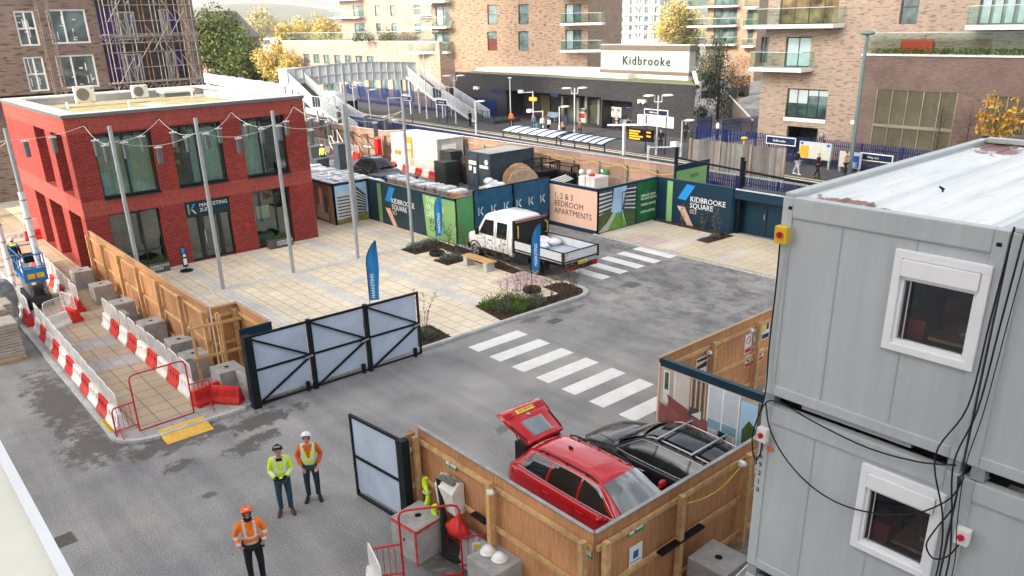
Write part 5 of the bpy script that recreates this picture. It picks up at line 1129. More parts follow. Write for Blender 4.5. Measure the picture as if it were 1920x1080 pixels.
 if bars:
  for x in (-1.05, -.1):
   q = MB(); z = gs(x)[2]+.10; q.bar((x, -.66, z), (x, .66, z), .05, .025); q.build('roof_bar', ALLOY, t)
   q = MB()
   for s in (-1, 1): q.bar((x, s*.56, z-.1), (x, s*.56, z), .06, .04)
   q.build('bar_foot', TRIMB, t)
  q = MB(); vs = []
  for i in range(9):
   x = -1.5+1.75*i/8
   for j in range(5): fy = -1+2*j/4; vs.append(roofpt(x, fy*.72, .016))
  q.add(vs, [(i*5+j, i*5+j+1, (i+1)*5+j+1, (i+1)*5+j) for i in range(8) for j in range(4)], smooth=True); q.build('glass_roof', CARGL, t)
 return t
def paint(name, c, fl=.06):
 mt = M(name, c, .25, fl, 1.0, coat=1.0 if c[0] > .1 else .45); return mt
estate('estate_car', 'red estate car parked in the timber bay with its tailgate raised', (11.18, 10.12, 0), -PI/2, paint('car_red', (.50, .006, .012)), True)
estate('estate_car', 'black estate car with silver roof bars parked nose out beside the red car', (13.45, 10.1, 0), PI/2, paint('car_black', (.010, .011, .013)), False, True, ALLOY)
# people carrier in the storage yard
cp = G(716, 318, 1.0)
mp = estate('people_carrier', 'black people carrier with roof bars parked in the storage yard', (29.85, 49.4, 0), -PI/2+.02, paint('car_dark_grey', (.015, .016, .018)), False, True, TRIMB, L=4.6, W=1.85, chromewin=False)
mp['group'] = 'vehicles of the storage yard'; mp.scale = (1, 1, 1.18)
TW = M('truck_white', (.74, .75, .75), .3, .06, 1.2, coat=.6); DROP = M('dropside_alloy', (.60, .64, .68), .4, .1, 1.5, metal=.2)
t = thing('tipper_truck', 'white crew cab tipper truck with an open dropside bed parked by the planted beds', 'truck', (23.62, 26.4, 0), PI/2)
cabs = [(.05, .98, .55, 2.22, .80), (.15, .99, .55, 2.31, .84), (.9, .99, .5, 2.35, .85), (1.75, .99, .48, 2.33, .84), (2.1, .99, .48, 2.22, .82), (2.75, .97, .48, 1.32, .86), (3.2, .93, .48, 1.20, .84), (3.42, .85, .5, 1.05, .74), (3.50, .72, .55, .88, .62)]
secs = []
for i in range(41):
 x = .05+3.45*i/40; w_, zb, zt, wt = interp(cabs, x); zw = min(zt-.02, 1.25)
 half = [(w_*.6, zb), (w_*.96, zb), (w_, zb+.15), (w_, zw*.8), (w_*.985, zw), (w_+(wt-w_)*.6, zw+(zt-zw)*.65), (wt, zt-.06), (wt*.85, zt)]
 secs.append([(x, y, z) for y, z in half]+[(x, 0, zt+.02)]+[(x, -y, z) for y, z in half[::-1]])
q = MB(); q.loft(secs); body = q.build('cab', TW, t); c = MB()
for s in (-1, 1): c.cyl((2.75, s*.7, .36), (2.75, s*1.2, .36), .46, n=28)
boolean_cut(body, c.build('cutter', TW, None)); body.data.materials.clear(); body.data.materials.append(TW)
for p in body.data.polygons: p.material_index = 0
def tside(x, z):
 w_, zb, zt, wt = interp(cabs, x); zw = min(zt-.02, 1.25); f = max(0, min(1, (z-zw)/max(.01, zt-.06-zw))); return w_*.985+(wt-w_*.985)*f
def tpane(pts, s, nm='side_window', mt=CARGL):
 q = MB(); q.prism([(x, s*(tside(x, z)+.03), z) for x, z in pts], (0, s*.004, 0)); return q.build(nm, mt, t)
for s in (-1, 1):
 tpane([(1.35, 1.30), (2.42, 1.30), (2.02, 1.98), (1.38, 2.02)], s); tpane([(.42, 1.28), (1.12, 1.28), (1.12, 2.0), (.42, 2.0)], s)
 q = MB(); q.box((1.5, s*1.0, 1.05), (1.72, s*1.03, 1.09)); q.box((.45, s*1.0, 1.05), (.62, s*1.03, 1.09)); q.build('door_handle', TRIMB, t)
 q = MB(); q.tube([(1.24, s*.999, .6), (1.24, s*1.0, 1.22), (1.24, s*tside(1.24, 2.1)+s*.004, 2.1)], .008, 4); q.tube([(.32, s*.999, .6), (.32, s*1.0, 1.22), (.32, s*tside(.32, 2.1)+s*.004, 2.1)], .008, 4); q.build('door_gap', TRIMB, t)
 q = MB(); q.cb((2.35, s*1.16, 1.42), (.12, .18, .34)); q.bar((2.38, s*.97, 1.32), (2.38, s*1.1, 1.36), .05); q.build('wing_mirror', TRIMB, t, bevel=.02)
 q = MB(); q.box((.3, s*.98, .42), (2.2, s*1.01, .62)); q.build('sill', TRIMB, t)
 q = MB(); q.cb((3.30, s*.72, .95), (.22, .28, .22)); q.build('headlamp', LAMPW, t, bevel=.04)
 q = MB(); q.tube([(2.75+.48*math.cos(a), s*1.0, .36+.48*math.sin(a)) for a in [PI*k/10 for k in range(11)]], .03, 5); q.build('wheel_arch', TRIMB, t)
q = MB(); q.prism([(2.12, -.78, 2.18), (2.12, .78, 2.18), (2.74, .84, 1.36), (2.74, -.84, 1.36)], (.02, 0, .02)); q.build('windscreen', CARGL, t)
q = MB(); q.box((3.36, -.85, .38), (3.56, .85, .62)); q.build('bumper', TRIMB, t, bevel=.04)
q = MB(); q.box((-3.3, -.42, .50), (1.0, -.32, .70)); q.box((-3.3, .32, .50), (1.0, .42, .70)); 
for x in (-3.1, -2.2, -1.2, -.3): q.box((x, -.32, .55), (x+.08, .32, .66))
q.box((-.9, -1.0, .45), (-.2, -.5, .8)); q.box((-1.0, .55, .42), (-.1, .95, .78)); q.build('chassis', TRIMB, t)
for s in (-1, 1): wheel(t, 2.75, s*.86, .36, s, .22, 8, GALV); wheel(t, -1.50, s*.86, .36, s, .28, 8, GALV)
q = MB(); q.box((-2.1, -1.02, .76), (-.9, -.66, .80)); q.box((-2.1, .66, .76), (-.9, 1.02, .80))
for s in (-1, 1): q.box((-2.12, s*.66, .35), (-2.10, s*1.0, .8))
q.build('mudguard', TRIMB, t)
q = MB(); q.box((-3.35, -1.03, .90), (-.22, 1.03, 1.0)); q.build('bed_floor', M('bed_floor', (.40, .45, .50), .5, .25, 2), t)
def dropside(nm, x0, y0, x1, y1, label=None):
 d = Vector((x1-x0, y1-y0, 0)); n = Vector((-d.y, d.x, 0)).normalized()*.018; q = MB(); p0, p1 = Vector((x0, y0, 0)), Vector((x1, y1, 0))
 for zz in (1.0, 1.2): q.prism([p0-n+Vector((0, 0, zz+.004)), p1-n+Vector((0, 0, zz+.004)), p1+n+Vector((0, 0, zz+.004)), p0+n+Vector((0, 0, zz+.004))], (0, 0, .19))
 f = q.build(nm, DROP, t, bevel=.006); q = MB(); q.bar(p0+Vector((0, 0, 1.40)), p1+Vector((0, 0, 1.40)), .05, .04); q.bar(p0+Vector((0, 0, .99)), p1+Vector((0, 0, .99)), .07, .06); q.build('edge_trim', TRIMB, f)
dropside('side_board', -3.35, -1.03, -.22, -1.03); dropside('side_board', -3.35, 1.03, -.22, 1.03); dropside('tailboard', -3.36, -1.0, -3.36, 1.0)
q = MB()
for s in (-1, 1): q.box((-3.40, s*1.05-.05, .9), (-3.30, s*1.05+.05, 1.44)); q.box((-.22, s*1.03-.05, .8), (-.12, s*1.03+.05, 2.28))
q.build('corner_post', TRIMB, t)
q = MB(); q.box((-.20, -1.0, 1.0), (-.15, 1.0, 2.15))
for k in range(7): q.box((-.22, -1.0, 1.08+k*.15), (-.20, 1.0, 1.13+k*.15))
q.build('headboard', TRIMB, t); q = MB(); q.bar((-.18, -1.02, 2.22), (-.18, 1.02, 2.22), .06); q.build('headboard_rail', M('red_reflective', (.30, .05, .05), .5), t)
for s in (-1, 1): q = MB(); q.tube([(-.22, s*.86, 1.45), (-.32, s*.90, 1.5), (-.32, s*.90, 1.95), (-.22, s*.84, 2.02)], .025, 6); q.build('grab_handle', YELLOW, t)
q = MB(); q.box((-3.46, -.95, .58), (-3.38, .95, .78)); q.build('rear_bar', TRIMB, t)
for s in (-1, 1): q = MB(); q.box((-3.50, s*.72-.16, .60), (-3.45, s*.72+.16, .76)); q.build('tail_lamp', LAMPR, t)
q = MB(); q.box((-3.49, -.28, .80), (-3.46, .28, .93)); pl = q.build('number_plate', PLATEY, t); tm_ = mat_of(t); text('lettering', 'YK72 HGV', .10, tm_ @ Vector((-3.49, .25, .83)), (1, 0, 0), (0, -1, 0), TXTD, pl, ext=.002)
q = MB(); q.cb((.4, -.98, .62), (.25, .06, .1)); q.build('side_marker', ORANGE, t)
# rubble bags in the bed
BAGW = M('sack_white', (.66, .66, .68), .6, .2, 5)
for k, (x, y, z, s, lb) in enumerate(((23.9, 25.75, 1.0, .38, 'largest white rubble sack against the truck headboard'), (24.25, 25.35, 1.0, .30, 'white rubble sack slumped in the truck bed, nearest the side board'), (23.55, 25.3, 1.0, .26, 'small white sack lying in the middle of the truck bed'))):
 q = MB(); n = 14; secs = []
 for i in range(8):
  f = i/7; rr = s*math.sin(PI*(.12+.80*f))**.7; secs.append([(x+rr*(1+.18*math.sin(a*3+f*5+k))*math.cos(a), y+rr*(1+.18*math.cos(a*2+f*4))*math.sin(a), z+s*1.1*f+.03*math.sin(a*5+k)) for a in [2*PI*j/n for j in range(n)]])
 q.loft(secs); solo(q, 'rubble_sack', BAGW, lb, 'sack', 'white sacks in the truck bed')
# ================================================================ the grey cabins
def cabin_paint(c):
 mt, nt, p = _new('cabin_paint'); wc = coords(nt, 'World')
 out = ramp(nt, noise(nt, coords(nt, 'World', scale=(5, 5, .5)), 1.2, 8, .7), [(.3, tuple(x*.90 for x in c)), (.7, tuple(x*1.05 for x in c))])
 out = mix(nt, .55, out, ramp(nt, noise(nt, wc, .6, 5), [(.3, (.88,)*3), (.7, (1.08,)*3)]), 'MULTIPLY')
 out = mix(nt, ramp(nt, noise(nt, coords(nt, 'World', scale=(9, 9, 2)), 1.0, 12, .8), [(.66, (0,)*3), (.72, (.55,)*3)]), out, (.30, .27, .22))
 nt.links.new(out, p.inputs['Base Color']); p.inputs['Roughness'].default_value = .5; bump(nt, p, noise(nt, wc, 1.4, 3), .12, .03); return mt
CABP = cabin_paint((.445, .478, .485)); CABD = M('cabin_grey', (.38, .41, .42), .5, .08, .7); PVC = M('white_pvc', (.80, .81, .82), .35, .04); CGLASS = clear_glass('cabin_glass', (.86, .88, .88), .05)
def roof_mat():
 mt, nt, p = _new('cabin_roof'); wc = coords(nt, 'World')
 a = ramp(nt, noise(nt, coords(nt, 'World', scale=(.5, 3, 1)), .7, 6), [(.3, (.52, .56, .58)), (.55, (.72, .73, .72)), (.75, (.80, .79, .76))])
 gsp = nd(nt, 'ShaderNodeSeparateXYZ'); nt.links.new(nd(nt, 'ShaderNodeNewGeometry').outputs['Position'], gsp.inputs[0])
 out = a
 for (cx, cy, rx, ry) in ((9.0, 4.55, .42, .75), (14.2, 4.6, 1.0, .6), (15.2, 3.6, .8, .5)):
  v1 = nd(nt, 'ShaderNodeVectorMath', operation='SUBTRACT'); v1.inputs[1].default_value = (cx, cy, 8.5); nt.links.new(nd(nt, 'ShaderNodeNewGeometry').outputs['Position'], v1.inputs[0])
  v2 = nd(nt, 'ShaderNodeVectorMath', operation='MULTIPLY'); v2.inputs[1].default_value = (1/rx, 1/ry, 0); nt.links.new(v1.outputs[0], v2.inputs[0]); ln = nd(nt, 'ShaderNodeVectorMath', operation='LENGTH'); nt.links.new(v2.outputs[0], ln.inputs[0])
  f = ramp(nt, ln.outputs['Value'], [(.2, (1,)*3), (1, (0,)*3)]); nn = ramp(nt, noise(nt, wc, 3, 9, .7), [(.36, (0,)*3), (.64, (1,)*3)])
  out = mix(nt, ramp(nt, mix(nt, .5, f, nn), [(.50, (0,)*3), (.58, (.95,)*3)]), out, (.20, .065, .045))
 out = mix(nt, ramp(nt, noise(nt, wc, 2.2, 10, .75), [(.60, (0,)*3), (.68, (.6,)*3)]), out, (.36, .31, .26))
 nt.links.new(out, p.inputs['Base Color']); p.inputs['Roughness'].default_value = .55; return mt
ROOFM = roof_mat(); RUST = M('rusty_roof', (.17, .045, .03), .7, .5, 5)
def cabin(label, x0, y1, z0, z1, y0, LEN=6.06, win=None, roof=True, gap=True, marks=None):
 t = thing('site_cabin', label, 'cabin', (x0, y1, z0), 0, 'stacked site cabins')
 q = MB(); f = .14
 q.box((x0, y1-f, z0), (x0+f, y1, z1)); q.box((x0, y0, z0), (x0+f, y0+f, z1)); q.box((x0, y0+f, z1-.24), (x0+f, y1-f, z1)); q.box((x0, y0+f, z0), (x0+f, y1-f, z0+.14))
 q.box((x0+f, y1-.12, z1-.24), (x0+LEN, y1, z1)); q.box((x0+f, y1-.12, z0), (x0+LEN, y1, z0+.14)); q.box((x0+LEN-f, y1-f, z0+.14), (x0+LEN, y1, z1-.24)); q.box((x0+LEN, y0, z0), (x0+LEN+.1, y1, z1)); q.box((x0+f, y0, z1-.24), (x0+LEN, y0+.12, z1)); q.build('frame', CABP, t, True, bevel=.012)
 q = MB(); ops = [(y0+(y1-w_[1]), y0+(y1-w_[0]), w_[2], w_[3], .10) for w_ in ([win] if win else [])]
 W2 = lambda s, y, z: (x0+.02+y, y1-(s-y0), z); wall(q, y0+f, y1-f, z0+.14, z1-.24, ops, .10, W2)
 q.quad((x0+f, y1-.04, z0+.14), (x0+LEN, y1-.04, z0+.14), (x0+LEN, y1-.04, z1-.24), (x0+f, y1-.04, z1-.24)); q.build('wall_panel', CABP, t, True, recalc=False)
 q = MB()
 for yy in (y0+.86, y0+1.72): q.box((x0+.012, yy, z0+.15), (x0+.019, yy+.012, z1-.25))
 q.box((x0-.004, y0+f, z1-.245), (x0, y1-f, z1-.235)); q.build('panel_joint', CABD, t, True)
 if roof:
  q = MB(); q.box((x0+.05, y0+.1, z1-.05), (x0+LEN-.05, y1-.1, z1-.03)); rf = q.build('roof', ROOFM, t, True)
  q = MB(); n = 7
  for k in range(n):
   yy = y0+.25+(y1-y0-.5)*k/(n-1); q.prism([(x0+.15, yy-.03, z1-.03), (x0+.15, yy+.03, z1-.03), (x0+.15, yy+.015, z1-.005), (x0+.15, yy-.015, z1-.005)], (LEN-.3, 0, 0))
  q.build('roof_rib', ROOFM, rf, True); q = MB(); q.box((x0+.02, y1-.13, z1+.002), (x0+LEN, y1-.01, z1+.05)); q.box((x0+LEN-.16, y0+.1, z1+.002), (x0+LEN, y1-.14, z1+.08)); q.build('edge_rail', CABP, rf, True, bevel=.01)
  q = MB(); q.tube([(x0+1.5, y1-1.25, z1-.02), (x0+1.5, y1-1.25, z1+.02), (x0+1.52, y1-1.2, z1+.05), (x0+1.55, y1-1.25, z1+.02)], .012, 6); q.build('lifting_ring', BLACK, rf, True)
 if win:
  a, b, c, d = win; ya, yb = y1-(y1-b), y1-(y1-a)
  q = MB(); o = .09; X0 = x0-.03
  for (p0, p1, z_0, z_1) in ((a-o, b+o, d, d+o), (a-o, b+o, c-o, c), (a-o, a, c, d), (b, b+o, c, d)): q.box((X0, p0, z_0), (x0+.03, p1, z_1))
  wf = q.build('window', PVC, t, True, bevel=.008)
  q = MB(); q.box((x0-.05, a+.005, d-.20), (x0+.06, b-.005, d-.005)); q.build('shutter_box', PVC, wf, True, bevel=.01)
  q = MB(); i = .045
  for (p0, p1, z_0, z_1) in ((a, b, c, c+i), (a, b, d-.20-i, d-.20), (a, a+i, c+i, d-.20-i), (b-i, b, c+i, d-.20-i)): q.box((x0+.0, p0, z_0), (x0+.09, p1, z_1))
  q.build('sash', PVC, wf, True, bevel=.006)
  q = MB(); q.quad((x0+.06, b-i, c+i), (x0+.06, a+i, c+i), (x0+.06, a+i, d-.20-i), (x0+.06, b-i, d-.20-i)); q.build('pane', CGLASS, wf, True, recalc=False)
  q = MB(); q.box((x0+.13, a-.5, c-.6), (x0+2.2, b+.5, d+.1)); del q.f[5], q.m[5], q.sm[5]; q.build('room', M('cabin_room', (.30, .26, .22), .9), t, True, recalc=False)
  q = MB(); q.box((x0+.2, a-.1, c+.06), (x0+1.0, b-.32, c+.10)); q.cb((x0+.6, a+.2, c+.13), (.3, .2, .05), rz=.4); q.build('desk', timber('desk_timber', (.75, .50, .28), .1), t, True)
  q = MB(); q.cb((x0+.4, b-.14, c+.05), (.35, .25, .4)); q.cb((x0+1.3, b-.25, c+.05), (.35, .25, .5)); q.build('chair', REDP, t, True)
 return t
# window numbers: y range and z range on the end wall
upc = cabin('upper grey site cabin with a white framed window and a white ribbed roof', 8.74, 5.08, 5.88, 8.53, 2.57, win=(2.74, 3.55, 7.06, 8.06))
loc_ = cabin('lower grey site cabin with a stencilled corner post under the upper one', 8.74, 5.08, 3.10, 5.72, 2.57, win=(2.74, 3.55, 4.30, 5.33), roof=False)
cabin('grey site cabin at the picture edge next to the upper one', 8.745, 2.545, 5.88, 8.52, -.04)
cabin('grey site cabin at the picture edge next to the lower one', 8.745, 2.545, 3.10, 5.70, -.04, roof=False)
cabin('grey site cabin at the foot of the stack', 8.74, 5.08, .25, 2.92, 2.57, roof=False); cabin('grey site cabin at the foot of the stack beyond the cables', 8.745, 2.545, .25, 2.92, -.04, roof=False)
# forklift pockets and stacking gaps
q = MB()
for zz in (5.72, 2.92):
 q.box((8.95, 2.6, zz), (14.6, 5.0, zz+.16))
for zz in (5.72,): q.box((8.95, -.1, zz), (14.6, 2.45, zz+.16))
solo(q, 'stacking_gap', BLACK, 'dark gaps between the stacked grey cabins', 'gap')
q = MB(); q.box((8.80, 3.15, 5.80), (8.9, 4.55, 5.9)); q.build('skirt', CABD, loc_, True)
for zz in (5.72, 2.92):
 for yy in (5.0, 2.65, 2.4): q = MB(); q.box((8.76, yy-.07, zz), (8.92, yy+.07, zz+.16)); q.build('corner_casting', GALV, upc if zz > 4 else loc_, True)
q = MB(); q.box((8.735, 4.95, 8.38), (8.739, 5.0, 8.42)); q.box((8.735, 2.62, 8.36), (8.739, 2.67, 8.40)); q.build('bolt_stud', BLACK, upc, True)
for k, ch in enumerate('E69210'): text('stencil_lettering', ch, .105, (8.735, 5.045, 5.02-k*.135), (0, -1, 0), (-1, 0, 0), TXTD, loc_, ext=.0015)
def isolator(p, box_m, label, s=.17):
 t = thing('isolator_switch', label, 'switch', p, 0, 'isolator switches on the cabins'); q = MB(); q.box((-.10, -s/2, 0), (0, s/2, s*1.35)); q.build('box', box_m, t, bevel=.012)
 q = MB(); q.cyl((-.10, 0, s*.72), (-.125, 0, s*.72), s*.25, n=16); q.cb((-.13, 0, s*.72), (.03, s*.12, s*.45)); q.build('knob', TR, t)
isolator((8.74, 5.02, 7.96), YELLOW, 'yellow isolator switch with red knob on the upper cabin corner', .16); isolator((8.74, 5.0, 5.18), WPLAS, 'white isolator switch with red knob on the lower cabin corner', .15); isolator((8.74, 2.39, 4.92), WPLAS, 'white isolator switch with red knob by the cables at the cabin joint', .15)
q = MB(); q.box((8.735, 4.86, 5.05), (8.739, 4.95, 5.11)); q.build('orange_label', ORANGE, loc_, True)
BC = M('black_cable', (.012, .013, .014), .5, .2); fx = 8.68
cable_run('black_cable', 'black cable running down from the yellow switch along the cabin edge', [(8.66, 5.02, 7.95), (8.69, 5.03, 7.4), (8.69, 5.04, 6.6), (8.68, 5.02, 6.0), (8.66, 5.04, 5.7), (8.6, 5.10, 5.3), (8.66, 5.1, 4.95), (8.66, 5.04, 4.88), (8.65, 4.99, 5.0), (8.66, 4.98, 5.18)], BC, .010)
cable_run('black_cable', 'long black cable sagging across the lower cabin below its stacking gap', [(fx, 5.0, 5.75), (8.64, 4.86, 5.4), (8.64, 4.55, 5.05), (8.64, 4.1, 4.82), (8.64, 3.6, 4.80), (8.64, 3.0, 5.02), (8.64, 2.6, 5.42), (fx, 2.5, 5.75)], BC, .010)
cable_run('black_cable', 'black cable lying along the stacking gap between the two cabins', [(8.66, 5.06, 5.6), (8.66, 4.95, 5.82), (8.66, 4.7, 5.84), (8.66, 4.3, 5.76), (8.66, 3.6, 5.68), (8.66, 3.0, 5.74), (8.68, 2.6, 5.86)], BC, .010)
for k, (dy, lb) in enumerate(((0, 'first'), (.06, 'second'), (-.10, 'third'))):
 cable_run('black_cable', f'black cable dropping down the joint of the cabins, {lb} from the window', [(8.66, 2.42-dy, 8.6), (8.66, 2.46-dy, 7.6), (8.66, 2.5-dy, 6.6), (8.65, 2.62-dy*2, 5.9), (8.64, 2.52-dy, 5.2), (8.65, 2.46-dy, 4.6), (8.66, 2.5-dy, 3.6), (8.66, 2.5-dy, 2.5)], BC, .010 if k != 1 else .006)
cable_run('black_cable', 'black cable looping beside the lower window into the white switch', [(8.66, 2.55, 5.75), (8.62, 2.52, 5.4), (8.62, 2.66, 5.0), (8.62, 2.72, 4.75), (8.62, 2.62, 4.62), (8.63, 2.48, 4.72), (8.66, 2.40, 4.92)], BC, .010)
# pale roof close by at the lower edge of the picture
t = thing('site_cabin', 'pale cream cabin roof with a white edge at the bottom corner of the picture', 'cabin', (.4, 4, 0), 0, 'stacked site cabins')
CREAMR = M('cream_roof', (.74, .72, .62), .6, .05, 1.2)
q = MB(); q.box((-5.5, 1.6, 7.85), (.37, 9.8, 7.93)); q.build('roof', CREAMR, t, True)
q = MB(); q.box((.37, 1.6, 7.6), (.43, 9.8, 7.95)); q.build('edge_trim', PVC, t, True); q = MB(); q.box((-5.5, 1.7, 0), (.3, 9.7, 7.6)); q.build('wall', CABP, t, True)
# ================================================================ storage yard behind the hoardings
TIMB = timber('site_hoarding_board', (.36, .225, .165), .22)
def yard_wall(name, label, pts, h=2.4):
 t = thing(name, label, 'hoarding', (*pts[0], 0), 0, 'timber hoardings round the site'); up = Vector((0, 0, 1)); q = MB(); ps = MB(); rl = MB(); cp = MB()
 for (a, b) in zip(pts, pts[1:]):
  A, B = Vector((*a, 0)), Vector((*b, 0)); d = (B-A); L = d.length; d.normalize(); n = Vector((d.y, -d.x, 0)); n = n if n.x < 0 else -n; k = max(1, round(L/1.22))
  for i in range(k): p, r = A+d*(L*i/k+.004), A+d*(L*(i+1)/k-.004); q.prism([p, r, r-n*.02, p-n*.02], up*(h+random.uniform(-.03, .03)))
  m_ = max(1, round(L/2.5))
  for i in range(m_+1): c = A+d*(L*i/m_)+n*.12; ps = MB(); ps.prism([c-d*.07-n*.08, c+d*.07-n*.08, c+d*.07+n*.06, c-d*.07+n*.06], up*(h-.35)); ps.build('post', OLDPINE, t, True)
  for zr in (.3, 1.1, h-.45): rl.prism([A+n*.01+up*zr, B+n*.01+up*zr, B+n*.06+up*zr, A+n*.06+up*zr], up*.12)
  cp.prism([A-n*.05+up*(h+.03), B-n*.05+up*(h+.03), B+n*.05+up*(h+.03), A+n*.05+up*(h+.03)], up*.03)
 q.build('board', TIMB, t, True); rl.build('rail', OLDPINE, t, True); cp.build('capping', PWHT, t, True); return t
yw = yard_wall('site_hoarding', 'weathered pinkish timber hoarding between storage yard and railway, bends in the middle', [(37.9, 28.2), (37.8, 47), (37.7, 55.8), (35.5, 57.5), (35.3, 69.5), (31.0, 75)])
cable_run('yellow_cable', 'slack yellow festoon cable hung along the yard hoarding', [(37.5, 29+.9*k*1.2, 2.05-.22*(k % 2)) for k in range(13)], YCAB, .025)
cable_run('black_cable', 'black cable slung along the yard hoarding behind the white container', [(35.2, 58+1.0*k, 2.0-.3*(k % 2)) for k in range(12)], BC, .035)
for k, (o, lb) in enumerate((((35.15, 60.0), 'a'), ((35.15, 62.5), 'b'))): cable_run('black_cable', ('thick black cable dropping from the hoarding to the people carrier', 'second black cable dropping beside the red hydrant cabinet')[k], [(*o, 1.9), (34.6, o[1]-2.5, .9), (33.5, o[1]-5, .2), (33, o[1]-6, .1)], BC, .04)
plate(yw, 'notice', (35.16, 66.2, 1.2), Vector((0, -1, 0)), Vector((-1, 0, 0)), .9, .7, WHITE, [(.25, .3, .75, .7, TXTD)])
plate(yw, 'safety_sign', (37.62, 35.0, 1.35), Vector((0, -1, 0)), Vector((-1, 0, 0)), .6, .3, TGRN, [(.1, .2, .4, .8, TXTW)])
for k, (u, v, zz) in enumerate(((35.1, 67.5, .95), (35.1, 59.5, 1.0), (37.5, 39.8, 1.35), (35.1, 64.6, .55))): q = MB(); q.bar((u, v-.6, zz), (u, v+.6, zz), .06, .08); solo(q, 'strip_light', WHITE, ('white strip light on the yard hoarding left of the notice', 'white strip light on the yard hoarding above the parked carrier', 'white strip light on the yard hoarding by the black cage', 'lower white strip light on the yard hoarding by the steps')[k], 'lamp', 'strip lights of the storage yard')
def corrug(t, name, x0, x1, y, z0, z1, mt, P, pitch=.28, amp=.03):
 q = MB(); n = int((x1-x0)/pitch*4); pts = []
 for i in range(n+1): x = x0+(x1-x0)*i/n; pts.append((x, amp*(0, 1, 1, 0)[i % 4]))
 for (xa, ya), (xb, yb) in zip(pts, pts[1:]): q.quad(P(xa, y-ya, z0), P(xb, y-yb, z0), P(xb, y-yb, z1), P(xa, y-ya, z1))
 return q.build(name, mt, t, True, recalc=False)
def container(label, x0, y0, x1, y1, h, mt, top):
 t = thing('shipping_container', label, 'container', (x0, y0, 0), 0, 'steel containers in the yard'); q = MB(); f = .1
 for x in (x0, x1-f):
  for y in (y0, y1-f): q.box((x, y, 0), (x+f, y+f, h))
 for y in (y0, y1-f): q.box((x0+f, y, h-f), (x1-f, y+f, h)); q.box((x0+f, y, .05), (x1-f, y+f, .2))
 for x in (x0, x1-f): q.box((x, y0+f, h-f), (x+f, y1-f, h)); q.box((x, y0+f, .05), (x+f, y1-f, .2))
 q.build('frame', mt, t, True)
 corrug(t, 'side_panel', x0+f, x1-f, y0+.06, .2, h-f, mt, lambda x, y, z: (x, y, z)); corrug(t, 'end_panel', y0+f, y1-f, 0, .2, h-f, mt, lambda s, y, z: (x0+.06+y, s, z), .28 if top is WHITE else .6, .02)
 q = MB(); q.box((x0+.05, y0+.05, h-.06), (x1-.05, y1-.05, h-.02)); q.build('roof', top, t, True); return t
WCT = M('container_white', (.42, .43, .44), .5, .08); DCT = M('container_slate', (.045, .065, .085), .5, .15); DTOP = M('container_roof_worn', (.34, .36, .33), .7, .3, 1.5)
t = container('white steel container with a narrow orange door beside the yard hoarding', 34.75, 48.9, 37.2, 55.2, 2.55, WCT, WHITE)
q = MB(); q.box((34.71, 52.2, .15), (34.75, 53.0, 2.4)); d_ = q.build('door', M('door_orange', (.80, .25, .03), .5, .1), t, True); q = MB(); q.box((34.70, 52.35, 1.5), (34.71, 52.85, 1.95)); q.box((34.70, 52.4, .9), (34.71, 52.8, 1.3)); q.build('print', SALMON, d_, True)
q = MB(); q.box((34.72, 53.9, .95), (34.75, 54.7, 1.25)); q.build('orange_notice', ORANGE, t, True); q = MB(); q.box((35.2, 48.88, .2), (36.5, 48.9, 2.1)); q.build('panel', WHITE, t, True)
t = container('slate grey steel container with double doors and white stickers', 32.7, 40.2, 36.6, 42.65, 2.6, DCT, DTOP)
q = MB(); q.box((32.67, 41.42, .15), (32.69, 41.46, 2.5)); q.build('door_gap', BLACK, t, True)
for (y0, y1, z0, z1, nm) in ((41.6, 42.4, 1.75, 2.0, 'sticker'), (40.35, 41.25, 1.6, 1.8, 'sticker'), (42.1, 42.4, 1.35, 1.65, 'notice'), (41.65, 41.9, 1.2, 1.6, 'notice')): q = MB(); q.box((32.66, y0, z0), (32.69, y1, z1)); q.build(nm, WHITE, t, True)
q = MB(); q.cyl((32.66, 40.55, 2.02), (32.69, 40.55, 2.02), .18, n=18); q.build('round_sticker', WHITE, t, True)
# crates
CRATE = M('black_crate', (.035, .04, .04), .6, .35, 3)
def crates(x, y, n, w_, d_, label, h=.16, mt=CRATE):
 for k in range(n):
  q = MB(); a, b = w_/2, d_/2; z0 = k*h
  q.box((-a, -b, z0), (a, b, z0+h*.30)); q.box((-a*.96, -b*.96, z0+h*.3), (a*.96, b*.96, z0+h*.72)); q.box((-a*1.03, -b*1.03, z0+h*.72), (a*1.03, b*1.03, z0+h*.93))
  solo(q, 'black_crate', mt, f'{label}, {("topmost" if k == n-1 else "lowest" if k == 0 else ORD[min(15, k)]+" from the ground")}', 'crate', 'stacked black crates in the yard', loc=(x+random.uniform(-.02, .02), y+random.uniform(-.02, .02), 0), rz=random.uniform(-.03, .03))
crates(32.35, 44.6, 11, 1.1, 1.3, 'black plastic crate in the front stack by the slate container'); crates(33.6, 45.6, 14, 1.1, 1.3, 'black plastic crate in the rear tall stack by the barriers'); crates(34.0, 44.0, 12, .8, .9, 'dark slatted crate in the narrow stack touching the container', mt=M('brown_crate', (.05, .038, .032), .7, .3))
for k, (x, y, lb) in enumerate(((29.0, 47.2, 'low dark crate with a grey lid before the carrier windscreen'), (29.1, 45.3, 'low dark crate with a grey lid beside the carrier bonnet'))): q = MB(); q.box((-.9, -.7, 0), (.9, .7, .95)); q.box((-.94, -.74, .95), (.94, .74, 1.03)); solo(q, 'lidded_crate', M('crate_grey_lid', (.06, .075, .08), .5, .2), lb, 'crate', loc=(x, y, 0), rz=.1)
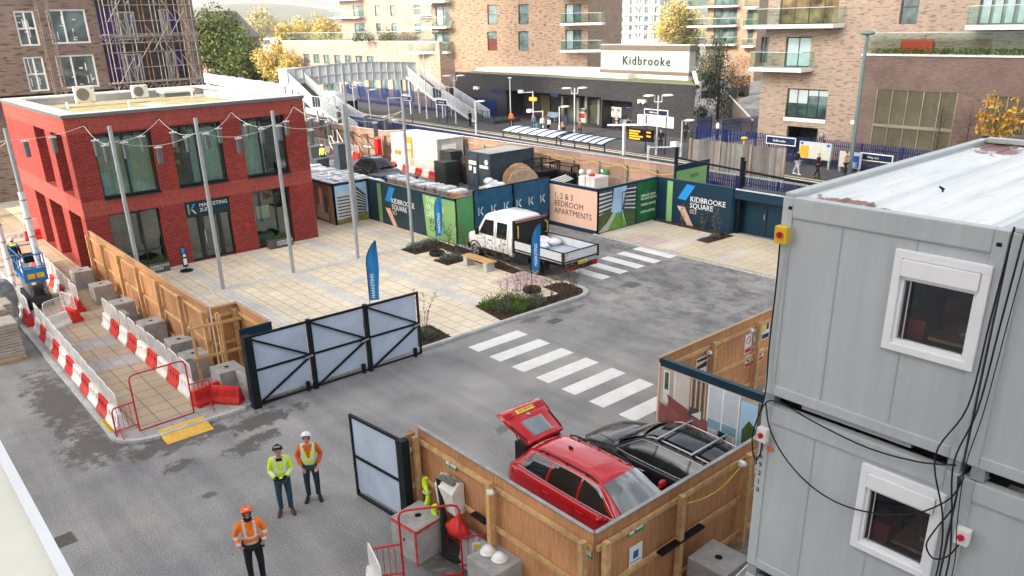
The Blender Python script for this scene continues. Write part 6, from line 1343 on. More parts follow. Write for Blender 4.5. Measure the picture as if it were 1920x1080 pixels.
# wrapped pallets of paving
WRAP = M('pallet_wrap', (.72, .73, .74), .35, .22, 3.5, island=.25); PSTN = M('paving_stack', (.36, .28, .22), .85, .25, 4)
def pallet(x, y, label, h=1.05, rz=0):
 t = thing('paving_pallet', label, 'pallet', (x, y, 0), rz, 'wrapped pallets of paving in the yard'); q = MB()
 for k in range(3): q.box((-.5, -.45+k*.4, 0), (.5, -.35+k*.4, .12))
 q.box((-.5, -.45, .12), (.5, .45, .15)); q.build('pallet', OLDPINE, t); q = MB(); q.box((-.47, -.42, .15), (.47, .42, h-.06)); q.build('stack', PSTN, t)
 q = MB()
 for k in range(4): q.box((-.50, -.44+k*.222, h-.12+random.uniform(-.02, .02)), (.50, -.44+k*.222+.212, h+random.uniform(0, .07)))
 q.build('wrapping', WRAP, t, bevel=.02); q = MB()
 for k in range(5): q.cb((random.uniform(-.35, .35), random.uniform(-.35, .35), h+.072), (.35, .025, .006), rz=random.uniform(-.3, .3))
 q.build('label_strip', TXTD, t); return t
def rows(x0, y0, nx, ny, dx, dy, where, h=1.2):
 base = None
 for i in range(nx):
  for j in range(ny): pallet(x0+i*dx, y0+j*dy, f'white wrapped pallet of paving {where}, row {i+1}, place {j+1}', h+random.uniform(-.04, .06), random.uniform(-.03, .03))
rows(24.2, 41.6, 2, 11, 1.15, 1.05, 'in the block beside the red building'); rows(26.6, 44.6, 1, 9, 1.15, 1.05, 'in the block before the parked carrier')
rows(24.6, 34.5, 2, 6, 1.2, 1.1, 'behind the slate name board'); rows(28.3, 38.0, 1, 7, 1.2, 1.1, 'in the row leading to the container'); rows(30.6, 36.2, 1, 2, 1.2, 1.1, 'by the white sacks')
# cable drums
DRUM = timber('drum_timber', (.33, .24, .17), .25, grain=(3, 3, 3))
def drum(x, y, r, wd, a, label, mt=DRUM):
 t = thing('cable_drum', label, 'cable drum', (x, y, r), a, 'cable drums in the yard')
 for s in (-1, 1):
  q = MB(); q.cyl((0, s*wd/2-.03, 0), (0, s*wd/2+.03, 0), r, n=32); f = q.build('flange', mt, t)
  q = MB(); q.tube([(r*math.cos(k*PI/16), s*(wd/2+.0), r*math.sin(k*PI/16)) for k in range(32)], .035, 5, closed=True)
  for k in range(5): q.cyl((.2*r*math.cos(k), s*(wd/2+.04), .2*r*math.sin(k)), (.2*r*math.cos(k), s*(wd/2+.03), .2*r*math.sin(k)), .05, n=8)
  q.build('rim', OLDPINE, f)
 q = MB(); q.cyl((0, -wd/2, 0), (0, wd/2, 0), r*.55, n=24); q.build('barrel', TRIMB, t)
drum(34.1, 39.0, .95, .8, -.9, 'orange brown cable drum behind the others', timber('drum_orange', (.40, .22, .10), .2, grain=(3, 3, 3))); drum(33.3, 37.6, .95, .8, -.75, 'large grey brown cable drum in the middle'); drum(33.0, 36.3, .72, .6, -.7, 'small pale cable drum nearest the salmon board')
# wrapped bags on a pallet, white tank unit, cages
t = thing('bagged_pallet', 'pallet of cartons topped with white wrapped sacks by the drums', 'pallet', (31.6, 38.6, 0)); q = MB(); q.box((30.9, 38.0, 0), (32.3, 39.2, .9)); q.build('cartons', M('cartons', (.50, .47, .46), .6, .2, 5), t, True, bevel=.04)
q = MB()
for (x, y, z, r) in ((31.3, 38.3, .95, .38), (31.8, 38.8, 1.0, .42), (31.5, 38.9, 1.2, .36), (32.0, 38.3, .95, .34)): q.ball((x, y, z), (r, r*.9, r*.62), 10)
q.build('sack', BAGW, t, True)
t = thing('tank_unit', 'white fluted tank on a pallet beside the yard hoarding', 'tank', (36.2, 34.3, 0)); q = MB(); q.box((35.6, 33.6, .25), (36.9, 35.0, 1.45)); q.build('tank', WPLAS, t, True, bevel=.06); q = MB()
for k in range(6): q.box((35.57, 33.75+k*.2, .3), (35.6, 33.85+k*.2, 1.4))
q.box((35.6, 33.55, .3), (36.9, 33.6, .5)); q.build('rib', WHITE, t, True); q = MB(); q.cyl((36.1, 34.3, 1.45), (36.1, 34.3, 1.6), .2, n=16); q.build('lid', REDP, t, True)
t = thing('lighting_mast', 'small mast with two white twin globe lamps before the tank', 'lamp', (35.2, 34.0, 0)); q = MB(); q.cyl((35.2, 34.0, 0), (35.2, 34.0, 1.95), .03, n=8); q.build('mast', GALV, t, True)
for s in (-1, 1): q = MB(); q.ball((35.2+.12*s, 34.0-.22*s, 1.85), .17, 12); q.build('lamp_head', WHITE, t, True); 
for k in range(5): q = MB(); q.cb((34.3+.5*k, 32.9+.25*math.sin(k*2), .35), (.4, .3, .16), rz=k); solo(q, 'debris_box', REDP if k in (1, 4) else CONC, ('grey offcut block on the ground behind the salmon board', 'red plastic box on the ground behind the salmon board', 'grey block near the tank behind the picture board', 'grey block at the corner behind the picture board', 'red plastic box at the corner behind the picture board')[k], 'box')
def cage(x0, y0, x1, y1, h, label, n=5):
 t = thing('steel_cage', label, 'cage', (x0, y0, 0), 0, 'black steel stillages in the yard'); q = MB()
 for x in (x0, x1):
  for y in (y0, y1): q.bar((x, y, 0), (x, y, h), .07)
 for zz in (.1, h*.5, h):
  for (a, b) in (((x0, y0), (x1, y0)), ((x1, y0), (x1, y1)), ((x1, y1), (x0, y1)), ((x0, y1), (x0, y0))): q.bar((*a, zz), (*b, zz), .06)
 q.build('frame', BLACK, t, True); q = MB()
 for k in range(1, 9): s = k/9; q.bar((x0+(x1-x0)*s, y0, .1), (x0+(x1-x0)*s, y0, h), .02); q.bar((x0, y0+(y1-y0)*s, .1), (x0, y0+(y1-y0)*s, h), .02)
 q.build('bars', BLACK, t, True); q = MB(); q.box((x0+.1, y0+.1, .15), (x1-.1, y1-.1, h*.7)); q.build('load', TRIMB, t, True)
cage(35.3, 38.0, 36.9, 39.8, 1.9, 'black steel cage stacked in front of the slate container side'); cage(36.6, 36.6, 37.3, 38.6, 1.7, 'black steel cage close to the yard hoarding'); cage(34.2, 35.4, 35.4, 36.4, .9, 'low black cage with white tubes lying on top')
q = MB()
for k in range(4): q.tube([(34.1, 35.5+.22*k, 1.0+.05*k), (36.0, 35.9+.2*k, 1.1+.05*k)], .05, 8)
solo(q, 'tube_bundle', WHITE, 'white tubes laid across the low black cage', 'tubes')
# yard barriers
for i in range(9): put_barrier('red' if i % 2 == 0 else 'white', 33.9-.09*i, 53.6-1.0*i, PI/2-.08, f'yard barrier before the white container, {ORD[i]} from the orange door', gY, z=0)
for i in range(10): put_barrier('red' if i % 2 else 'white', 34.6-.02*i, 69.5-1.02*i, PI/2, f'yard barrier along the far hoarding, {ORD[i]} from the red building', gY, z=0)
q = MB(); q.box((34.5, 56.9, 0), (34.9, 57.4, 1.9)); solo(q, 'hydrant_cabinet', M('bright_red', (.65, .02, .02), .4, .1), 'tall bright red cabinet beside the white container', 'cabinet')
ped_gate('distant red pedestrian frame before the red cabinet in the yard', (33.4, 59.0, 0), PI/2, 1.2)['category'] = 'pedestrian gate'
for k, (x, y, h, lb) in enumerate(((31.2, 61.6, 1.3, 'grey wheeled bin left of the white steps'), (30.6, 62.6, .95, 'low grey bin nearest the red building'), (31.0, 56.6, 2.0, 'tall dark steel locker behind the festoon poles'), (29.6, 57.6, .9, 'low dark chest with a pale lid before the locker'))):
 q = MB(); a = .55; q.box((-a, -a*.7, .06), (a, a*.7, h-.08)); q.box((-a-.03, -a*.7-.03, h-.08), (a+.03, a*.7+.03, h)); solo(q, 'site_bin', [M('bin_grey', (.09, .12, .13), .5), M('bin_grey', (.09, .12, .13), .5), DCT, DCT][k], lb, 'bin', loc=(x, y, 0), rz=.1)
t = thing('access_steps', 'white aluminium access steps in the yard', 'steps', (32.6, 60.0, 0))
for k in range(5): q = MB(); q.box((32.2, 59.5+.25*k, .3*k+.25), (33.0, 59.75+.25*k, .3*k+.30)); q.build('tread', LGREY, t, True)
q = MB()
for x in (32.2, 33.0): q.tube([(x, 59.4, 0), (x, 60.7, 1.6), (x, 60.7, 2.5), (x, 59.4, 1.1), (x, 59.4, 0)], .035, 6)
q.build('handrail', WHITE, t, True)
# paving slab stacks on the left
SLAB = M('slab_stone', (.42, .37, .31), .85, .2, 3, island=.15)
for k, (x, y, n, lb) in enumerate(((3.0, 31.0, 12, 'stack of paving slabs on a pallet nearest the road kerb'), (2.95, 32.6, 13, 'second stack of paving slabs behind the first at the kerb'), (2.2, 33.9, 12, 'third stack of paving slabs at the picture edge'), (3.4, 34.6, 9, 'lower stack of paving slabs beside the grey tarpaulin'), (1.6, 32.2, 13, 'stack of paving slabs cut by the picture edge'))):
 t = thing('slab_stack', lb, 'slab stack', (x, y, 0), random.uniform(-.05, .05), 'stacks of paving slabs on the road'); q = MB()
 for i in range(n): q.cb((random.uniform(-.02, .02), random.uniform(-.02, .02), .17+i*.105), (1.15, 1.05, .088), rz=random.uniform(-.02, .02))
 q.build('slabs', SLAB, t); q = MB()
 for i in range(3): q.box((-.6, -.5+i*.45, 0), (.6, -.4+i*.45, .1))
 q.box((-.6, -.55, .1), (.6, .55, .122)); q.build('pallet', PINE, t)
 if k < 2: q = MB(); q.tube([(-.6, -.53+.15*i, .85+.05*(i % 2)) for i in range(8)], .03, 4); q.build('packing', M('packing_orange', (.45, .22, .10), .8), t)
q = MB(); secs = []
for i in range(9):
 f = i/8; r = .75*(1-.75*f); secs.append([(4.1+r*(1+.3*math.sin(a*3+f*3))*math.cos(a), 36.0+r*(1+.25*math.sin(a*4+f*5))*math.sin(a), 1.5*f+.05*math.sin(a*5)) for a in [2*PI*k/18 for k in range(18)]])
q.loft(secs); solo(q, 'tarpaulin', M('tarp_grey', (.17, .18, .19), .5, .4, 4), 'crumpled grey tarpaulin heaped beside the blue lift', 'tarpaulin')
LB = M('lift_blue', (.02, .17, .42), .4, .15)
t = thing('scissor_lift', 'blue scissor lift folded down between the wrapped poles', 'lift', (5.3, 36.3, 0)); t['group'] = 'lift'
del t['group']
lx, ly = 5.25, 36.7
q = MB(); q.box((lx-.4, ly-1.0, PZ+.22), (lx+.4, ly+1.0, PZ+.55)); q.build('chassis', DGREY, t, True, bevel=.02)
for sx in (-1, 1):
 for sy in (-1, 1): q = MB(); q.cyl((lx+sx*.34, ly+sy*.7, PZ+.2), (lx+sx*.44, ly+sy*.7, PZ+.2), .2, n=16); q.build('wheel', RUBBER, t, True)
q = MB()
for k in range(4):
 for sx in (-1, 1): q.bar((lx+sx*.28, ly-.9, PZ+.6+k*.13), (lx+sx*.28, ly+.9, PZ+.66+k*.13), .05, .09); q.bar((lx+sx*.22, ly+.9, PZ+.6+k*.13), (lx+sx*.22, ly-.9, PZ+.66+k*.13), .05, .09)
q.build('scissor_arms', GREY, t, True)
pz = PZ+1.2; q = MB(); q.box((lx-.42, ly-1.05, pz), (lx+.42, ly+1.05, pz+.1)); q.build('platform', LB, t, True)
q = MB()
for (a, b) in (((-.4, -1.03), (.4, -1.03)), ((.4, -1.03), (.4, 1.03)), ((.4, 1.03), (-.4, 1.03)), ((-.4, 1.03), (-.4, -1.03))):
 for zz in (.12, .6, 1.1): q.bar((lx+a[0], ly+a[1], pz+zz), (lx+b[0], ly+b[1], pz+zz), .04)
for sx in (-.4, .4):
 for sy in (-1.03, -.35, .35, 1.03): q.bar((lx+sx, ly+sy, pz+.1), (lx+sx, ly+sy, pz+1.12), .04)
q.build('guard_rail', LB, t, True); q = MB(); q.box((lx-.4, ly-1.06, pz+.12), (lx+.4, ly-1.045, pz+.55)); q.build('end_panel', LB, t, True)
q = MB(); q.box((lx-.3, ly-1.075, pz+.15), (lx-.03, ly-1.062, pz+.35)); q.box((lx+.03, ly-1.075, pz+.15), (lx+.3, ly-1.062, pz+.35)); q.build('warning_label', YELLOW, t, True)
q = MB(); q.box((lx-.2, ly-.6, pz+.7), (lx+.15, ly-.3, pz+1.05)); q.build('control_box', BLACK, t, True); q = MB(); q.cb((lx-.1, ly+.4, pz+.35), (.3, .4, .5)); q.build('tool_bag', WPLAS, t, True)
# blue hoarding sheets and white unit far left behind the poles
q = MB(); q.box((1.5, 57.0, 0), (7.2, 57.1, 3.6)); solo(q, 'blue_hoarding', M('deep_blue_sheet', (.015, .10, .20), .5, .3, .6), 'deep blue sheeted hoarding beyond the barriers left of the red building', 'hoarding')
q = MB(); q.box((2.5, 45.0, 0), (4.2, 46.6, .9)); solo(q, 'white_skip_bag', WPLAS, 'white bulk bag by the path at the picture edge', 'bag')
# ================================================================ people
def skin_mesh(name, verts, edges, radii, mats, parent, root=0, matfn=None, sub=2, mirror=False):
 me = bpy.data.meshes.new(name); me.from_pydata([tuple(v) for v in verts], edges, []); o = bpy.data.objects.new(name, me); COL.objects.link(o)
 sk = o.modifiers.new('skin', 'SKIN'); sk.use_smooth_shade = True; sv = me.skin_vertices[0].data
 for i, r in enumerate(radii): sv[i].radius = r if isinstance(r, tuple) else (r, r); sv[i].use_root = (i == root)
 ss = o.modifiers.new('sub', 'SUBSURF'); ss.levels = sub; ss.render_levels = sub
 dg = bpy.context.evaluated_depsgraph_get(); m2 = bpy.data.meshes.new_from_object(o.evaluated_get(dg)); bpy.data.objects.remove(o); bpy.data.meshes.remove(me)
 m2.materials.clear()
 for q in mats: m2.materials.append(q)
 for p in m2.polygons: p.use_smooth = True; p.material_index = matfn(p.center) if matfn else 0
 m2.name = name; q = bpy.data.objects.new(name, m2); COL.objects.link(q); q.parent = parent; return q
SKIN = M('skin', (.50, .27, .19), .55, .06); SKIND = M('skin_dark', (.22, .11, .075), .55, .06); HAIRM = {'brown': M('hair_brown', (.06, .03, .018), .7), 'black': M('hair_black', (.012, .01, .01), .7), 'grey': M('hair_grey', (.35, .33, .31), .7), 'fair': M('hair_fair', (.30, .18, .08), .7)}
REFL = M('reflective_tape', (.62, .64, .66), .4, .06); HIY = M('hi_vis_yellow', (.58, .82, .03), .6, .1, 8); HIO = M('hi_vis_orange', (.90, .20, .015), .6, .12, 8); ORJ = M('orange_jacket', (.60, .12, .02), .65, .15, 8); JEAN = M('dark_jeans', (.020, .035, .055), .8, .25, 10); JEANB = M('blue_jeans', (.025, .06, .10), .8, .25, 10); BLK = M('black_cloth', (.014, .014, .016), .8, .3, 10); BOOT = M('brown_boot', (.09, .03, .022), .6, .25); BOOTB = M('black_shoe', (.014, .014, .014), .6, .25)
def cloth(name, c): return M(name, c, .75, .2, 9)
def person(loc, face, label, top, legs, shoes=BOOTB, hair='brown', hat=None, pose='stand', h=1.78, detail=True, top_fn=None, skin=SKIN, coat_len=0, beard=None, group=None, stride=.0, bag=None, extra=None):
 """face: direction (x, y) the figure looks; joints are laid out facing +y and skinned as one continuous body"""
 rz = math.atan2(face[1], face[0])-PI/2
 t = thing('person', label, 'person', loc, rz, group); k = h/1.78
 V = lambda x, y, z: Vector((x*k, y*k, z*k))
 sd = stride
 J = dict(pel=V(0, 0, .96), abd=V(0, .01, 1.10), che=V(0, 0, 1.32), nb=V(0, -.01, 1.47), nk=V(0, .0, 1.54), hd=V(0, .03, 1.66), ht=V(0, .015, 1.725))
 hipx = .095; fx = .11 if not sd else .08
 leg = {}
 for s, nm in ((-1, 'l'), (1, 'r')):
  st = sd*s; leg[nm] = [V(s*hipx, 0, .90), V(s*(fx+.005), st*.55+.03, .50), V(s*fx, st-.03*(1 if st < 0 else 0), .10+(.05 if st < 0 else 0)), V(s*(fx+.03), st+.02, .045), V(s*(fx+.06), st+.16, .035)]
 sh = .175
 arms = {'stand': [(.215, -.02, 1.20), (.235, .04, .98), (.235, .07, .90)], 'pockets': [(.285, -.05, 1.17), (.225, .10, .98), (.16, .15, .95)], 'hips': [(.27, -.06, 1.18), (.19, .07, .97), (.15, .13, .90)], 'hold': [(.245, .02, 1.16), (.12, .22, 1.07), (.06, .27, 1.07)], 'phone': [(.21, .03, 1.17), (.12, .22, 1.25), (.07, .26, 1.32)], 'sit': [(.21, .02, 1.20), (.17, .2, 1.02), (.12, .30, 1.0)]}[pose]
 if pose == 'sit':
  for s, nm in ((-1, 'l'), (1, 'r')): leg[nm] = [V(s*hipx, 0, .92), V(s*.11, .42, .93), V(s*.11, .42, .53), V(s*.12, .42, .48), V(s*.14, .56, .47)]
 arm = {}
 for s, nm in ((-1, 'l'), (1, 'r')):
  sw = -sd*s*.6 if pose == 'stand' else 0; arm[nm] = [V(s*sh, -.01, 1.43)]+[V(s*x, y+sw*(i+1)/2, z) for i, (x, y, z) in enumerate(arms)]
 # body
 vs, es, rs = [], [], []
 def put(p, r, par=None): vs.append(p); rs.append(tuple(q*k for q in r) if isinstance(r, tuple) else r*k); i = len(vs)-1; es.append((par, i)) if par is not None else None; return i
 a = put(J['pel'], (.135, .105)); b = put(J['abd'], (.125, .095), a); c = put(J['che'], (.150, .105), b); n1 = put(J['nb'], .062, c); n2 = put(J['nk'], .055, n1); h1 = put(J['hd'], (.076, .094), n2); h2 = put(J['ht'], (.066, .082), h1)
 for nm in 'lr':
  i = put(leg[nm][0], .088, a); i = put(leg[nm][1], .058, i); i = put(leg[nm][2], .042, i); i = put(leg[nm][3], .045, i); put(leg[nm][4], .03, i)
  i = put(arm[nm][0], .058, c); i = put(arm[nm][1], .043, i); i = put(arm[nm][2], .030, i); w_ = i; hand = arm[nm][3]; d = (hand-arm[nm][2]).normalized(); i = put(hand, (.030, .040), i)
  if detail:
   sx = d.cross(Vector((0, 0, 1)) if abs(d.z) < .9 else Vector((0, 1, 0))).normalized(); s = -1 if nm == 'l' else 1; cu = d.cross(sx).normalized()
   if pose in ('hips', 'stand'):
    for j, (off, ln) in enumerate(((-.027, .068), (-.009, .078), (.009, .074), (.027, .058))):
     p0 = put(hand+sx*off*k+d*.035*k, .011, i); p1 = put(vs[p0]+d*ln*.5*k+cu*.004, .0095, p0); put(vs[p1]+d*ln*.45*k+cu*.02*k, .008, p1)
    p0 = put(hand+sx*-.038*k+d*.005*k, .012, w_ if False else i); p1 = put(vs[p0]+d*.035*k-sx*.022*k, .011, p0); put(vs[p1]+d*.03*k-sx*.004*k, .009, p1)
 body = skin_mesh('body', vs, es, rs, [skin], t, 0, sub=2 if detail else 1)
 hd = J['hd']
 Tl = Matrix.Rotation(R_(34 if detail else 0), 3, 'X'); up_ = lambda q: setattr(q, 'v', [hd+Tl @ (v-hd) for v in q.v])
 if detail:
  bm = bmesh.new(); bm.from_mesh(body.data); nv0 = len(bm.verts)
  q = MB(); q.ball(hd+V(0, .095, -.005), (.013*k, .020*k, .024*k), 8)        # nose
  for s in (-1, 1): q.ball(hd+V(s*.080, .0, -.005), (.010*k, .022*k, .034*k), 8)   # ears
  q.ball(hd+V(0, .055, -.075), (.032*k, .034*k, .026*k), 8)
  up_(q); fm = [bm.verts.new(v) for v in q.v]; bm.verts.ensure_lookup_table()
  for f in q.f:
   try: nf = bm.faces.new([fm[i] for i in f]); nf.smooth = True
   except ValueError: pass
  bm.to_mesh(body.data); bm.free()
  q = MB()
  for s in (-1, 1): q.ball(hd+V(s*.030, .083, .018), (.012*k, .008*k, .008*k), 8)
  up_(q); q.build('eyes', TXTD, t); q = MB(); q.ball(hd+V(0, .088, -.048), (.022*k, .008*k, .006*k), 8); up_(q); q.build('mouth', M('lips', (.32, .10, .08), .5), t)
 # trousers
 vs, es, rs = [], [], []
 a = put(V(0, 0, .99), (.150, .118)); 
 for nm in 'lr':
  i = put(leg[nm][0], .105, a); i = put(leg[nm][0].lerp(leg[nm][1], .5), .088, i); i = put(leg[nm][1], .074, i); i = put(leg[nm][1].lerp(leg[nm][2], .5), .064, i); put(leg[nm][2]+(leg[nm][2]-leg[nm][1]).normalized()*.01, .060, i)
 skin_mesh('trousers', vs, es, rs, [legs], t, 0, sub=2 if detail else 1)
 for nm in 'lr':
  q = MB(); f0, f1 = leg[nm][3], leg[nm][4]; d = (f1-f0); d.z = 0; d.normalize(); sx = Vector((-d.y, d.x, 0)); z0 = max(0, f0.z-.045*k)
  secs = []
  for u, w_, hh in ((-.075, .030, .10), (-.05, .043, .125), (.02, .046, .12), (.09, .050, .075), (.16, .048, .06), (.20, .030, .045)): secs.append([f0+d*u*k+sx*(w_*math.cos(a_)*k)+Vector((0, 0, -f0.z+z0+max(0, (.5+.5*math.sin(a_))*hh*k))) for a_ in [2*PI*j/10 for j in range(10)]])
  q.loft(secs); sh_ = q.build('shoe', shoes, t)
 # jacket
 vs, es, rs = [], [], []
 lo_ = V(0, 0, .93-coat_len); a = put(lo_, (.175, .140)); b = put(J['abd'], (.165, .130), a); c = put(J['che'], (.182, .135), b); put(J['nb']+V(0, 0, -.01), .088, c)
 for nm in 'lr': 
  i = put(arm[nm][0], .082, c); i = put(arm[nm][0].lerp(arm[nm][1], .55), .070, i); i = put(arm[nm][1], .064, i); i = put(arm[nm][1].lerp(arm[nm][2], .5), .056, i); put(arm[nm][1].lerp(arm[nm][2], .98), .048, i)
 mats, fn = (top if isinstance(top, list) else [top]), None
 if top_fn: fn = lambda c_: top_fn(c_.x/k, c_.y/k, c_.z/k, abs(c_.x)/k > .20 or (abs(c_.x)/k > .17 and c_.z/k > 1.3))
 skin_mesh('jacket', vs, es, rs, mats, t, 0, fn, sub=3 if detail else 1)
 # head cover
 if hat:
  q = MB(); hm = {'white': WHITE, 'black': BLACK, 'orange': M('helmet_orange', (.85, .13, .02), .35, .05), 'wool': cloth('wool_hat', (.03, .03, .04))}[hat]
  c0 = hd+V(0, .0, .035)
  q.ball(c0, (.118*k, .140*k, .118*k), 16, half=True)
  if hat != 'wool':
   q.loft([[c0+Vector((r*.95*math.cos(a_), (r*1.12+(.05*k if math.sin(a_) > 0 else 0)*math.sin(a_))*math.sin(a_), zz)) for a_ in [2*PI*j/20 for j in range(20)]] for r, zz in ((.115*k, -.012), (.130*k, -.012), (.130*k, 0), (.115*k, .015))])
   q.bar(c0+V(0, -.10, .085), c0+V(0, .10, .085), .03*k, .06*k)
  up_(q); hb = q.build('helmet' if hat != 'wool' else 'hat', hm, t)
  if hat == 'orange': q = MB(); q.cb(c0+V(0, .128, .04), (.07*k, .01, .025*k)); up_(q); q.build('badge', WHITE, hb)
  if hat == 'black': q = MB(); q.cb(c0+V(0, .12, .035), (.14*k, .05*k, .05*k)); up_(q); q.build('goggles', GREY, hb, bevel=.01)
 if hair and hat != 'wool':
  q = MB(); q.ball(hd+V(0, -.014, .012), (.088*k, .104*k, .098*k), 14); hb = q
  bm_v = []
  keep = [v for v in q.v]
  q2 = MB(); 
  for f, sm in zip(q.f, q.sm):
   cc = sum((q.v[i] for i in f), Vector())/len(f)-hd
   if cc.y > .045*k and cc.z < .055*k: continue
   if cc.z < -.05*k and hair != 'long': continue
   q2.add([q.v[i] for i in f], [tuple(range(len(f)))], smooth=True)
  up_(q2); q2.build('hair', HAIRM.get(hair if isinstance(hair, str) and hair in HAIRM else 'brown'), t)
 if beard:
  q = MB(); q.ball(hd+V(0, .035, -.075), (.066*k, .074*k, .062*k), 12); q.ball(hd+V(0, .0, -.12), (.088*k, .088*k, .06*k), 12); q.build('snood', beard, t)
 if bag: bag(t, V)
 return t
TW_ = Vector((-.62, -.78))
# three workers on the yard
def bands_jacket(x, y, z, arm):
 if arm: return 1 if (1.02 < z < 1.07 or 1.13 < z < 1.18) else 0
 if .985 < z < 1.035 or 1.135 < z < 1.185: return 1
 if z > 1.16 and .075 < abs(x) < .125 and abs(y) > .04: return 1
 if z > 1.40 and y > .0 and abs(x) < .10: return 2
 return 0
def vest(x, y, z, arm):
 if arm or abs(x) > .155: return 2
 if z < .93: return 2
 if y > 0 and abs(x) < .085*max(0, (z-1.12)/.3)+.006: return 2
 if .985 < z < 1.03 or 1.115 < z < 1.165: return 1
 if z > 1.15 and .105 < abs(x) < .145: return 1
 return 0
def controller(t, V):
 q = MB(); q.cb(V(0, .30, 1.08), (.17, .11, .05)); q.build('controller', BLACK, t, bevel=.015); q = MB(); q.cb(V(0, .31, 1.115), (.07, .06, .02)); q.build('screen', HIY, t)
 for s in (-1, 1):
  vs, es, rs = [], [], []
  p = V(s*.115, .235, 1.075); vs.append(p); rs.append(.036); d = Vector((-s*.75, .6, 0)).normalized(); vs.append(p+d*.06); rs.append(.040); es.append((0, 1))
  for j, off in enumerate((-.028, -.009, .009, .028)):
   b0 = len(vs); q0 = vs[1]+Vector((0, 0, off))+d*.02; vs += [q0, q0+d*.035+Vector((0, .012, 0)), q0+d*.055+Vector((0, -.012, 0))]; rs += [.0125, .011, .010]; es += [(1, b0), (b0, b0+1), (b0+1, b0+2)]
  b0 = len(vs); vs += [p+Vector((0, .02, .035)), p+d*.045+Vector((0, .0, .055))]; rs += [.014, .012]; es += [(0, b0), (b0, b0+1)]
  skin_mesh('glove', vs, es, rs, [BLACK], t, 0, sub=2)
person((6.09, 15.48, 0), (-.42, -.9), 'person in a yellow hi-vis jacket, blue jeans and black helmet holding a controller', [HIY, REFL, BLACK], JEANB, BOOT, 'grey', 'black', 'hold', 1.78, top_fn=bands_jacket, bag=controller)
person((6.84, 15.55, 0), (-.50, -.87), 'person in an orange jacket, yellow hi-vis vest and white helmet, hands at the hips', [HIY, REFL, ORJ], JEAN, BOOTB, 'brown', 'white', 'hips', 1.80, top_fn=vest)
def radio(t, V):
 q = MB(); q.cb(V(-.20, .06, .92), (.05, .04, .16), rz=.3); q.tube([V(-.2, .06, 1.0), V(-.21, .06, 1.1)], .006, 6); q.build('radio', BLACK, t)
person((4.52, 13.56, 0), (-.28, -.96), 'person in an orange hi-vis jacket, orange helmet and dark snood, hands in pockets', [HIO, REFL, HIO], BLK, BOOTB, 'black', 'orange', 'pockets', 1.80, top_fn=bands_jacket, beard=BLK, skin=M('skin_mid', (.38, .20, .14), .55, .06), bag=radio)
# workers further off
def rucksack(t, V):
 q = MB(); q.cb(V(0, -.20, 1.25), (.30, .16, .42)); q.build('rucksack', BLACK, t, bevel=.04)
person((5.55, 41.9, PZ), (.15, 1), 'person in a yellow hi-vis vest with a black rucksack walking up the path', [HIY, REFL, BLK], BLK, BOOTB, 'black', 'white', 'stand', 1.8, False, vest, stride=.12, bag=rucksack)
person((30.4, 58.6, 0), (-.5, -.8), 'person in a yellow hi-vis jacket and white helmet beside the wrapped pallets', [HIY, REFL, HIY], BLK, BOOTB, 'brown', 'white', 'stand', 1.8, False, bands_jacket)
# ================================================================ railway station (its lines run a few degrees off the site)
KS_ = .05
def RP(u, v, z=0.0): return Vector((u+(v-45)*KS_, v, z))
def RW(px, py, u0):
 d = ray(px, py); return CO+d*((u0-45*KS_)/(d.x-KS_*d.y))
RD = Vector((KS_, 1, 0)).normalized()
def rbox(q, u0, v0, z0, u1, v1, z1, mi=None):
 vs = [RP(u, v, z) for z in (z0, z1) for u, v in ((u0, v0), (u1, v0), (u1, v1), (u0, v1))]
 return q.add(vs, [(0, 3, 2, 1), (4, 5, 6, 7), (0, 1, 5, 4), (1, 2, 6, 5), (2, 3, 7, 6), (3, 0, 4, 7)], mi)
def rsheet(name, u0, v0, u1, v1, z, mt): q = MB(); q.quad(RP(u0, v0, z), RP(u1, v0, z), RP(u1, v1, z), RP(u0, v1, z)); return structure(q, name, mt)
PLATF = M('platform_asphalt', (.075, .075, .08), .8, .25, .6); BALL = M('track_ballast', (.055, .045, .04), .95, .5, 5)
rsheet('railway_track', 44.3, -20, 50.8, 200, .006, BALL); rsheet('platform', 50.8, -20, 61.3, 120, .010, PLATF); rsheet('near_platform', 41.8, 20, 44.3, 78, .010, PLATF)
rsheet('platform_edge', 50.8, -20, 51.1, 120, .016, M('edge_white', (.62, .62, .60), .7, .15)); rsheet('yellow_line', 51.5, -20, 51.72, 120, .016, YLINE)
rsheet('station_path', 61.5, 34, 90, 45.2, .010, M('station_path_paving', (.33, .31, .28), .8, .2, .6))
BKB = brick('dark_brick', (.020, .021, .025), (.034, .034, .038), (.012, .012, .014), ms=.006, dark=(.008, .008, .01), patch=.5)
st = thing('station_building', 'long low dark brick station building with a recessed concourse', 'building', RP(61.2, 45.4))
q = MB(); SWP = lambda v, y, z: RP(61.2+y, v, z)
ops = [(53.2, 57.4, .02, 2.9, 1.6), (57.6, 73.5, .02, 3.1, 2.6)]
wall(q, 45.4, 84, 0, 4.8, ops, 2.0, SWP); 
for a, b, c, d, y in ops: q.quad(SWP(a, y, c), SWP(b, y, c), SWP(b, y, d), SWP(a, y, d))
q.quad(RP(61.2, 45.4, 0), RP(74, 56.5, 0), RP(74, 56.5, 4.8), RP(61.2, 45.4, 4.8)); q.build('wall', BKB, st, True, recalc=False)
q = MB(); rbox(q, 61.1, 45.3, 4.8, 61.5, 84, 4.86); q.build('coping', FLASH, st, True)
q = MB(); q.prism([RP(61.5, 45.7, 4.6), RP(74, 56.5, 4.6), RP(74, 84, 4.6), RP(61.5, 84, 4.6)], (0, 0, .14)); rf = q.build('roof', M('sedum_green', (.16, .17, .07), .95, .4, 1.2), st, True)
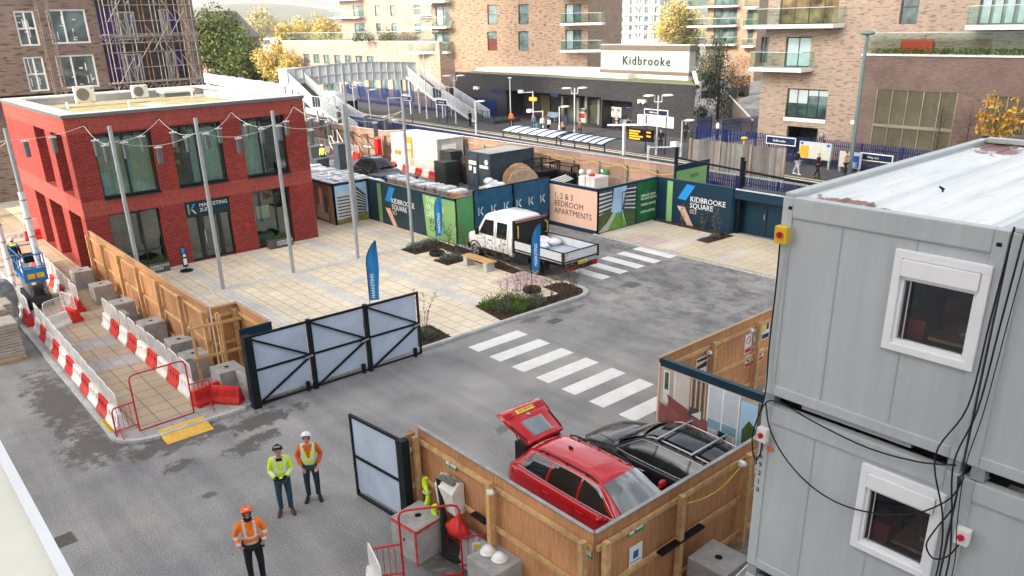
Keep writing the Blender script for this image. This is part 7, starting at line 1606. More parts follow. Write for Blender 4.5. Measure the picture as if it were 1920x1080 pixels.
q = MB(); rbox(q, 64.6, 57, 4.74, 73, 84, 5.15); q.prism([RP(61.3, 45.5, 4.8), RP(61.7, 45.4, 4.8), RP(67, 50, 5.5), RP(66.4, 50, 5.5)], (0, 0, .12)); q.build('upstand', M('roof_white', (.62, .63, .62), .6, .1), st, True)
# sign box with the station name
a, b = RW(1126, 135, 66.0), RW(1291, 133, 66.0); v0, v1 = b.y, a.y; zb = a.z
zt = RW(1126, 84, 66.0).z
t = thing('station_sign', 'pale green glass box on the station roof lettered Kidbrooke', 'sign', RP(66, v0, 4.7))
SGL = M('sign_glass', (.32, .37, .345), .25, .05, .4); BRN = M('sign_brown', (.13, .105, .085), .5, .1)
q = MB(); rbox(q, 66.02, v0, zb+.3, 67, v1, zt-.5); q.build('glazing', SGL, t, True); q = MB(); rbox(q, 65.95, v0-.1, zt-.5, 67.1, v1+.1, zt); rbox(q, 65.95, v0-.1, zb, 67.1, v1+.1, zb+.3); q.build('trim', BRN, t, True); q = MB(); rbox(q, 66, v0, zt, 67, v1, zt+.06); q.build('roof', PWHT, t, True)
q = MB(); rbox(q, 66.1, v0+.1, 4.7, 66.9, v1-.1, zb); q.build('upstand', WHITE, t, True)
pp = RW(1167, 121, 66.0); text('lettering', 'Kidbrooke', 1.28, Vector((pp.x, pp.y, pp.z)), -RD, Vector((-1, KS_, 0)), TXTD, t, ext=.03, space=1.22)
def on_wall(par, name, x0, y0, x1, y1, u0, mt, th=.05, label=None):
 A, B = RW(x0, y0, u0), RW(x1, y1, u0); q = MB(); rbox(q, u0-th, min(A.y, B.y), min(A.z, B.z), u0-.004, max(A.y, B.y), max(A.z, B.z)); return q.build(name, mt, par, True)
for k, (x0, y0, x1, y1) in enumerate(((1196, 214, 1216, 235), (1218.5, 216, 1240, 238), (1242, 218, 1263, 241))):
 f = on_wall(st, 'poster_frame', x0, y0, x1, y1, 61.2, M('poster_white', (.60, .61, .63), .5, .06)); on_wall(f, 'poster_print', x0+2+(7 if k == 0 else 0), y0+3, x1-2, y1-4, 61.14, [M('poster_pink', (.60, .28, .36), .5, .15), M('poster_map', (.48, .48, .52), .5, .2, 4), M('poster_green', (.42, .55, .55), .5, .2, 4)][k], .02)
NVS = M('station_navy', (.010, .022, .065), .4, .1)
def in_recess(name, x0, y0, x1, y1, u0, mt, th=.06): return on_wall(st, name, x0, y0, x1, y1, u0, mt, th)
CONG = glass('concourse_glass', (.055, .06, .05), .08, .5); STL = M('steel_post', (.35, .34, .30), .35, .2, metal=.6)
for (x0, x1) in ((1057, 1068), (1068, 1082), (1105, 1121)): 
 f = in_recess('door', x0, 182, x1, 234, 63.7, CONG); in_recess('door_frame', x0, 180, x1, 183, 63.68, STL)
for x in (1056, 1085, 1100, 1124, 1132): in_recess('column', x, 180, x+3.2, 236, 63.4, STL, .3)
in_recess('poster_frame', 1088, 203, 1099, 230, 63.6, WHITE); in_recess('poster_print', 1089, 212, 1098, 222, 63.5, TR, .02); in_recess('door', 1015, 178, 1032, 222, 63.7, M('door_olive', (.08, .065, .03), .5, .2))
for (x0, y0, x1, y1) in ((1145, 200, 1154, 219), (1155, 201, 1165, 221)): f = in_recess('poster_frame', x0, y0, x1, y1, 62.7, WHITE); in_recess('poster_print', x0+2, y0+2, x1-2, y0+9, 62.6, GREY, .02)
for (x0, y0, x1, y1, u) in ((921, 166, 949, 176, 61.2), (1033, 174, 1048, 182, 61.2), (1067, 178, 1085, 183, 62.9), (1104, 181, 1122, 187, 62.9), (1087, 204, 1099, 210, 62.8), (1172, 199, 1186, 207, 62.7), (908, 186, 930, 216, 61.2)):
 f = in_recess('station_sign_plate', x0, y0, x1, y1, u, NVS if u != 61.2 or x0 > 910 else BLUESTEEL)
 if x0 in (1172, 1087): in_recess('print', x0+2, y0+2.5, x1-2, y0+3.6, u-.06, WHITE, .01)
for (x, y) in ((892, 164), (897, 165), (1201, 189), (1209, 190)):
 q = MB(); p = RW(x, y, 61.1); q.cb(p, (.5, .35, .28)); q.cb(p-Vector((.25, 0, .12)), (.2, .12, .2)); q.build('wall_lamp', WHITE, st, True)
# benches, shelters, displays
def bench2(px, py, label, u=None):
 p = G(px, py, 0); t = thing('platform_bench', label, 'bench', p, -KS_, 'metal benches on the platform'); q = MB(); q.box((-.25, -.9, .42), (.2, .9, .47)); q.prism([(.2, -.9, .47), (.24, -.9, .47), (.42, -.9, .95), (.38, -.9, .95)], (0, 1.8, 0)); q.build('seat', M('bench_blue_grey', (.17, .25, .30), .4, .15), t); q = MB()
 for y in (-.75, .75): q.box((-.2, y-.03, 0), (.2, y+.03, .42))
 q.build('leg', GALV, t)
bench2(1033, 227, 'perforated blue grey bench in the concourse left of the glass doors'); bench2(1170, 243, 'perforated blue grey bench by the two white posters')
def palisade(name, label, pts, h, mt=BLUESTEEL, pitch=.155, tips=None):
 t = thing(name, label, 'fence', (*pts[0], 0), 0, 'blue palisade fences of the station'); q = MB(); r = MB(); tp = MB()
 for a, b in zip(pts, pts[1:]):
  A, B = Vector((*a, 0)), Vector((*b, 0)); L = (B-A).length; d = (B-A)/L; nn = Vector((-d.y, d.x, 0))*.012; n = int(L/pitch)
  for i in range(n):
   c = A+d*(i+.5)*pitch; w_ = .036; q.prism([c-d*w_-nn+Vector((0, 0, .05)), c+d*w_-nn+Vector((0, 0, .05)), c+d*w_-nn+Vector((0, 0, h-.1)), c-nn+Vector((0, 0, h)), c-d*w_-nn+Vector((0, 0, h-.1))], nn*2)
   if tips: q.cb(c+Vector((0, 0, h-.02)), (.09, .075, .10), 1)
  for zr in (.35, h-.4): r.bar(A+Vector((0, 0, zr)), B+Vector((0, 0, zr)), .05)
  m_ = max(1, int(L/2.75))
  for i in range(m_+1): c = A+d*L*i/m_; p = MB(); p.box((c.x-.05, c.y-.05, 0), (c.x+.05, c.y+.05, h-.05)); p.build('post', mt, t, True)
 q.build('pickets', [mt, tips or mt], t, True); r.build('rail', mt, t, True)
r2 = lambda u, v: tuple(RP(u, v).xy)
palisade('palisade_fence', 'blue palisade fence with pale tips right behind the yard hoarding', [r2(41.2, 18), r2(41.2, 78)], 1.9, tips=M('tip_pale', (.42, .46, .50), .5, .1))
palisade('palisade_fence', 'blue palisade fence between the far platform and the flats', [r2(56.6, 12), r2(56.6, 41.5)], 2.0)
palisade('palisade_fence', 'blue palisade fence beyond the far platform left of the footbridge stairs', [r2(59.2, 73), r2(59.2, 112)], 2.3); palisade('palisade_fence', 'blue palisade gate fence beside the station path', [r2(60.5, 41.6), r2(66, 41.3)], 2.1); palisade('palisade_fence', 'low blue railings in front of the grey board fence', [(38.6, 17), (38.6, 27.4)], 1.75)
palisade('palisade_fence', 'short blue palisade by the station corner', [r2(61.4, 45.0), r2(63.4, 45.0)], 2.0)
rsheet('planted_verge', 56.9, 8, 58.6, 41, .02, M('verge_green', (.06, .09, .025), .95, .5, 3))
def shelter(v0, v1, label):
 t = thing('shelter_canopy', label, 'shelter', RP(42.3, v0), 0, 'curved glass shelters on the near platform'); q = MB(); n = 6; m_ = 6; L = v1-v0
 C = lambda i, j: RP(41.35+2.0*j/m_, v0+L*i/n, 2.38+.32*math.sin(PI*(.1+.9*j/m_)*.62))
 for i in range(n):
  for j in range(m_): q.quad(C(i, j), C(i, j+1), C(i+1, j+1), C(i+1, j))
 q.build('glass_roof', M('shelter_roof', (.55, .63, .68), .2, .1, .8), t, True, recalc=False)
 for i in range(n+1): q = MB(); q.tube([C(i, j)+Vector((0, 0, .02)) for j in range(m_+1)], .045, 6); q.build('rib', NVS, t, True)
 q = MB()
 for j in (0, m_): q.tube([C(0, j), C(n, j)], .05, 6)
 q.build('edge_beam', NVS, t, True)
 for i in (0, 2, 4, 6): q = MB(); q.cyl(RP(41.6, v0+L*i/n, 0), RP(41.6, v0+L*i/n, 2.5), .045, n=8); q.build('post', NVS, t, True)
shelter(43.1, 49.6, 'curved glass shelter on the near platform, farther one'); shelter(38.0, 42.6, 'curved glass shelter on the near platform, nearer one')
def ht_at(p, px, py):
 d = ray(px, py); k = Vector((p.x, p.y)).length/Vector((d.x, d.y)).length; return HC+d.z*k
PLM = M('lamp_post_pale', (.52, .56, .58), .45, .1)
def plat_lamp(bx, by, tx, ty, kind, label):
 p = G(bx, by, 0); h = ht_at(p, tx, ty); t = thing('platform_lamp', label, 'lamp post', p, 0, 'lamp posts of the station'); q = MB(); q.cyl((0, 0, 0), (0, 0, 1.1), .10, n=10); q.cyl((0, 0, 1.1), (0, 0, h), .055, n=10); q.build('post', PLM, t)
 dd = Vector((CR.x, CR.y, 0)).normalized(); q = MB()
 if kind == 2:
  q.bar(Vector((0, 0, h-.5))-dd*.3, Vector((0, 0, h-.5))+dd*.3, .06); 
  for s in (-1, 1): q.bar(Vector((0, 0, h-.5))+dd*.3*s, Vector((0, 0, h-.05))+dd*.3*s, .06)
  q.build('bracket', PLM, t); 
  for s in (-1, 1): q = MB(); q.ball(Vector((0, 0, h))+dd*.75*s, (.55, .45, .09), 10); q.build('lamp_head', WHITE, t)
 elif kind == 1: q.ball(Vector((0, 0, h))+dd*.55, (.55, .4, .09), 10); q.build('lamp_head', WHITE, t)
 elif kind == 3:
  q.ball(Vector((0, 0, h)), (.22, .22, .08), 10); q.build('lamp_head', WHITE, t)
 elif kind == 4:
  q.bar((0, 0, h-.1), Vector((0, 0, h-.1))+dd*1.9, .08); q.build('arm', PLM, t); q = MB(); q.cb(Vector((0, 0, h+.1))+dd*2.1, (.45, .6, .38)); q.build('camera', WHITE, t)
 elif kind == 5:
  q.bar((0, 0, h-.1), Vector((0, 0, h-.1))-dd*1.2, .07); q.build('arm', PLM, t); q = MB(); q.cb(Vector((0, 0, h))-dd*1.3, (.35, .5, .3)); q.build('camera', WHITE, t)
 return t, p, h
for (a, k, lb) in (((855, 232, 852, 142), 2, 'twin armed platform lamp in front of the footbridge stairs'), ((801, 223, 796, 40), 1, 'tall single lamp post left of the footbridge stairs'), ((893, 254, 892, 190), 1, 'short single lamp post by the man in black'), ((958, 238, 956, 146), 3, 'slim lamp post with a flat cap before the concourse'), ((1000, 236, 999, 171), 5, 'camera post with an orange display left of the bench'), ((1077, 257, 1077, 165), 2, 'twin headed platform lamp in front of the glass doors'), ((1230, 290, 1235, 179), 2, 'twin headed platform lamp before the three white posters'), ((1049, 257, 1049, 200), 1, 'single lamp post carrying a small name plate'), ((1215, 299, 1215, 274), 4, 'low camera post with a long arm near the yellow line'), ((1276, 294, 1277, 226), 1, 'white camera mast at the end of the station wall'), ((1424, 274, 1428, 197), 1, 'white lamp post before the palisade and the flats'), ((705, 246, 706, 230), 4, 'small camera post on the near platform by the train'), ((697, 246, 694, 168), 1, 'lamp post on the near platform beside the train front'), ((731, 232, 730, 182), 4, 'camera post left of the blue palisade'), ((1018, 250, 1018, 207), 5, 'camera post beside the travellers with rucksacks'), ((668, 236, 663, 156), 2, 'twin armed lamp before the train front'), ((541, 170, 534, 95), 3, 'tall slim lamp at the head of the near stairs')):
 t, p, h = plat_lamp(*a, k, lb)
 if 'orange display' in lb: q = MB(); q.cb((0, 0, h-.8), (.3, .9, .35)); q.build('display', M('led_orange', (.9, .25, .02), .5, .3, 6, emit=.6), t)
 if 'name plate' in lb: q = MB(); q.cb((-.1, -.9, 1.6), (.06, 1.5, .8), rz=-.5); q.build('name_plate', NVS, t)
p = G(1169, 291, 0); t = thing('departure_display', 'platform departure board with orange lettering on a white cantilever post', 'display', p, -KS_)
q = MB(); q.box((-.09, -.1, 0), (.09, .1, 2.55)); q.build('post', PLM, t); q = MB(); q.bar((0, 1.9, 2.3), (0, -3.3, 2.75), .13, .14); q.build('cantilever', PLM, t)
q = MB(); q.box((-.12, -3.2, 1.35), (.12, -.5, 2.3)); bd = q.build('display', BLACK, t); q = MB()
LED = M('led_orange', (.9, .25, .02), .5, .3, 6, emit=.6)
for r, (a, b) in enumerate(((-.7, -1.9), (-.7, -1.7), (-.7, -2.2), (-.7, -1.9))): q.box((-.135, b, 2.1-.2*r-.06), (-.125, a, 2.1-.2*r+.05))
for r in (0, 1): q.box((-.135, -3.05, 2.1-.3*r-.06), (-.125, -2.6, 2.1-.3*r+.05))
q.build('lettering', LED, bd)
def name_sign(px, py, w_, h_, label, z, rot=-KS_, body='Kidbrooke', posts=True):
 p = RW(px, py, 56.3) if z is None else G(px, py, z); t = thing('station_name_sign', label, 'sign', (p.x, p.y, 0), rot, 'station name signs'); q = MB(); q.box((-.03, -w_/2, p.z-h_/2), (.03, w_/2, p.z+h_/2)); q.build('border', WHITE, t); q = MB(); q.box((-.04, -w_/2+.07, p.z-h_/2+.07), (-.031, w_/2-.07, p.z+h_/2-.07)); b_ = q.build('board', NVS, t)
 text('lettering', body, h_*.42, mat_of(t) @ Vector((-.045, w_*.26, p.z-h_*.14)), mat_of(t).to_3x3() @ Vector((0, -1, 0)), mat_of(t).to_3x3() @ Vector((-1, 0, 0)), TXTW, b_)
 q = MB(); 
 for s in (-1, 1): q.box((.03, s*w_*.42-.04, 0), (.09, s*w_*.42+.04, p.z+h_/2-.05))
 q.build('post', BLUESTEEL, t)
name_sign(1464, 264, 2.6, .62, 'wide navy station name sign on the palisade by the flats', None); name_sign(828, 191.5, 2.2, .62, 'navy station name sign under the footbridge stairs', 2.3)
name_sign(1230, 211, 2.6, .5, 'navy station name sign hung before the posters', 3.3, body='Kidbrooke'); name_sign(762, 184, 2.0, .5, 'navy station name sign at the blue palisade by the footbridge', 3.2); name_sign(1643, 296, 2.4, .55, 'navy way out sign beyond the white cabin roof', None, body='Way out')
def board_sign(px0, px1, py0, py1, label, prints, u0=55.6):
 A, B = RW(px0, py0, u0), RW(px1, py1, u0); t = thing('information_board', label, 'information board', RP(u0, B.y), 0, 'information boards on the platform'); q = MB(); zb, zt = min(A.z, B.z), max(A.z, B.z); rbox(q, u0, B.y, zb, u0+.15, A.y, zt); f = q.build('board', M('board_grey', (.50, .53, .57), .4, .08), t, True)
 L = A.y-B.y
 for (x0, y0, x1, y1, mt_) in prints: q = MB(); rbox(q, u0-.02, A.y-x1*L, zb+y0*(zt-zb), u0-.002, A.y-x0*L, zb+y1*(zt-zb)); q.build('poster', mt_, f, True)
 q = MB()
 for vv in (B.y+.1, A.y-.1): rbox(q, u0+.02, vv-.08, 0, u0+.13, vv+.08, zb)
 q.build('post', GALV, t, True); return t
PMAP = M('poster_cream', (.55, .55, .46), .5, .1, 3)
board_sign(1500, 1556, 264, 302, 'large information board with orange and cream posters on two posts', [(.04, .05, .31, .76, M('poster_orange', (.80, .36, .02), .5, .1)), (.36, .02, .93, .72, PMAP), (.04, .82, .12, .95, TBLU), (.86, .80, .95, .95, TBLU)]); board_sign(1575, 1612, 283, 317, 'second information board with blue and white posters behind the street lamp', [(.06, .06, .45, .88, PMAP), (.5, .06, .92, .80, TBLU), (.6, .1, .85, .4, WHITE)])
# grey board fence
GBF = timber('grey_boards', (.20, .19, .175), .35)
t = thing('board_fence', 'tall weathered grey board fence before the railway', 'fence', (43, 25.2, 0), 0); q = MB()
for i in range(44): v = 25.1+i*.157; q.box((43.0, v, .1), (43.03, v+.15, 3.2+random.uniform(-.03, .03)))
q.build('boards', GBF, t, True); 
for i in range(4): q = MB(); q.box((42.88, 25.1+i*2.27, 0), (42.99, 25.25+i*2.27, 3.25)); q.build('post', OLDPINE, t, True)
q = MB(); q.cyl((43.4, 28.3, 0), (43.4, 28.3, 3.5), .05, n=8); q.ball((43.4, 28.3, 3.5), (.22, .22, .1), 10); solo(q, 'warning_beacon', YELLOW, 'orange topped beacon peeping over the grey board fence', 'beacon')
q = MB(); pp = G(1592, 328, 0); hh = ht_at(pp, 1632, 62); q.cyl((0, 0, 0), (0, 0, hh), .15, .10, 12); q.ball((0, 0, hh), (.35, .5, .16), 10); t = solo(q, 'street_lamp', M('lamp_green_grey', (.13, .20, .20), .45, .15), 'tall green grey street lamp in front of the brown louvred wall', 'street lamp', loc=(pp.x, pp.y, 0))
q = MB(); q.cb((-.15, .15, 3.6), (.2, .25, .25)); q.build('camera', WHITE, t)
# footbridge
FBW = M('footbridge_grey', (.44, .47, .50), .45, .1, .8); TREAD = M('stair_tread', (.10, .11, .12), .7, .2)
fb = thing('footbridge', 'pale grey arched steel footbridge with stairs down to both platforms', 'footbridge', (50, 88, 0))
q = MB(); N = 16; bz = lambda s: 4.55+.35*math.sin(PI*s)
bx = lambda s: (43.2+(58.3-43.2)*s, 89.0+(86.6-89.0)*s)
PRP = {-.95: MB(), .95: MB()}
for i in range(N):
 s0, s1 = i/N, (i+1)/N; (xa, ya), (xb, yb) = bx(s0), bx(s1)
 for off in (-.95, .95):
  PRP[off].prism([(xa, ya+off, bz(s0)-.45), (xb, yb+off, bz(s1)-.45), (xb, yb+off, bz(s1)+1.55), (xa, ya+off, bz(s0)+1.55)], (0, .05, 0))
for z_ in PRP.values(): z_.build('parapet', FBW, fb, True)
q = MB()
for i in range(N+1):
 s = i/N; x, y = bx(s); q.bar((x, y-1.0, bz(s)-.5), (x, y-1.0, bz(s)+1.6), .10, .10)
 if i < N:
  xb, yb = bx((i+1)/N); 
  for dz in (1.6, .45, -.45): q.bar((x, y-1.0, bz(s)+dz), (xb, yb-1.0, bz((i+1)/N)+dz), .09, .09)
q.build('parapet_rib', M('footbridge_rib', (.40, .44, .47), .45, .1), fb, True)
q = MB()
for i in range(N): (xa, ya), (xb, yb) = bx(i/N), bx((i+1)/N); q.add([(xa, ya-.95, bz(i/N)), (xb, yb-.95, bz((i+1)/N)), (xb, yb+.95, bz((i+1)/N)), (xa, ya+.95, bz(i/N))], [(0, 1, 2, 3)])
q.build('deck', TREAD, fb, True, recalc=False)
INFILL = bpy.data.materials.new('mesh_infill'); INFILL.use_nodes = True; INFILL.node_tree.nodes['Principled BSDF'].inputs['Base Color'].default_value = (.42, .45, .48, 1); INFILL.node_tree.nodes['Principled BSDF'].inputs['Alpha'].default_value = .55
def flight(x, y0, z0, y1, z1, wd=.95):
 n = max(3, int(abs(z1-z0)/.16)); q = MB()
 for i in range(n): a, b = i/n, (i+1)/n; q.box((x-wd, y0+(y1-y0)*a, z0+(z1-z0)*a-.22), (x+wd, y0+(y1-y0)*b, z0+(z1-z0)*a-.05)); 
 q.build('stair_tread', TREAD, fb, True)
 for s in (-1, 1):
  q = MB(); xx = x+s*wd; q.prism([(xx-.03, y0, z0-.35), (xx-.03, y1, z1-.35), (xx-.03, y1, z1+.0), (xx-.03, y0, z0+.0)], (.06, 0, 0)); m_ = 7
  for k in range(m_+1): f = k/m_; yy, zz = y0+(y1-y0)*f, z0+(z1-z0)*f; q.bar((xx, yy, zz), (xx, yy, zz+1.15), .05)
  q.bar((xx, y0, z0+1.15), (xx, y1, z1+1.15), .08); q.bar((xx, y0, z0+.85), (xx, y1, z1+.85), .04)
  q.build('balustrade', FBW, fb, True)
  q = MB(); q.prism([(xx-.012, y0, z0), (xx-.012, y1, z1), (xx-.012, y1, z1+1.1), (xx-.012, y0, z0+1.1)], (.024, 0, 0)); q.build('mesh_infill', INFILL, fb, True)
def landing(x, y0, y1, z, wd=.95):
 q = MB(); q.box((x-wd, y0, z-.2), (x+wd, y1, z-.02)); 
 for s in (-1, 1):
  xx = x+s*wd; q.box((xx-.03, y0, z-.35), (xx+.03, y1, z)); q.bar((xx, y0, z+1.15), (xx, y1, z+1.15), .08)
  for k in range(4): yy = y0+(y1-y0)*k/3; q.bar((xx, yy, z), (xx, yy, z+1.15), .05)
 q.build('landing', FBW, fb, True)
 for yy in (y0+.2, y1-.2): q = MB(); q.box((x-.75, yy-.1, 0), (x-.55, yy+.1, z-.2)); q.box((x+.55, yy-.1, 0), (x+.75, yy+.1, z-.2)); q.build('support', FBW, fb, True)
for x, yt in ((43.4, 88.0), (58.0, 85.6)):
 landing(x, yt, yt+2.2, 4.55); flight(x, yt, 4.55, yt-5.2, 2.3); landing(x, yt-6.8, yt-5.2, 2.3); flight(x, yt-6.8, 2.3, yt-13.4 if x > 50 else yt-14.5, 0.05)
q = MB(); q.box((42.3, 88, 4.2), (44.5, 90.2, 6.2)); q.build('end_panel', FBW, fb, True)
q = MB(); rbox(q, 55.8, 69.2, 0, 59.8, 72.6, .35); solo(q, 'stair_plinth', M('plinth_dark', (.045, .05, .05), .7, .2), 'dark stone plinth at the foot of the right hand station stairs', 'plinth')
t = thing('blue_railing', 'blue tubular railings on the plinth at the stair foot', 'railing', RP(57, 69.4)); q = MB()
for (a, b) in (((55.9, 69.3), (59.7, 69.3)), ((55.9, 69.3), (55.9, 72.4))):
 for zz in (.75, 1.3): q.tube([RP(*a, zz), RP(*b, zz)], .03, 6)
 for k in range(4): f = k/3; p = RP(a[0]+(b[0]-a[0])*f, a[1]+(b[1]-a[1])*f, .3); q.tube([p, p+Vector((0, 0, 1.05))], .03, 6)
q.build('rails', BLUESTEEL, t, True)
# train
A, B = G(652, 177, 2.9), G(440, 146, 2.9); td = (B-A); td.z = 0; TLn = 130; td.normalize()
t = thing('train', 'white roofed passenger train with a yellow front waiting at the near platform', 'train', (A.x, A.y, 0), math.atan2(td.y, td.x))
TRW = M('train_white', (.52, .53, .54), .4, .06, .6); half = [(1.35, -.6), (1.40, .3), (1.40, 1.6), (1.28, 2.3), (.95, 2.75), (.4, 2.92)]; ring = half+[(-y, z) for y, z in half[::-1]]
for c in range(5):
 q = MB(); x0 = .0+c*20.3; secs = []
 for k, (dx, f) in enumerate(((0, .86 if c == 0 else 1), (.35, .97 if c == 0 else 1), (.8, 1), (10, 1), (19.9, 1))): secs.append([(x0+dx, y*f, z*f if z > 0 else z) for y, z in ring])
 q.loft(secs); cr = q.build('carriage', TRW, t); q = MB()
 for s in (-1, 1): q.box((x0+1.2, s*1.405-.01, .75), (x0+19.2, s*1.405+.01, 1.55))
 q.build('window_band', CARGL, cr); q = MB()
 for k in range(3): q.box((x0+4+5*k, -.5, 2.9), (x0+6.2+5*k, .5, 3.0))
 q.build('roof_unit', LGREY, cr)
 if c == 0:
  q = MB(); q.box((-.06, -1.22, -.5), (.0, 1.22, .65)); q.build('yellow_front', M('train_yellow', (.75, .42, .02), .4, .05), cr); q = MB(); q.box((-.06, -1.15, .68), (.0, 1.15, 2.15)); q.build('windscreen', CARGL, cr); q = MB(); q.box((-.08, -1.0, .3), (-.055, -.2, .55)); q.build('blue_panel', M('train_blue', (.05, .35, .8), .4), cr)
  q = MB(); q.box((-.09, -.55, -.45), (-.05, .55, -.1)); q.build('coupler_panel', BLACK, cr)
# travellers
PPL = [(882, 238, (.2, -1), 'person all in black standing by the foot of the station stairs', 'black', 'black', 'black', 'stand', 0), (959, 240, (-.6, -.5), 'person in a bright orange coat on the platform', (.80, .16, .02), 'black', 'brown', 'stand', 0), (1001, 246, (.5, .8), 'person with fair hair and a teal bag facing the station', (.12, .13, .2), (.03, .05, .1), 'fair', 'stand', 0), (1017, 250, (-.4, -.9), 'person in a white and navy jacket behind the camera post', (.5, .52, .56), 'black', 'black', 'stand', 0), (1028, 252, (.3, .9), 'person with a white and red rucksack walking off', (.05, .05, .06), 'black', 'black', 'stand', .1), (1057, 257, (-.3, -.9), 'person half hidden behind the small name plate', (.30, .20, .15), 'black', 'brown', 'stand', 0), (1087, 260, (.8, .5), 'person in a long brown coat on the platform', (.10, .06, .03), 'black', 'brown', 'stand', 0), (1156, 243, (-.7, -.5), 'person in a beige coat by the two white posters', (.45, .36, .32), 'black', 'brown', 'phone', 0), (1132, 237, (.2, -.9), 'person in pale clothes by the concourse column', (.55, .54, .50), (.4, .4, .38), 'grey', 'stand', 0), (1237.5, 283, (-.6, -.8), 'bald person in black standing beside the twin headed lamp', 'black', 'black', None, 'pockets', 0), (1284, 265, (-.5, -.7), 'person in black walking past the end of the station wall', 'black', 'black', 'brown', 'stand', .18), (1344, 262, (.6, -.3), 'person in a white top at the blue gate', (.6, .6, .6), 'black', 'black', 'stand', 0),
 (1492, 327, (.1, -1), 'person in a dark jacket and pale jeans walking before the large board', (.02, .022, .03), (.45, .5, .56), 'black', 'stand', .24), (1531, 335, (.1, -1), 'person in black with a red scarf walking along the platform', (.02, .02, .02), 'black', 'grey', 'phone', .2), (1583, 331, (.2, -1), 'person in a long tan coat looking at a phone', (.42, .24, .14), 'black', 'brown', 'phone', .1)]
for (x, y, fc, lb, tc, lc, hr, ps, sd) in PPL:
 mt_ = lambda c: BLK if c == 'black' else cloth(f'cloth_{c[0]}_{c[1]}_{c[2]}', c)
 p = G(x, y, 0); red = None
 if 'rucksack' in lb: red = lambda t, V: MB().cb(V(0, -.2, 1.22), (.3, .18, .42)).build('rucksack', WHITE, t, bevel=.04)
 if 'teal' in lb: red = lambda t, V: MB().cb(V(.28, .05, .6), (.2, .35, .35)).build('bag', M('teal_bag', (.01, .35, .42), .6), t, bevel=.04)
 if 'scarf' in lb: red = lambda t, V: MB().cb(V(0, .13, 1.2), (.09, .05, .42)).build('scarf', M('scarf_red', (.30, .02, .04), .8), t, bevel=.02)
 person((p.x, p.y, .01), fc, lb, mt_(tc), mt_(lc), BOOTB if 'pale jeans' not in lb else WHITE, hr, None, ps, 1.76 if 'bald' not in lb else 1.82, False, stride=sd, coat_len=.42 if 'coat' in lb and 'orange' not in lb else 0, bag=red, skin=SKIN)
person(G(1178, 244, 0), (-1, -.1), 'person in black sitting on the bench by the posters', BLK, BLK, pose='sit', h=1.7, detail=False, hair='brown', hat=None).location.z = -.47
p = PU(877, 193, 57.9); person((57.9, 77.9, 2.02), (.1, -1), 'person in dark clothes coming down the station stairs', cloth('stair_dark', (.05, .035, .05)), BLK, hair='black', h=1.74, detail=False, stride=.08)
# ================================================================ flats, far buildings, trees
BUF = brick('buff_brick', (.38, .255, .17), (.31, .205, .14), (.34, .27, .21), bw=.26, bh=.085, ms=.010, dark=(.15, .095, .065), patch=.3); RBF = brick('rose_buff_brick', (.39, .295, .225), (.34, .255, .195), (.37, .30, .25), bw=.28, bh=.085, ms=.010, dark=(.22, .155, .12), patch=.3); PBK = brick('pale_brick', (.38, .28, .215), (.32, .235, .185), (.35, .29, .25), bw=.34, bh=.11, ms=.010, dark=(.24, .17, .13), patch=.35)
BRB = brick('brown_brick', (.19, .125, .105), (.14, .095, .08), (.11, .085, .075), bw=.3, bh=.09, ms=.008, patch=.5); GBK = brick('grey_brown_brick', (.24, .17, .14), (.19, .135, .115), (.20, .17, .15), bw=.3, bh=.09, ms=.010, dark=(.10, .07, .06), patch=.5)
FLG = glass('flat_glass', (.10, .14, .145), .05, .6); FLR = M('flat_frame', (.06, .065, .065), .5, .15); BALG = clear_glass('balcony_glass', (.74, .88, .84), .06, (.75, .9, .86)); CURF = M('flat_curtain', (.34, .42, .43), .8, .2, 2)
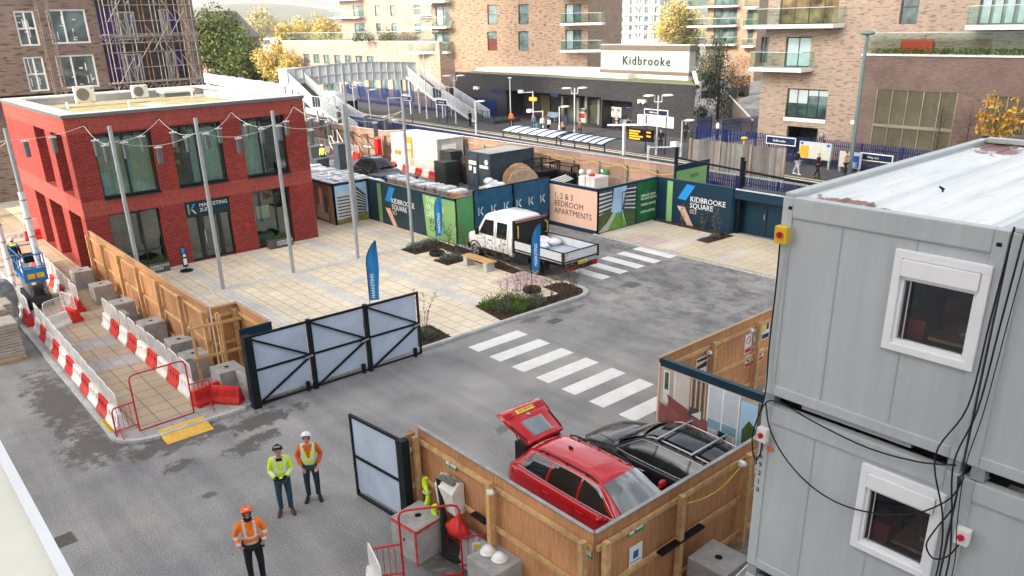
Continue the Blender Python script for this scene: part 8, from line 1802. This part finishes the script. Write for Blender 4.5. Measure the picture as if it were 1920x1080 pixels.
class Flat:
 def __init__(s, name, label, px, D, t, cat='building', py=None, org=None):
  if org is None: d = ray(px, 100); hd = Vector((d.x, d.y, 0)).normalized(); org = hd*D
  s.O = Vector((org.x, org.y, 0)); s.t = Vector((*t, 0)).normalized(); s.n = Vector((-s.t.y, s.t.x, 0))
  s.th = thing(name, label, cat, s.O, math.atan2(s.t.y, s.t.x))
 def L(s, px, py, y=0.0):
  d = ray(px, py); k = ((s.O+s.n*y-CO).dot(s.n))/d.dot(s.n); P = CO+d*k; return (P-s.O).dot(s.t), P.z
 def rect(s, x0, y0, x1, y1, y=0.0):
  a, b, c, d = s.L(x0, y0, y), s.L(x1, y0, y), s.L(x1, y1, y), s.L(x0, y1, y)
  return ((a[0]+d[0])/2, (b[0]+c[0])/2, (c[1]+d[1])/2, (a[1]+b[1])/2)
 def body(s, x0, x1, z1, depth, ops, mt, rec=.25, z0=0):
  q = MB(); wall(q, x0, x1, z0, z1, ops, rec); D = depth
  q.quad((x0, 0, z0), (x0, D, z0), (x0, D, z1), (x0, 0, z1)); q.quad((x1, 0, z0), (x1, D, z0), (x1, D, z1), (x1, 0, z1)); q.quad((x0, D, z0), (x1, D, z0), (x1, D, z1), (x0, D, z1)); q.quad((x0, 0, z1), (x1, 0, z1), (x1, D, z1), (x0, D, z1))
  return q.build('wall', mt, s.th, recalc=False)
 def win(s, r, y=.18, mull=1, trans=(), fw=.07, mt=None): 
  a, b, c, d = r; f = window(s.th, a, b, c, d, y, FLR, mt or FLG, [a+(b-a)*(i+1)/(mull+1) for i in range(mull)], trans, fw); return f
 def balcony(s, x0, x1, z, h=1.1, dp=1.6, slab=.28):
  q = MB(); q.box((x0, -dp, z-slab), (x1, 0, z)); b = q.build('balcony', WHITE, s.th, bevel=.02)
  q = MB(); g = .03
  for (a, c) in (((x0+.05, -dp+.05), (x1-.05, -dp+.05)), ((x0+.05, -dp+.05), (x0+.05, 0)), ((x1-.05, -dp+.05), (x1-.05, 0))): q.quad((*a, z+.03), (*c, z+.03), (*c, z+h), (*a, z+h))
  q.build('glass_rail', BALG, b, recalc=False); q = MB()
  for (a, c) in (((x0+.05, -dp+.05), (x1-.05, -dp+.05)), ((x0+.05, -dp+.05), (x0+.05, 0)), ((x1-.05, -dp+.05), (x1-.05, 0))): q.bar((*a, z+h), (*c, z+h), .05)
  q.build('handrail', LGREY, b); return b
# central flats
C = Flat('apartment_block', 'buff brick block of flats with corner balconies behind the station', 815, 112, (.449, -.893))
xr = C.L(1102, 60)[0]; ws = [C.rect(*r) for r in ((914, 9, 932, 46), (914, 59.5, 932, 95), (972, 8, 991, 45), (972, 58.5, 991, 95), (1060, 7, 1090, 43), (1060, 56, 1090, 93), (817, 11, 843, 48), (817, 61, 843, 98))]
fl = ws[4][2]-ws[5][2]
allw = ws+[(a, b, c+fl, d+fl) for a, b, c, d in ws[0::2]]
C.body(0, xr, ws[0][3]+5.5, 16, allw, BUF)
for i, r in enumerate(allw):
 f = C.win(r, mull=0 if i < 4 else 1, trans=[r[2]+(r[3]-r[2])*.5] if i in (0, 1, 2, 3, 8, 9) else ())
 if i >= 4: a, b, c, d = r; q = MB(); q.box((a+.1, .19, c+.1), (a+(b-a)*.45, .195, d-.1)); q.build('curtain', CURF, f)
MRED = M('maroon_blind', (.13, .03, .025), .6, .15); a, b, c, d = ws[1]; q = MB(); q.box((a+.07, .185, c+.07), (b-.07, .195, (c+d)/2+.3)); q.build('blind', MRED, C.th)
for z in (ws[4][2], ws[5][2], ws[4][2]+fl): C.balcony(C.L(1058, 45)[0], xr+2.2, z); C.balcony(-3.2, C.L(846, 48)[0], z)
# terrace block along the railway
Lb = Flat('terrace_block', 'long low buff brick block with glazed ground floor and a roof terrace', 0, 0, (-.054, -1), org=Vector((66.9, 138, 0)))
zt = 8.3; xr = 49.5; ws = [Lb.rect(*r) for r in ((570, 106, 582, 122), (588, 106, 600, 121), (607, 107, 619, 120), (627, 108, 639, 119), (647, 109, 660, 119), (667, 110, 680, 119), (688, 110.5, 702, 119))]
ws = [(a, b, 4.9, 6.3) for a, b, c, d in ws]; pr_ = [642, 650, 663, 670, 684, 692, 707, 714, 728, 737, 752, 761, 776, 786]; xs = [Lb.L(x, 165)[0] for x in pr_]
go = [(xs[i], xs[i+1], .3, 3.9) for i in range(1, len(xs)-1, 2)]+[(xs[0]-7-i*5, xs[0]-1.2-i*5+.2, .3, 3.9) for i in range(1)]
Lb.body(-2, xr, zt, 14, ws+go, PBK)
for r in ws+go: Lb.win(r, mull=1, fw=.09)
q = MB(); q.box((-2.1, -.12, zt), (xr+.1, .3, zt+.12)); q.build('coping', PWHT, Lb.th); q = MB(); q.quad((-2, .1, zt+.1), (xr, .1, zt+.1), (xr, .1, zt+1.35), (-2, .1, zt+1.35)); q.build('glass_rail', BALG, Lb.th, recalc=False); q = MB(); q.bar((-2, .1, zt+1.35), (xr, .1, zt+1.35), .06); q.build('handrail', LGREY, Lb.th)
B2 = Flat('apartment_block', 'buff brick block of flats set back behind the roof terrace', 646, 165, (.449, -.893)); xr2 = B2.L(838, 30)[0]
ws = [B2.rect(*r) for r in ((703, 10, 712, 30), (732, 10, 742, 30), (776, 10, 788, 30), (662, 10, 682, 31), (808, 10, 826, 30))]; ws += [(a, b, c+3.1, d+3.1) for a, b, c, d in ws]+[(a, b, c-3.1, d-3.1) for a, b, c, d in ws]
B2.body(0, xr2, ws[0][3]+6, 14, ws, PBK)
for r in ws: B2.win(r, mull=0)
for z in (ws[3][2], ws[3][2]+3.1): B2.balcony(-1.5, 5.0, z); B2.balcony(xr2-6, xr2+1, z)
# right hand flats
R = Flat('apartment_block', 'large buff brick block of flats with glass balconies above the platform', 0, 0, (0, -1), org=Vector((58.9, PU(1424, 200, 58.9).y, 0)))
w1 = R.rect(1462, -6, 1572, 45); w2 = R.rect(1472, 69, 1519, 126); w3 = R.rect(1474, 167, 1551, 222); w4 = R.rect(1689, -20, 1723, 45); w5 = R.rect(1836, -20, 1925, 46); g0 = R.rect(1474, 238, 1532, 275); g0 = (g0[0], g0[1], .05, g0[3]); w6 = R.rect(1682, 68, 1712, 100)
wl = (w2[0]-2.2, w2[0]-1.5, w2[2]+.3, w2[3]); R.body(0, 34, w1[3]+4.5, 16, [w1, w2, w3, w4, w5, g0, wl], RBF, .3)
R.win(w1, mull=3, mt=glass('amber_reflection_glass', (.20, .15, .08), .05, .7)); f = R.win(w2, mull=1); q = MB(); q.box((w2[0]+.1, .19, w2[2]+.1), (w2[1]-.1, .195, w2[3]-.1)); q.build('curtain', M('flat_curtain_pale', (.42, .54, .56), .8, .1, 2), f)
f = R.win(w3, mull=3); q = MB(); m_ = (w3[2]+w3[3])/2; q.box((w3[0]+.1, .19, m_), ((w3[0]+w3[1])/2, .195, w3[3]-.1)); q.box(((w3[0]+w3[1])/2, .19, w3[3]-.5), (w3[1]-.1, .195, w3[3]-.1)); q.build('blind', M('flat_blind', (.45, .52, .53), .8, .05), f)
q = MB(); q.quad((w3[0], -.05, w3[2]), (w3[1], -.05, w3[2]), (w3[1], -.05, m_), (w3[0], -.05, m_)); q.build('glass_rail', BALG, f, recalc=False); q = MB(); q.box((w3[0]-.05, -.12, w3[2]-.28), (w3[1]+.05, -.002, w3[2])); q.build('sill', WHITE, f)
R.win(w4, mull=0, trans=[(w4[2]+w4[3])/2]); f = R.win(w5, mull=3); R.win(wl, mull=0)
for k in range(5): q = MB(); xa = w5[0]+.15+k*.72; q.box((xa, .19, w5[2]+.1), (xa+.5, .195, w5[3]-.1)); q.build('curtain', CURF, f)
R.balcony(R.L(1425, 52)[0]-.3, R.L(1583, 48)[0], w1[2], 1.15, 1.7); R.balcony(R.L(1432, 130)[0]-.3, R.L(1524, 130)[0], w2[2], 1.15, 1.7); R.balcony(R.L(1829, 50)[0], 36, w5[2], 1.15, 1.7)
q = MB(); q.quad((g0[0], 2, 0), (g0[1], 2, 0), (g0[1], 2, g0[3]), (g0[0], 2, g0[3])); q.build('undercroft', INSIDE, R.th, recalc=False); q = MB()
for k in range(3): q.box((g0[0]+.1+k*.75, 1.2, .05), (g0[0]+.7+k*.75, 1.9, 1.2+.1*k)); 
q.build('bin', BLACK, R.th); q = MB(); q.ball((g0[1]+.35, -.08, g0[3]-.5), (.28, .1, .28), 10); q.build('wall_lamp', GREY, R.th)
# brown louvred wall
Bw = Flat('louvred_building', 'brown brick wing with tall bronze louvres and a roof terrace', 0, 0, (0, -1), org=Vector((57.9, PU(1606, 200, 57.9).y, 0)))
zt = Bw.L(1612, 104)[1]; l1 = Bw.rect(1641, 171, 1791, 238); l1 = (l1[0], l1[1], .4, l1[3]); l2 = Bw.rect(1846, 182, 1945, 250); l2 = (l2[0], l2[1], .4, l2[3])
Bw.body(0, 33, zt, 1.0, [l1, l2], BRB, .25)
LOUV = M('bronze_louvre', (.32, .29, .21), .4, .2, 1, metal=.5)
for (a, b, c, d) in (l1, l2):
 q = MB(); n = int((d-c)/.13)
 for i in range(n): z = c+(d-c)*i/n; q.add([(a, .02, z), (b, .02, z), (b, .16, z+.10), (a, .16, z+.10)], [(0, 1, 2, 3)])
 lv = q.build('louvre', LOUV, Bw.th, recalc=False); q = MB(); m_ = 5
 for i in range(m_+1): x = a+(b-a)*i/m_; q.box((x-.03, -.02, c), (x+.03, .05, d))
 q.box((a, -.02, c+(d-c)*.52-.12), (b, .05, c+(d-c)*.52+.1)); q.build('louvre_frame', LOUV, lv); q = MB(); q.quad((a, .2, c), (b, .2, c), (b, .2, d), (a, .2, d)); q.build('louvre_back', TRIMB, lv, recalc=False)
q = MB(); q.box((-.1, -.1, zt), (33, .9, zt+.12)); q.build('coping', PWHT, Bw.th); q = MB(); q.quad((0, .5, zt+.1), (33, .5, zt+.1), (33, .5, zt+1.5), (0, .5, zt+1.5)); q.build('glass_rail', BALG, Bw.th, recalc=False); q = MB(); q.bar((0, .5, zt+1.5), (33, .5, zt+1.5), .05); q.build('handrail', LGREY, Bw.th)
q = MB()
for _ in range(2600): leaf(q, (random.uniform(.5, 33), .3+random.uniform(-.15, .12), zt+.12+random.random()*.38), random.uniform(.05, .11))
q.build('terrace_planting', HEDGE, Bw.th, recalc=False)
q = MB(); q.cb((3.3, .75, zt+.6), (2.2, .12, .9)); q.build('red_awning', M('red_awning', (.65, .10, .05), .7, .1), Bw.th)
# flats seen down the street between
E_ = Flat('apartment_block', 'distant buff brick flats with stacked balconies down the station street', 1322, 150, (.25, -.97)); xe = E_.L(1418, 80)[0]
ws = [E_.rect(1338, 17, 1382, 47), E_.rect(1338, 53, 1382, 82), E_.rect(1402, 17, 1412, 46), E_.rect(1402, 53, 1412, 80)]; ws += [(a, b, c+3.1, d+3.1) for a, b, c, d in ws[:1]]
E_.body(0, xe, ws[0][3]+6, 18, ws, BUF)
for r in ws: E_.win(r, mull=2)
for z in (ws[0][2], ws[1][2], ws[0][2]+3.1): E_.balcony(-3.0, E_.L(1384, 60)[0], z); E_.balcony(E_.L(1398, 50)[0], xe, z-.3)
# scaffolded tower far off
T_ = Flat('tower_block', 'pale tower block wrapped in scaffolding on the skyline', 1142, 330, (.449, -.893)); xt = T_.L(1236, 40)[0]; zb = T_.L(1190, 78)[1]
q = MB(); q.box((0, 0, 0), (xt, 20, zb+28)); q.build('wall', M('tower_pale', (.42, .46, .50), .7, .2, .15), T_.th); q = MB()
for k in range(9): q.box((-.4, -1.2, zb+k*3.1), (xt+.4, -.1, zb+k*3.1+.35))
for k in range(11): x = xt*k/10; q.bar((x, -1.1, 0), (x, -1.1, zb+28), .22)
q.build('scaffold', M('scaffold_pale', (.55, .56, .57), .6, .1), T_.th); q = MB()
for k in range(8):
 for j in range(6): q = MB(); q.box((1+j*xt/6.2, -.06, zb+k*3.1+.9), (1+j*xt/6.2+xt/12, -.02, zb+k*3.1+2.6)); q.build('window', FLG, T_.th); q = MB(); q.box((-1, -2, 0), (xt+4, 18, zb-.2)); q.build('podium', PWHT, T_.th)
# unfinished block behind the red building
U_ = Flat('unfinished_block', 'unfinished grey brown brick block with taped windows behind the red building', 0, 0, (1, 0), org=Vector((5.0, 62, 0)))
P4 = lambda *c: ((U_.L(*c[0])[0]+U_.L(*c[3])[0])/2, (U_.L(*c[1])[0]+U_.L(*c[2])[0])/2, (U_.L(*c[2])[1]+U_.L(*c[3])[1])/2, (U_.L(*c[0])[1]+U_.L(*c[1])[1])/2)
w = [P4((25, 21), (62, 20), (76, 85), (38, 87)), P4((86, 18), (158, 17), (171, 80), (97, 83)), P4((44, 107), (80, 106), (93, 170), (55, 172)), P4((103, 105), (175, 101), (187, 162), (115, 167))]
bay = (U_.L(188, 60)[0], U_.L(352, 60)[0], U_.L(225, 166)[1], U_.L(200, -60)[1]); xr = U_.L(372, 80)[0]; zl = U_.L(40, 178)[1]
U_.body(-6, xr, 46, 14, w+[(*bay, 1.4)]+[(a, b, c+5.9, d+5.9) for a, b, c, d in w[:2]], GBK, .14, z0=zl)
q = MB(); q.box((-6, .8, 0), (xr, 13, zl-.35)); q.build('lower_wall', GBK, U_.th); q = MB(); q.box((-6, .1, zl-.35), (xr, 1.0, zl-.02)); q.build('insulation', M('insulation_buff', (.35, .27, .15), .9, .3, 3), U_.th); q = MB(); q.box((-6, .02, zl-.12), (xr, .1, zl-.01)); q.build('lintel', BLACK, U_.th)
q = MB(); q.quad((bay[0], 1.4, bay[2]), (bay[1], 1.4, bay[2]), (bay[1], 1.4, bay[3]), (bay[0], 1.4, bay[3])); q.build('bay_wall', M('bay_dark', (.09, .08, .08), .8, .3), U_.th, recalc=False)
WHT = M('upvc_white', (.70, .71, .72), .4, .05)
for i, r in enumerate(w):
 f = window(U_.th, *r, .06, WHT, FLG, [r[0]+(r[1]-r[0])*k for k in ((.5,) if i % 2 == 0 else (.4,))], [(r[2]+r[3])/2] if i % 2 == 0 else (), .10); q = MB()
 for _ in range(9): x, z = random.uniform(r[0]+.2, r[1]-.3), random.uniform(r[2]+.2, r[3]-.3); q.cb((x, .07, z), ((.06, .004, .5) if random.random() < .4 else (.22, .004, .05)))
 q.build('tape_marking', WHITE, f)
PURP = M('purple_membrane', (.09, .045, .20), .6, .3, 2); q = MB()
for (x0, x1, z0, z1) in ((.1, .9, .2, 2.4), (1.0, 1.6, .3, 2.6), (.2, 1.4, 3.0, 5.2), (bay[1]-bay[0]-.9, bay[1]-bay[0]-.2, .8, 2.4), (bay[1]-bay[0]-.9, bay[1]-bay[0]-.2, 3.4, 5.0)): q = MB(); q.box((bay[0]+x0, 1.30, bay[2]+z0), (bay[0]+x1, 1.36, bay[2]+z1)); q.build('membrane', PURP, U_.th)
for (c4) in (((222, 22), (258, 20), (270, 73), (235, 77)), ((237, 103), (272, 100), (285, 155), (249, 158)), ((306, 17), (324, 16), (334, 72), (316, 74)), ((318, 98), (336, 96), (346, 150), (328, 152))):
 r = P4(*c4); f = window(U_.th, *r, 1.1, LGREY, M('grey_sheet', (.16, .15, .15), .7, .2), [(r[0]+r[1])/2], (), .09, name='temporary_door'); q = MB(); q.bar((r[0]+.1, 1.05, r[3]-.1), ((r[0]+r[1])/2, 1.05, r[2]+.1), .07); q.bar((r[1]-.1, 1.05, r[3]-.1), ((r[0]+r[1])/2, 1.05, r[2]+.1), .07); q.build('brace', LGREY, f); q = MB(); q.box(((r[0]+r[1])/2+.05, 1.03, r[3]-.7), ((r[0]+r[1])/2+.5, 1.05, r[3]-.5)); q.build('site_notice', TBLU, f)
# scaffold in front of the bay
sc_ = thing('scaffold', 'tube scaffold with lattice beams across the open bay of the unfinished block', 'scaffold', (5+bay[0], 61.2, 0)); O5 = Vector((5, 62, 0)); TUB = M('scaffold_tube', (.30, .28, .26), .5, .3, 4, metal=.3); RTUB = M('scaffold_rusty', (.20, .11, .06), .7, .4, 4)
def lattice(a, b, dz, mt, nm='lattice_beam', n=None, side=Vector((0, 0, 1))):
 a, b = Vector(a)+O5, Vector(b)+O5; q = MB(); n = n or int((b-a).length/.45); o = side*dz; q.bar(a, b, .05); q.bar(a+o, b+o, .05)
 for i in range(n): p, r = a+(b-a)*(i/n), a+(b-a)*((i+1)/n); q.bar(p if i % 2 else p+o, r+o if i % 2 else r, .035)
 q.build(nm, mt, sc_, True)
for zz in (bay[2]-.1, bay[2]+3.0, bay[2]+6.1): lattice((bay[0]-.3, -.7, zz), (bay[1]+.3, -.7, zz), .5, LGREY); lattice((bay[0]-.3, -1.5, zz), (bay[1]+.3, -1.5, zz), .5, TUB)
for k in range(8):
 x = bay[0]+.1+(bay[1]-bay[0]-.2)*k/7; q = MB()
 for y in (-.6, -1.5): q.tube([O5+Vector((x, y, 0)), O5+Vector((x, y, bay[3]))], .035, 6)
 q.build('standard', RTUB if k in (3, 5) else TUB, sc_, True)
for x in (bay[0]+.6, bay[0]+(bay[1]-bay[0])*.66): lattice((x, -1.0, bay[2]-3), (x, -1.0, bay[3]), .5, TUB, 'ladder_beam', side=Vector((1, 0, 0)))
q = MB()
for k in range(7):
 zz = bay[2]+.4+k*1.0; q.tube([O5+Vector((bay[0], -1.55, zz)), O5+Vector((bay[1], -1.55, zz))], .028, 5)
 x = bay[0]+.2+(k % 4)*1.3; q.tube([O5+Vector((x, -1.6, zz)), O5+Vector((x+1.2, -1.6, zz+1.6))], .025, 5); q.tube([O5+Vector((bay[1]-.2-(k % 3)*1.1, -1.6, zz)), O5+Vector((bay[1]-1.2-(k % 3)*1.1, -1.6, zz+1.7))], .025, 5)
q.build('ledger', TUB, sc_, True); q = MB()
for zz in (bay[2]+.42, bay[2]+3.55): q.box(tuple(O5+Vector((bay[0]-.1, -1.4, zz))), tuple(O5+Vector((bay[1]+.1, -.7, zz+.05))))
q.build('boards', OLDPINE, sc_, True)
t = thing('hoist_mast', 'rusty lattice hoist mast standing before the taped windows', 'mast', (5+U_.L(90, 100)[0], 61.3, 0)); q = MB(); m0 = Vector((5+U_.L(92, 100)[0], 61.2, 0)); c4 = [Vector((x, y, 0)) for x, y in ((-.32, -.3), (.32, -.3), (.32, .3), (-.32, .3))]
for c in c4: q.bar(m0+c, m0+c+Vector((0, 0, 17)), .07)
for k in range(28):
 for i in range(4): a, b = c4[i], c4[(i+1) % 4]; q.bar(m0+a+Vector((0, 0, k*.6)), m0+b+Vector((0, 0, k*.6+.6 if k % 2 else k*.6)), .04)
q.build('lattice', M('mast_brown', (.20, .16, .14), .7, .3, 3), t, True)
# more far roofs
def house(px, D, w_, dp, h, rh, label, wmt, rmt, rz=.3):
 d = ray(px, 60); o = Vector((d.x, d.y, 0)).normalized()*D; t = thing('house', label, 'house', o, math.atan2(d.y, d.x)-PI/2+rz, 'far houses'); q = MB(); q.box((-w_/2, 0, 0), (w_/2, dp, h)); q.build('wall', wmt, t); q = MB(); q.prism([(-w_/2-.3, -.3, h), (w_/2+.3, -.3, h), (w_/2+.3, dp/2, h+rh), (-w_/2-.3, dp/2, h+rh)], (0, 0, .15)); q.prism([(-w_/2-.3, dp+.3, h), (w_/2+.3, dp+.3, h), (w_/2+.3, dp/2, h+rh), (-w_/2-.3, dp/2, h+rh)], (0, 0, .15)); q.prism([(-w_/2, 0, h), (-w_/2, dp, h), (-w_/2, dp/2, h+rh)], (w_, 0, 0)); q.build('roof', rmt, t)
 q = MB()
 for k in range(4): q.box((-w_/2+w_*(k+.25)/4, -.03, h*.55), (-w_/2+w_*(k+.7)/4, -.005, h*.8))
 q.build('glazing', FLG, t)
ROOFT = M('roof_tiles_grey', (.16, .15, .14), .8, .2, 1); house(452, 215, 13, 12, 8.5, 6, 'brick house with a grey gabled roof behind the big tree', brick('old_brick', (.28, .16, .10), (.22, .12, .08), (.25, .2, .16)), ROOFT, .9)
for k, (px, D, w_, h, rh, lb) in enumerate(((720, 420, 60, 9, .5, 'long pale flat roofed building far beyond the yellow trees'), (640, 520, 45, 8, 3, 'distant building with a low grey roof on the skyline'), (590, 700, 60, 9, 4, 'farthest pale building under the hills'), (540, 380, 25, 7, 3, 'pale gabled house among the yellow trees'), (690, 600, 40, 12, .5, 'white commercial block far off under the ridge'))): house(px, D, w_, 20, h, rh, lb, PWHT if k != 1 else PBK, ROOFT, 0)
# tall block added out of view to keep the low sun off the yard
q = MB(); q.box((-62, -60, 0), (-42, 31.5, 62)); solo(q, 'apartment_block', BUF, 'unseen tall brick block added to shade the whole site', 'building')
# trees
def tree(px, D, zc, rx, rz_, n, leaves, label, s=.22, lobes=14, trunk=.28, group=None, sparse=0.0, name='tree'):
 if isinstance(px, Vector): o = px
 else: d = ray(px, 60); o = Vector((d.x, d.y, 0)).normalized()*D
 t = thing(name, label, 'tree', o, 0, group); q = MB(); L_ = MB(); rnd = random
 q.tube([(0, 0, 0), (.1, .05, zc*.35), (-.05, .1, zc*.7), (0, 0, zc+rz_*.5)], [trunk, trunk*.8, trunk*.55, trunk*.15], 8); cs = []
 for k in range(lobes):
  v = rnd_dir(); f = random.uniform(.45, .85); c = Vector((v.x*rx*f, v.y*rx*f, zc+v.z*rz_*f)); cs.append((c, random.uniform(.32, .55))); q.tube([(0, 0, zc*.45+.3*zc*random.random()), (c.x*.5, c.y*.5, (zc*.6+c.z)/2), tuple(c)], [trunk*.4, trunk*.22, trunk*.05], 5)
 cs.append((Vector((0, 0, zc)), .6))
 for _ in range(n):
  c, f = random.choice(cs); v = rnd_dir()*(random.random()**.4); leaf(L_, c+Vector((v.x*rx*f, v.y*rx*f, v.z*rz_*f)), s*random.uniform(.5, 1.3))
 q.build('trunk', BARK, t); L_.build('crown', leaves, t, recalc=False); return t
TG = leafy('tree_green', [(.025, .045, .012), (.05, .08, .02), (.085, .12, .025), (.12, .13, .03), (.04, .065, .018)]); TY = leafy('tree_yellow', [(.42, .30, .06), (.55, .40, .10), (.35, .28, .07), (.48, .38, .16), (.30, .22, .06)]); TO = leafy('tree_olive', [(.05, .055, .025), (.09, .09, .04), (.12, .10, .04), (.045, .05, .02)]); TP = leafy('tree_pale', [(.36, .32, .16), (.45, .40, .22), (.30, .29, .14), (.40, .33, .15)]); TB = leafy('tree_bluegreen', [(.03, .045, .03), (.055, .075, .05), (.08, .10, .065)])
tree(414, 172, 6.8, 6.8, 7.6, 9000, TG, 'large dark green tree left of the train, turning at its edges', .32, 24, .5); tree(458, 165, 4.2, 5.0, 4.2, 4000, TG, 'lower green tree in front of the gabled house', .3, 14, .3); tree(385, 185, 9.0, 5.6, 6.5, 4000, TG, 'dark green tree behind the unfinished block corner', .2, 14)
gy = 'yellow autumn trees beyond the railway'
for k, (px, D, zc, r, h, mt_, lb) in enumerate(((545, 190, 8.5, 5.0, 5.2, TY, 'spreading yellow tree right of the dark green tree'), (505, 150, 5.0, 3.2, 3.4, TY, 'bright yellow small tree by the railway lamps'), (620, 240, 8.5, 6.5, 4.5, TY, 'golden tree left of the roof terrace'), (485, 260, 11, 6, 6.5, TP, 'pale golden tall tree behind the house'), (580, 300, 10, 7, 5, TP, 'pale autumn tree farther along the street'), (535, 145, 4.2, 2.6, 2.6, TY, 'low yellow bush tree above the footbridge end'), (660, 330, 9, 8, 5, TP, 'pale tree beyond the golden one'), (700, 280, 7, 6, 4, TP, 'pale tree behind the terrace railing'), (1262, 210, 9.0, 7.5, 5.8, TY, 'hazy yellow tree right of the scaffolded tower'), (1285, 160, 7.0, 4.0, 5.2, TO, 'olive tree behind the end of the station sign'))): tree(px, D, zc, r, h, 3400, mt_, lb, .30 if D > 160 else .2, 16, .3, gy)
tree(1356, 92, 5.4, 2.3, 4.6, 4200, TB, 'dark blue green pine by the station street', .13, 18, .18); tree(1303, 98, 5.2, 2.0, 4.2, 2600, TO, 'slim olive tree at the corner of the station sign', .14, 14, .16); tree(1392, 110, 3.4, 1.6, 2.2, 900, AUT, 'small reddish autumn tree before the distant flats', .13, 9, .1); tree(1318, 88, 1.3, 1.0, .9, 800, HEDGE, 'round clipped bush beside the station roof end', .1, 6, .06)
pa = PU(1880, 215, 56.4); tree(Vector((pa.x, pa.y, 0)), 0, pa.z-.3, 1.5, 1.9, 520, leafy('orange_leaves', [(.50, .22, .02), (.60, .32, .03), (.40, .18, .03), (.55, .40, .06)]), 'thin tree with orange leaves before the brown louvred wall', .13, 14, .07)
for k, (px, lb) in enumerate(((1760, 'bare twiggy tree before the left louvres'), (1815, 'bare twiggy tree between the louvres'))):
 pb = PU(px, 250, 56.6); t = thing('bare_tree', lb, 'tree', (pb.x, pb.y, 0), 0, 'bare trees by the louvred wall'); q = MB(); q.tube([(0, 0, 0), (0, 0, 2.2), (.05, 0, 4.6)], [.06, .045, .012], 6)
 for _ in range(46): z = random.uniform(1.4, 4.2); v = rnd_dir(); v.z = abs(v.z)*.8+.3; e = Vector((v.x, v.y, v.z))*random.uniform(.5, 1.4); q.tube([(0, 0, z), Vector((0, 0, z))+e*.5, Vector((0, 0, z))+e+Vector((v.y*.3, 0, .1))], [.016, .010, .004], 4)
 q.build('branches', BARK, t)
for k, (px, D, y, lb) in enumerate(((680, 118, 55, 'dark shrub on the roof terrace, leftmost'), (730, 116, 52, 'tall dark shrub on the middle of the roof terrace'), (765, 114, 56, 'thin brownish shrub on the roof terrace near the flats'))):
 d = ray(px, 60); p = Vector((d.x, d.y, 0)).normalized()*(D+6); low_plant(p.x, p.y, 1.6, 2.6-.4*k, 700, [TB, TO, AUT][k], lb, 1.5, 8.4, None, 'shrub', 'shrub', .16)
# station street clutter
for k, (x, y, dx, dy, h, lb) in enumerate(((1330, 182, 4, 1.4, .9, 'black planter box on the station street, lower one'), (1327, 158, 2.6, 1.6, 1.6, 'black kiosk cube on the station street'), (1368, 185, 3.4, 1.4, 1.2, 'dark planter at the foot of the pine'), (1388, 180, 2.0, 2.0, 2.6, 'dark bin store beside the flats'), (1310, 172, 1.5, 1.2, 1.6, 'grey cabinet at the back of the station'))):
 p = G(x, y, 0); q = MB(); q.box((-dx/2, -dy/2, 0), (dx/2, dy/2, h)); q.box((-dx/2-.05, -dy/2-.05, h), (dx/2+.05, dy/2+.05, h+.08)); solo(q, 'street_planter' if 'planter' in lb else 'street_cabinet', BLACK if 'grey' not in lb else LGREY, lb, 'planter' if 'planter' in lb else 'cabinet', loc=p, rz=.4)
t = thing('ramp_screen', 'ribbed grey metal screen beside the ramp to the station street', 'screen', G(1352, 250, 0)); A, B = G(1408, 262, 0), G(1352, 205, 0); q = MB(); A.z = B.z = 0; q.prism([A, B, B+Vector((0, 0, 2.4)), A+Vector((0, 0, 1.7))], (.06, .06, 0)); q.build('panel', M('screen_taupe', (.22, .19, .165), .6, .1), t, True); q = MB(); q.bar(A+Vector((0, 0, 1.75)), B+Vector((0, 0, 2.45)), .12); q.build('top_rail', PWHT, t, True)
# woods and hills to the horizon
q = MB()
for _ in range(15000):
 px = random.uniform(-500, 2500); D = 420+random.random()**1.5*1100; d = ray(px, 60); o = Vector((d.x, d.y, 0)).normalized()*D; b = math.sin(px*.021+D*.004)+math.sin(px*.007+2+D*.01); leaf(q, (o.x+random.uniform(-12, 12), o.y+random.uniform(-12, 12), random.random()**1.5*(9+3*b)), random.uniform(1.0, 2.6))
tag(q.build('woods', leafy('woods_far', [(.14, .14, .07), (.24, .22, .10), (.32, .26, .12), (.10, .11, .06)]), recalc=False), 'hazy autumn woods stretching to the hills', 'woods', kind='stuff')
q = MB(); vs = []; K = 120
for j, (D, hh) in enumerate(((1500, 0), (2100, 26), (2700, 62), (3600, 95), (4200, 0))):
 for i in range(K+1):
  a = R_(-35)+R_(150)*i/K; f = .75+.25*math.sin(i*.21+j)+.12*math.sin(i*.57+2*j); vs.append((D*math.cos(a), D*math.sin(a), hh*f))
q.add(vs, [(j*(K+1)+i, j*(K+1)+i+1, (j+1)*(K+1)+i+1, (j+1)*(K+1)+i) for j in range(4) for i in range(K)], smooth=True); structure(q, 'hills', M('hill_woods', (.10, .11, .07), .95, .4, .02))
# the damp autumn air that pales the far trees and flats
q = MB(); q.box((-2600, -500, -1), (5600, 6600, 125)); hz = tag(q.build('haze', M('haze_air', (1, 1, 1))), 'pale autumn haze over the whole view', 'haze', kind='stuff')
mt = bpy.data.materials.new('haze_volume'); mt.use_nodes = True; nt = mt.node_tree; nt.nodes.clear(); o = nd(nt, 'ShaderNodeOutputMaterial'); v = nd(nt, 'ShaderNodeVolumePrincipled'); v.inputs['Color'].default_value = (.95, .96, 1, 1); v.inputs['Density'].default_value = .00011; nt.links.new(v.outputs[0], o.inputs['Volume']); hz.data.materials[0] = mt
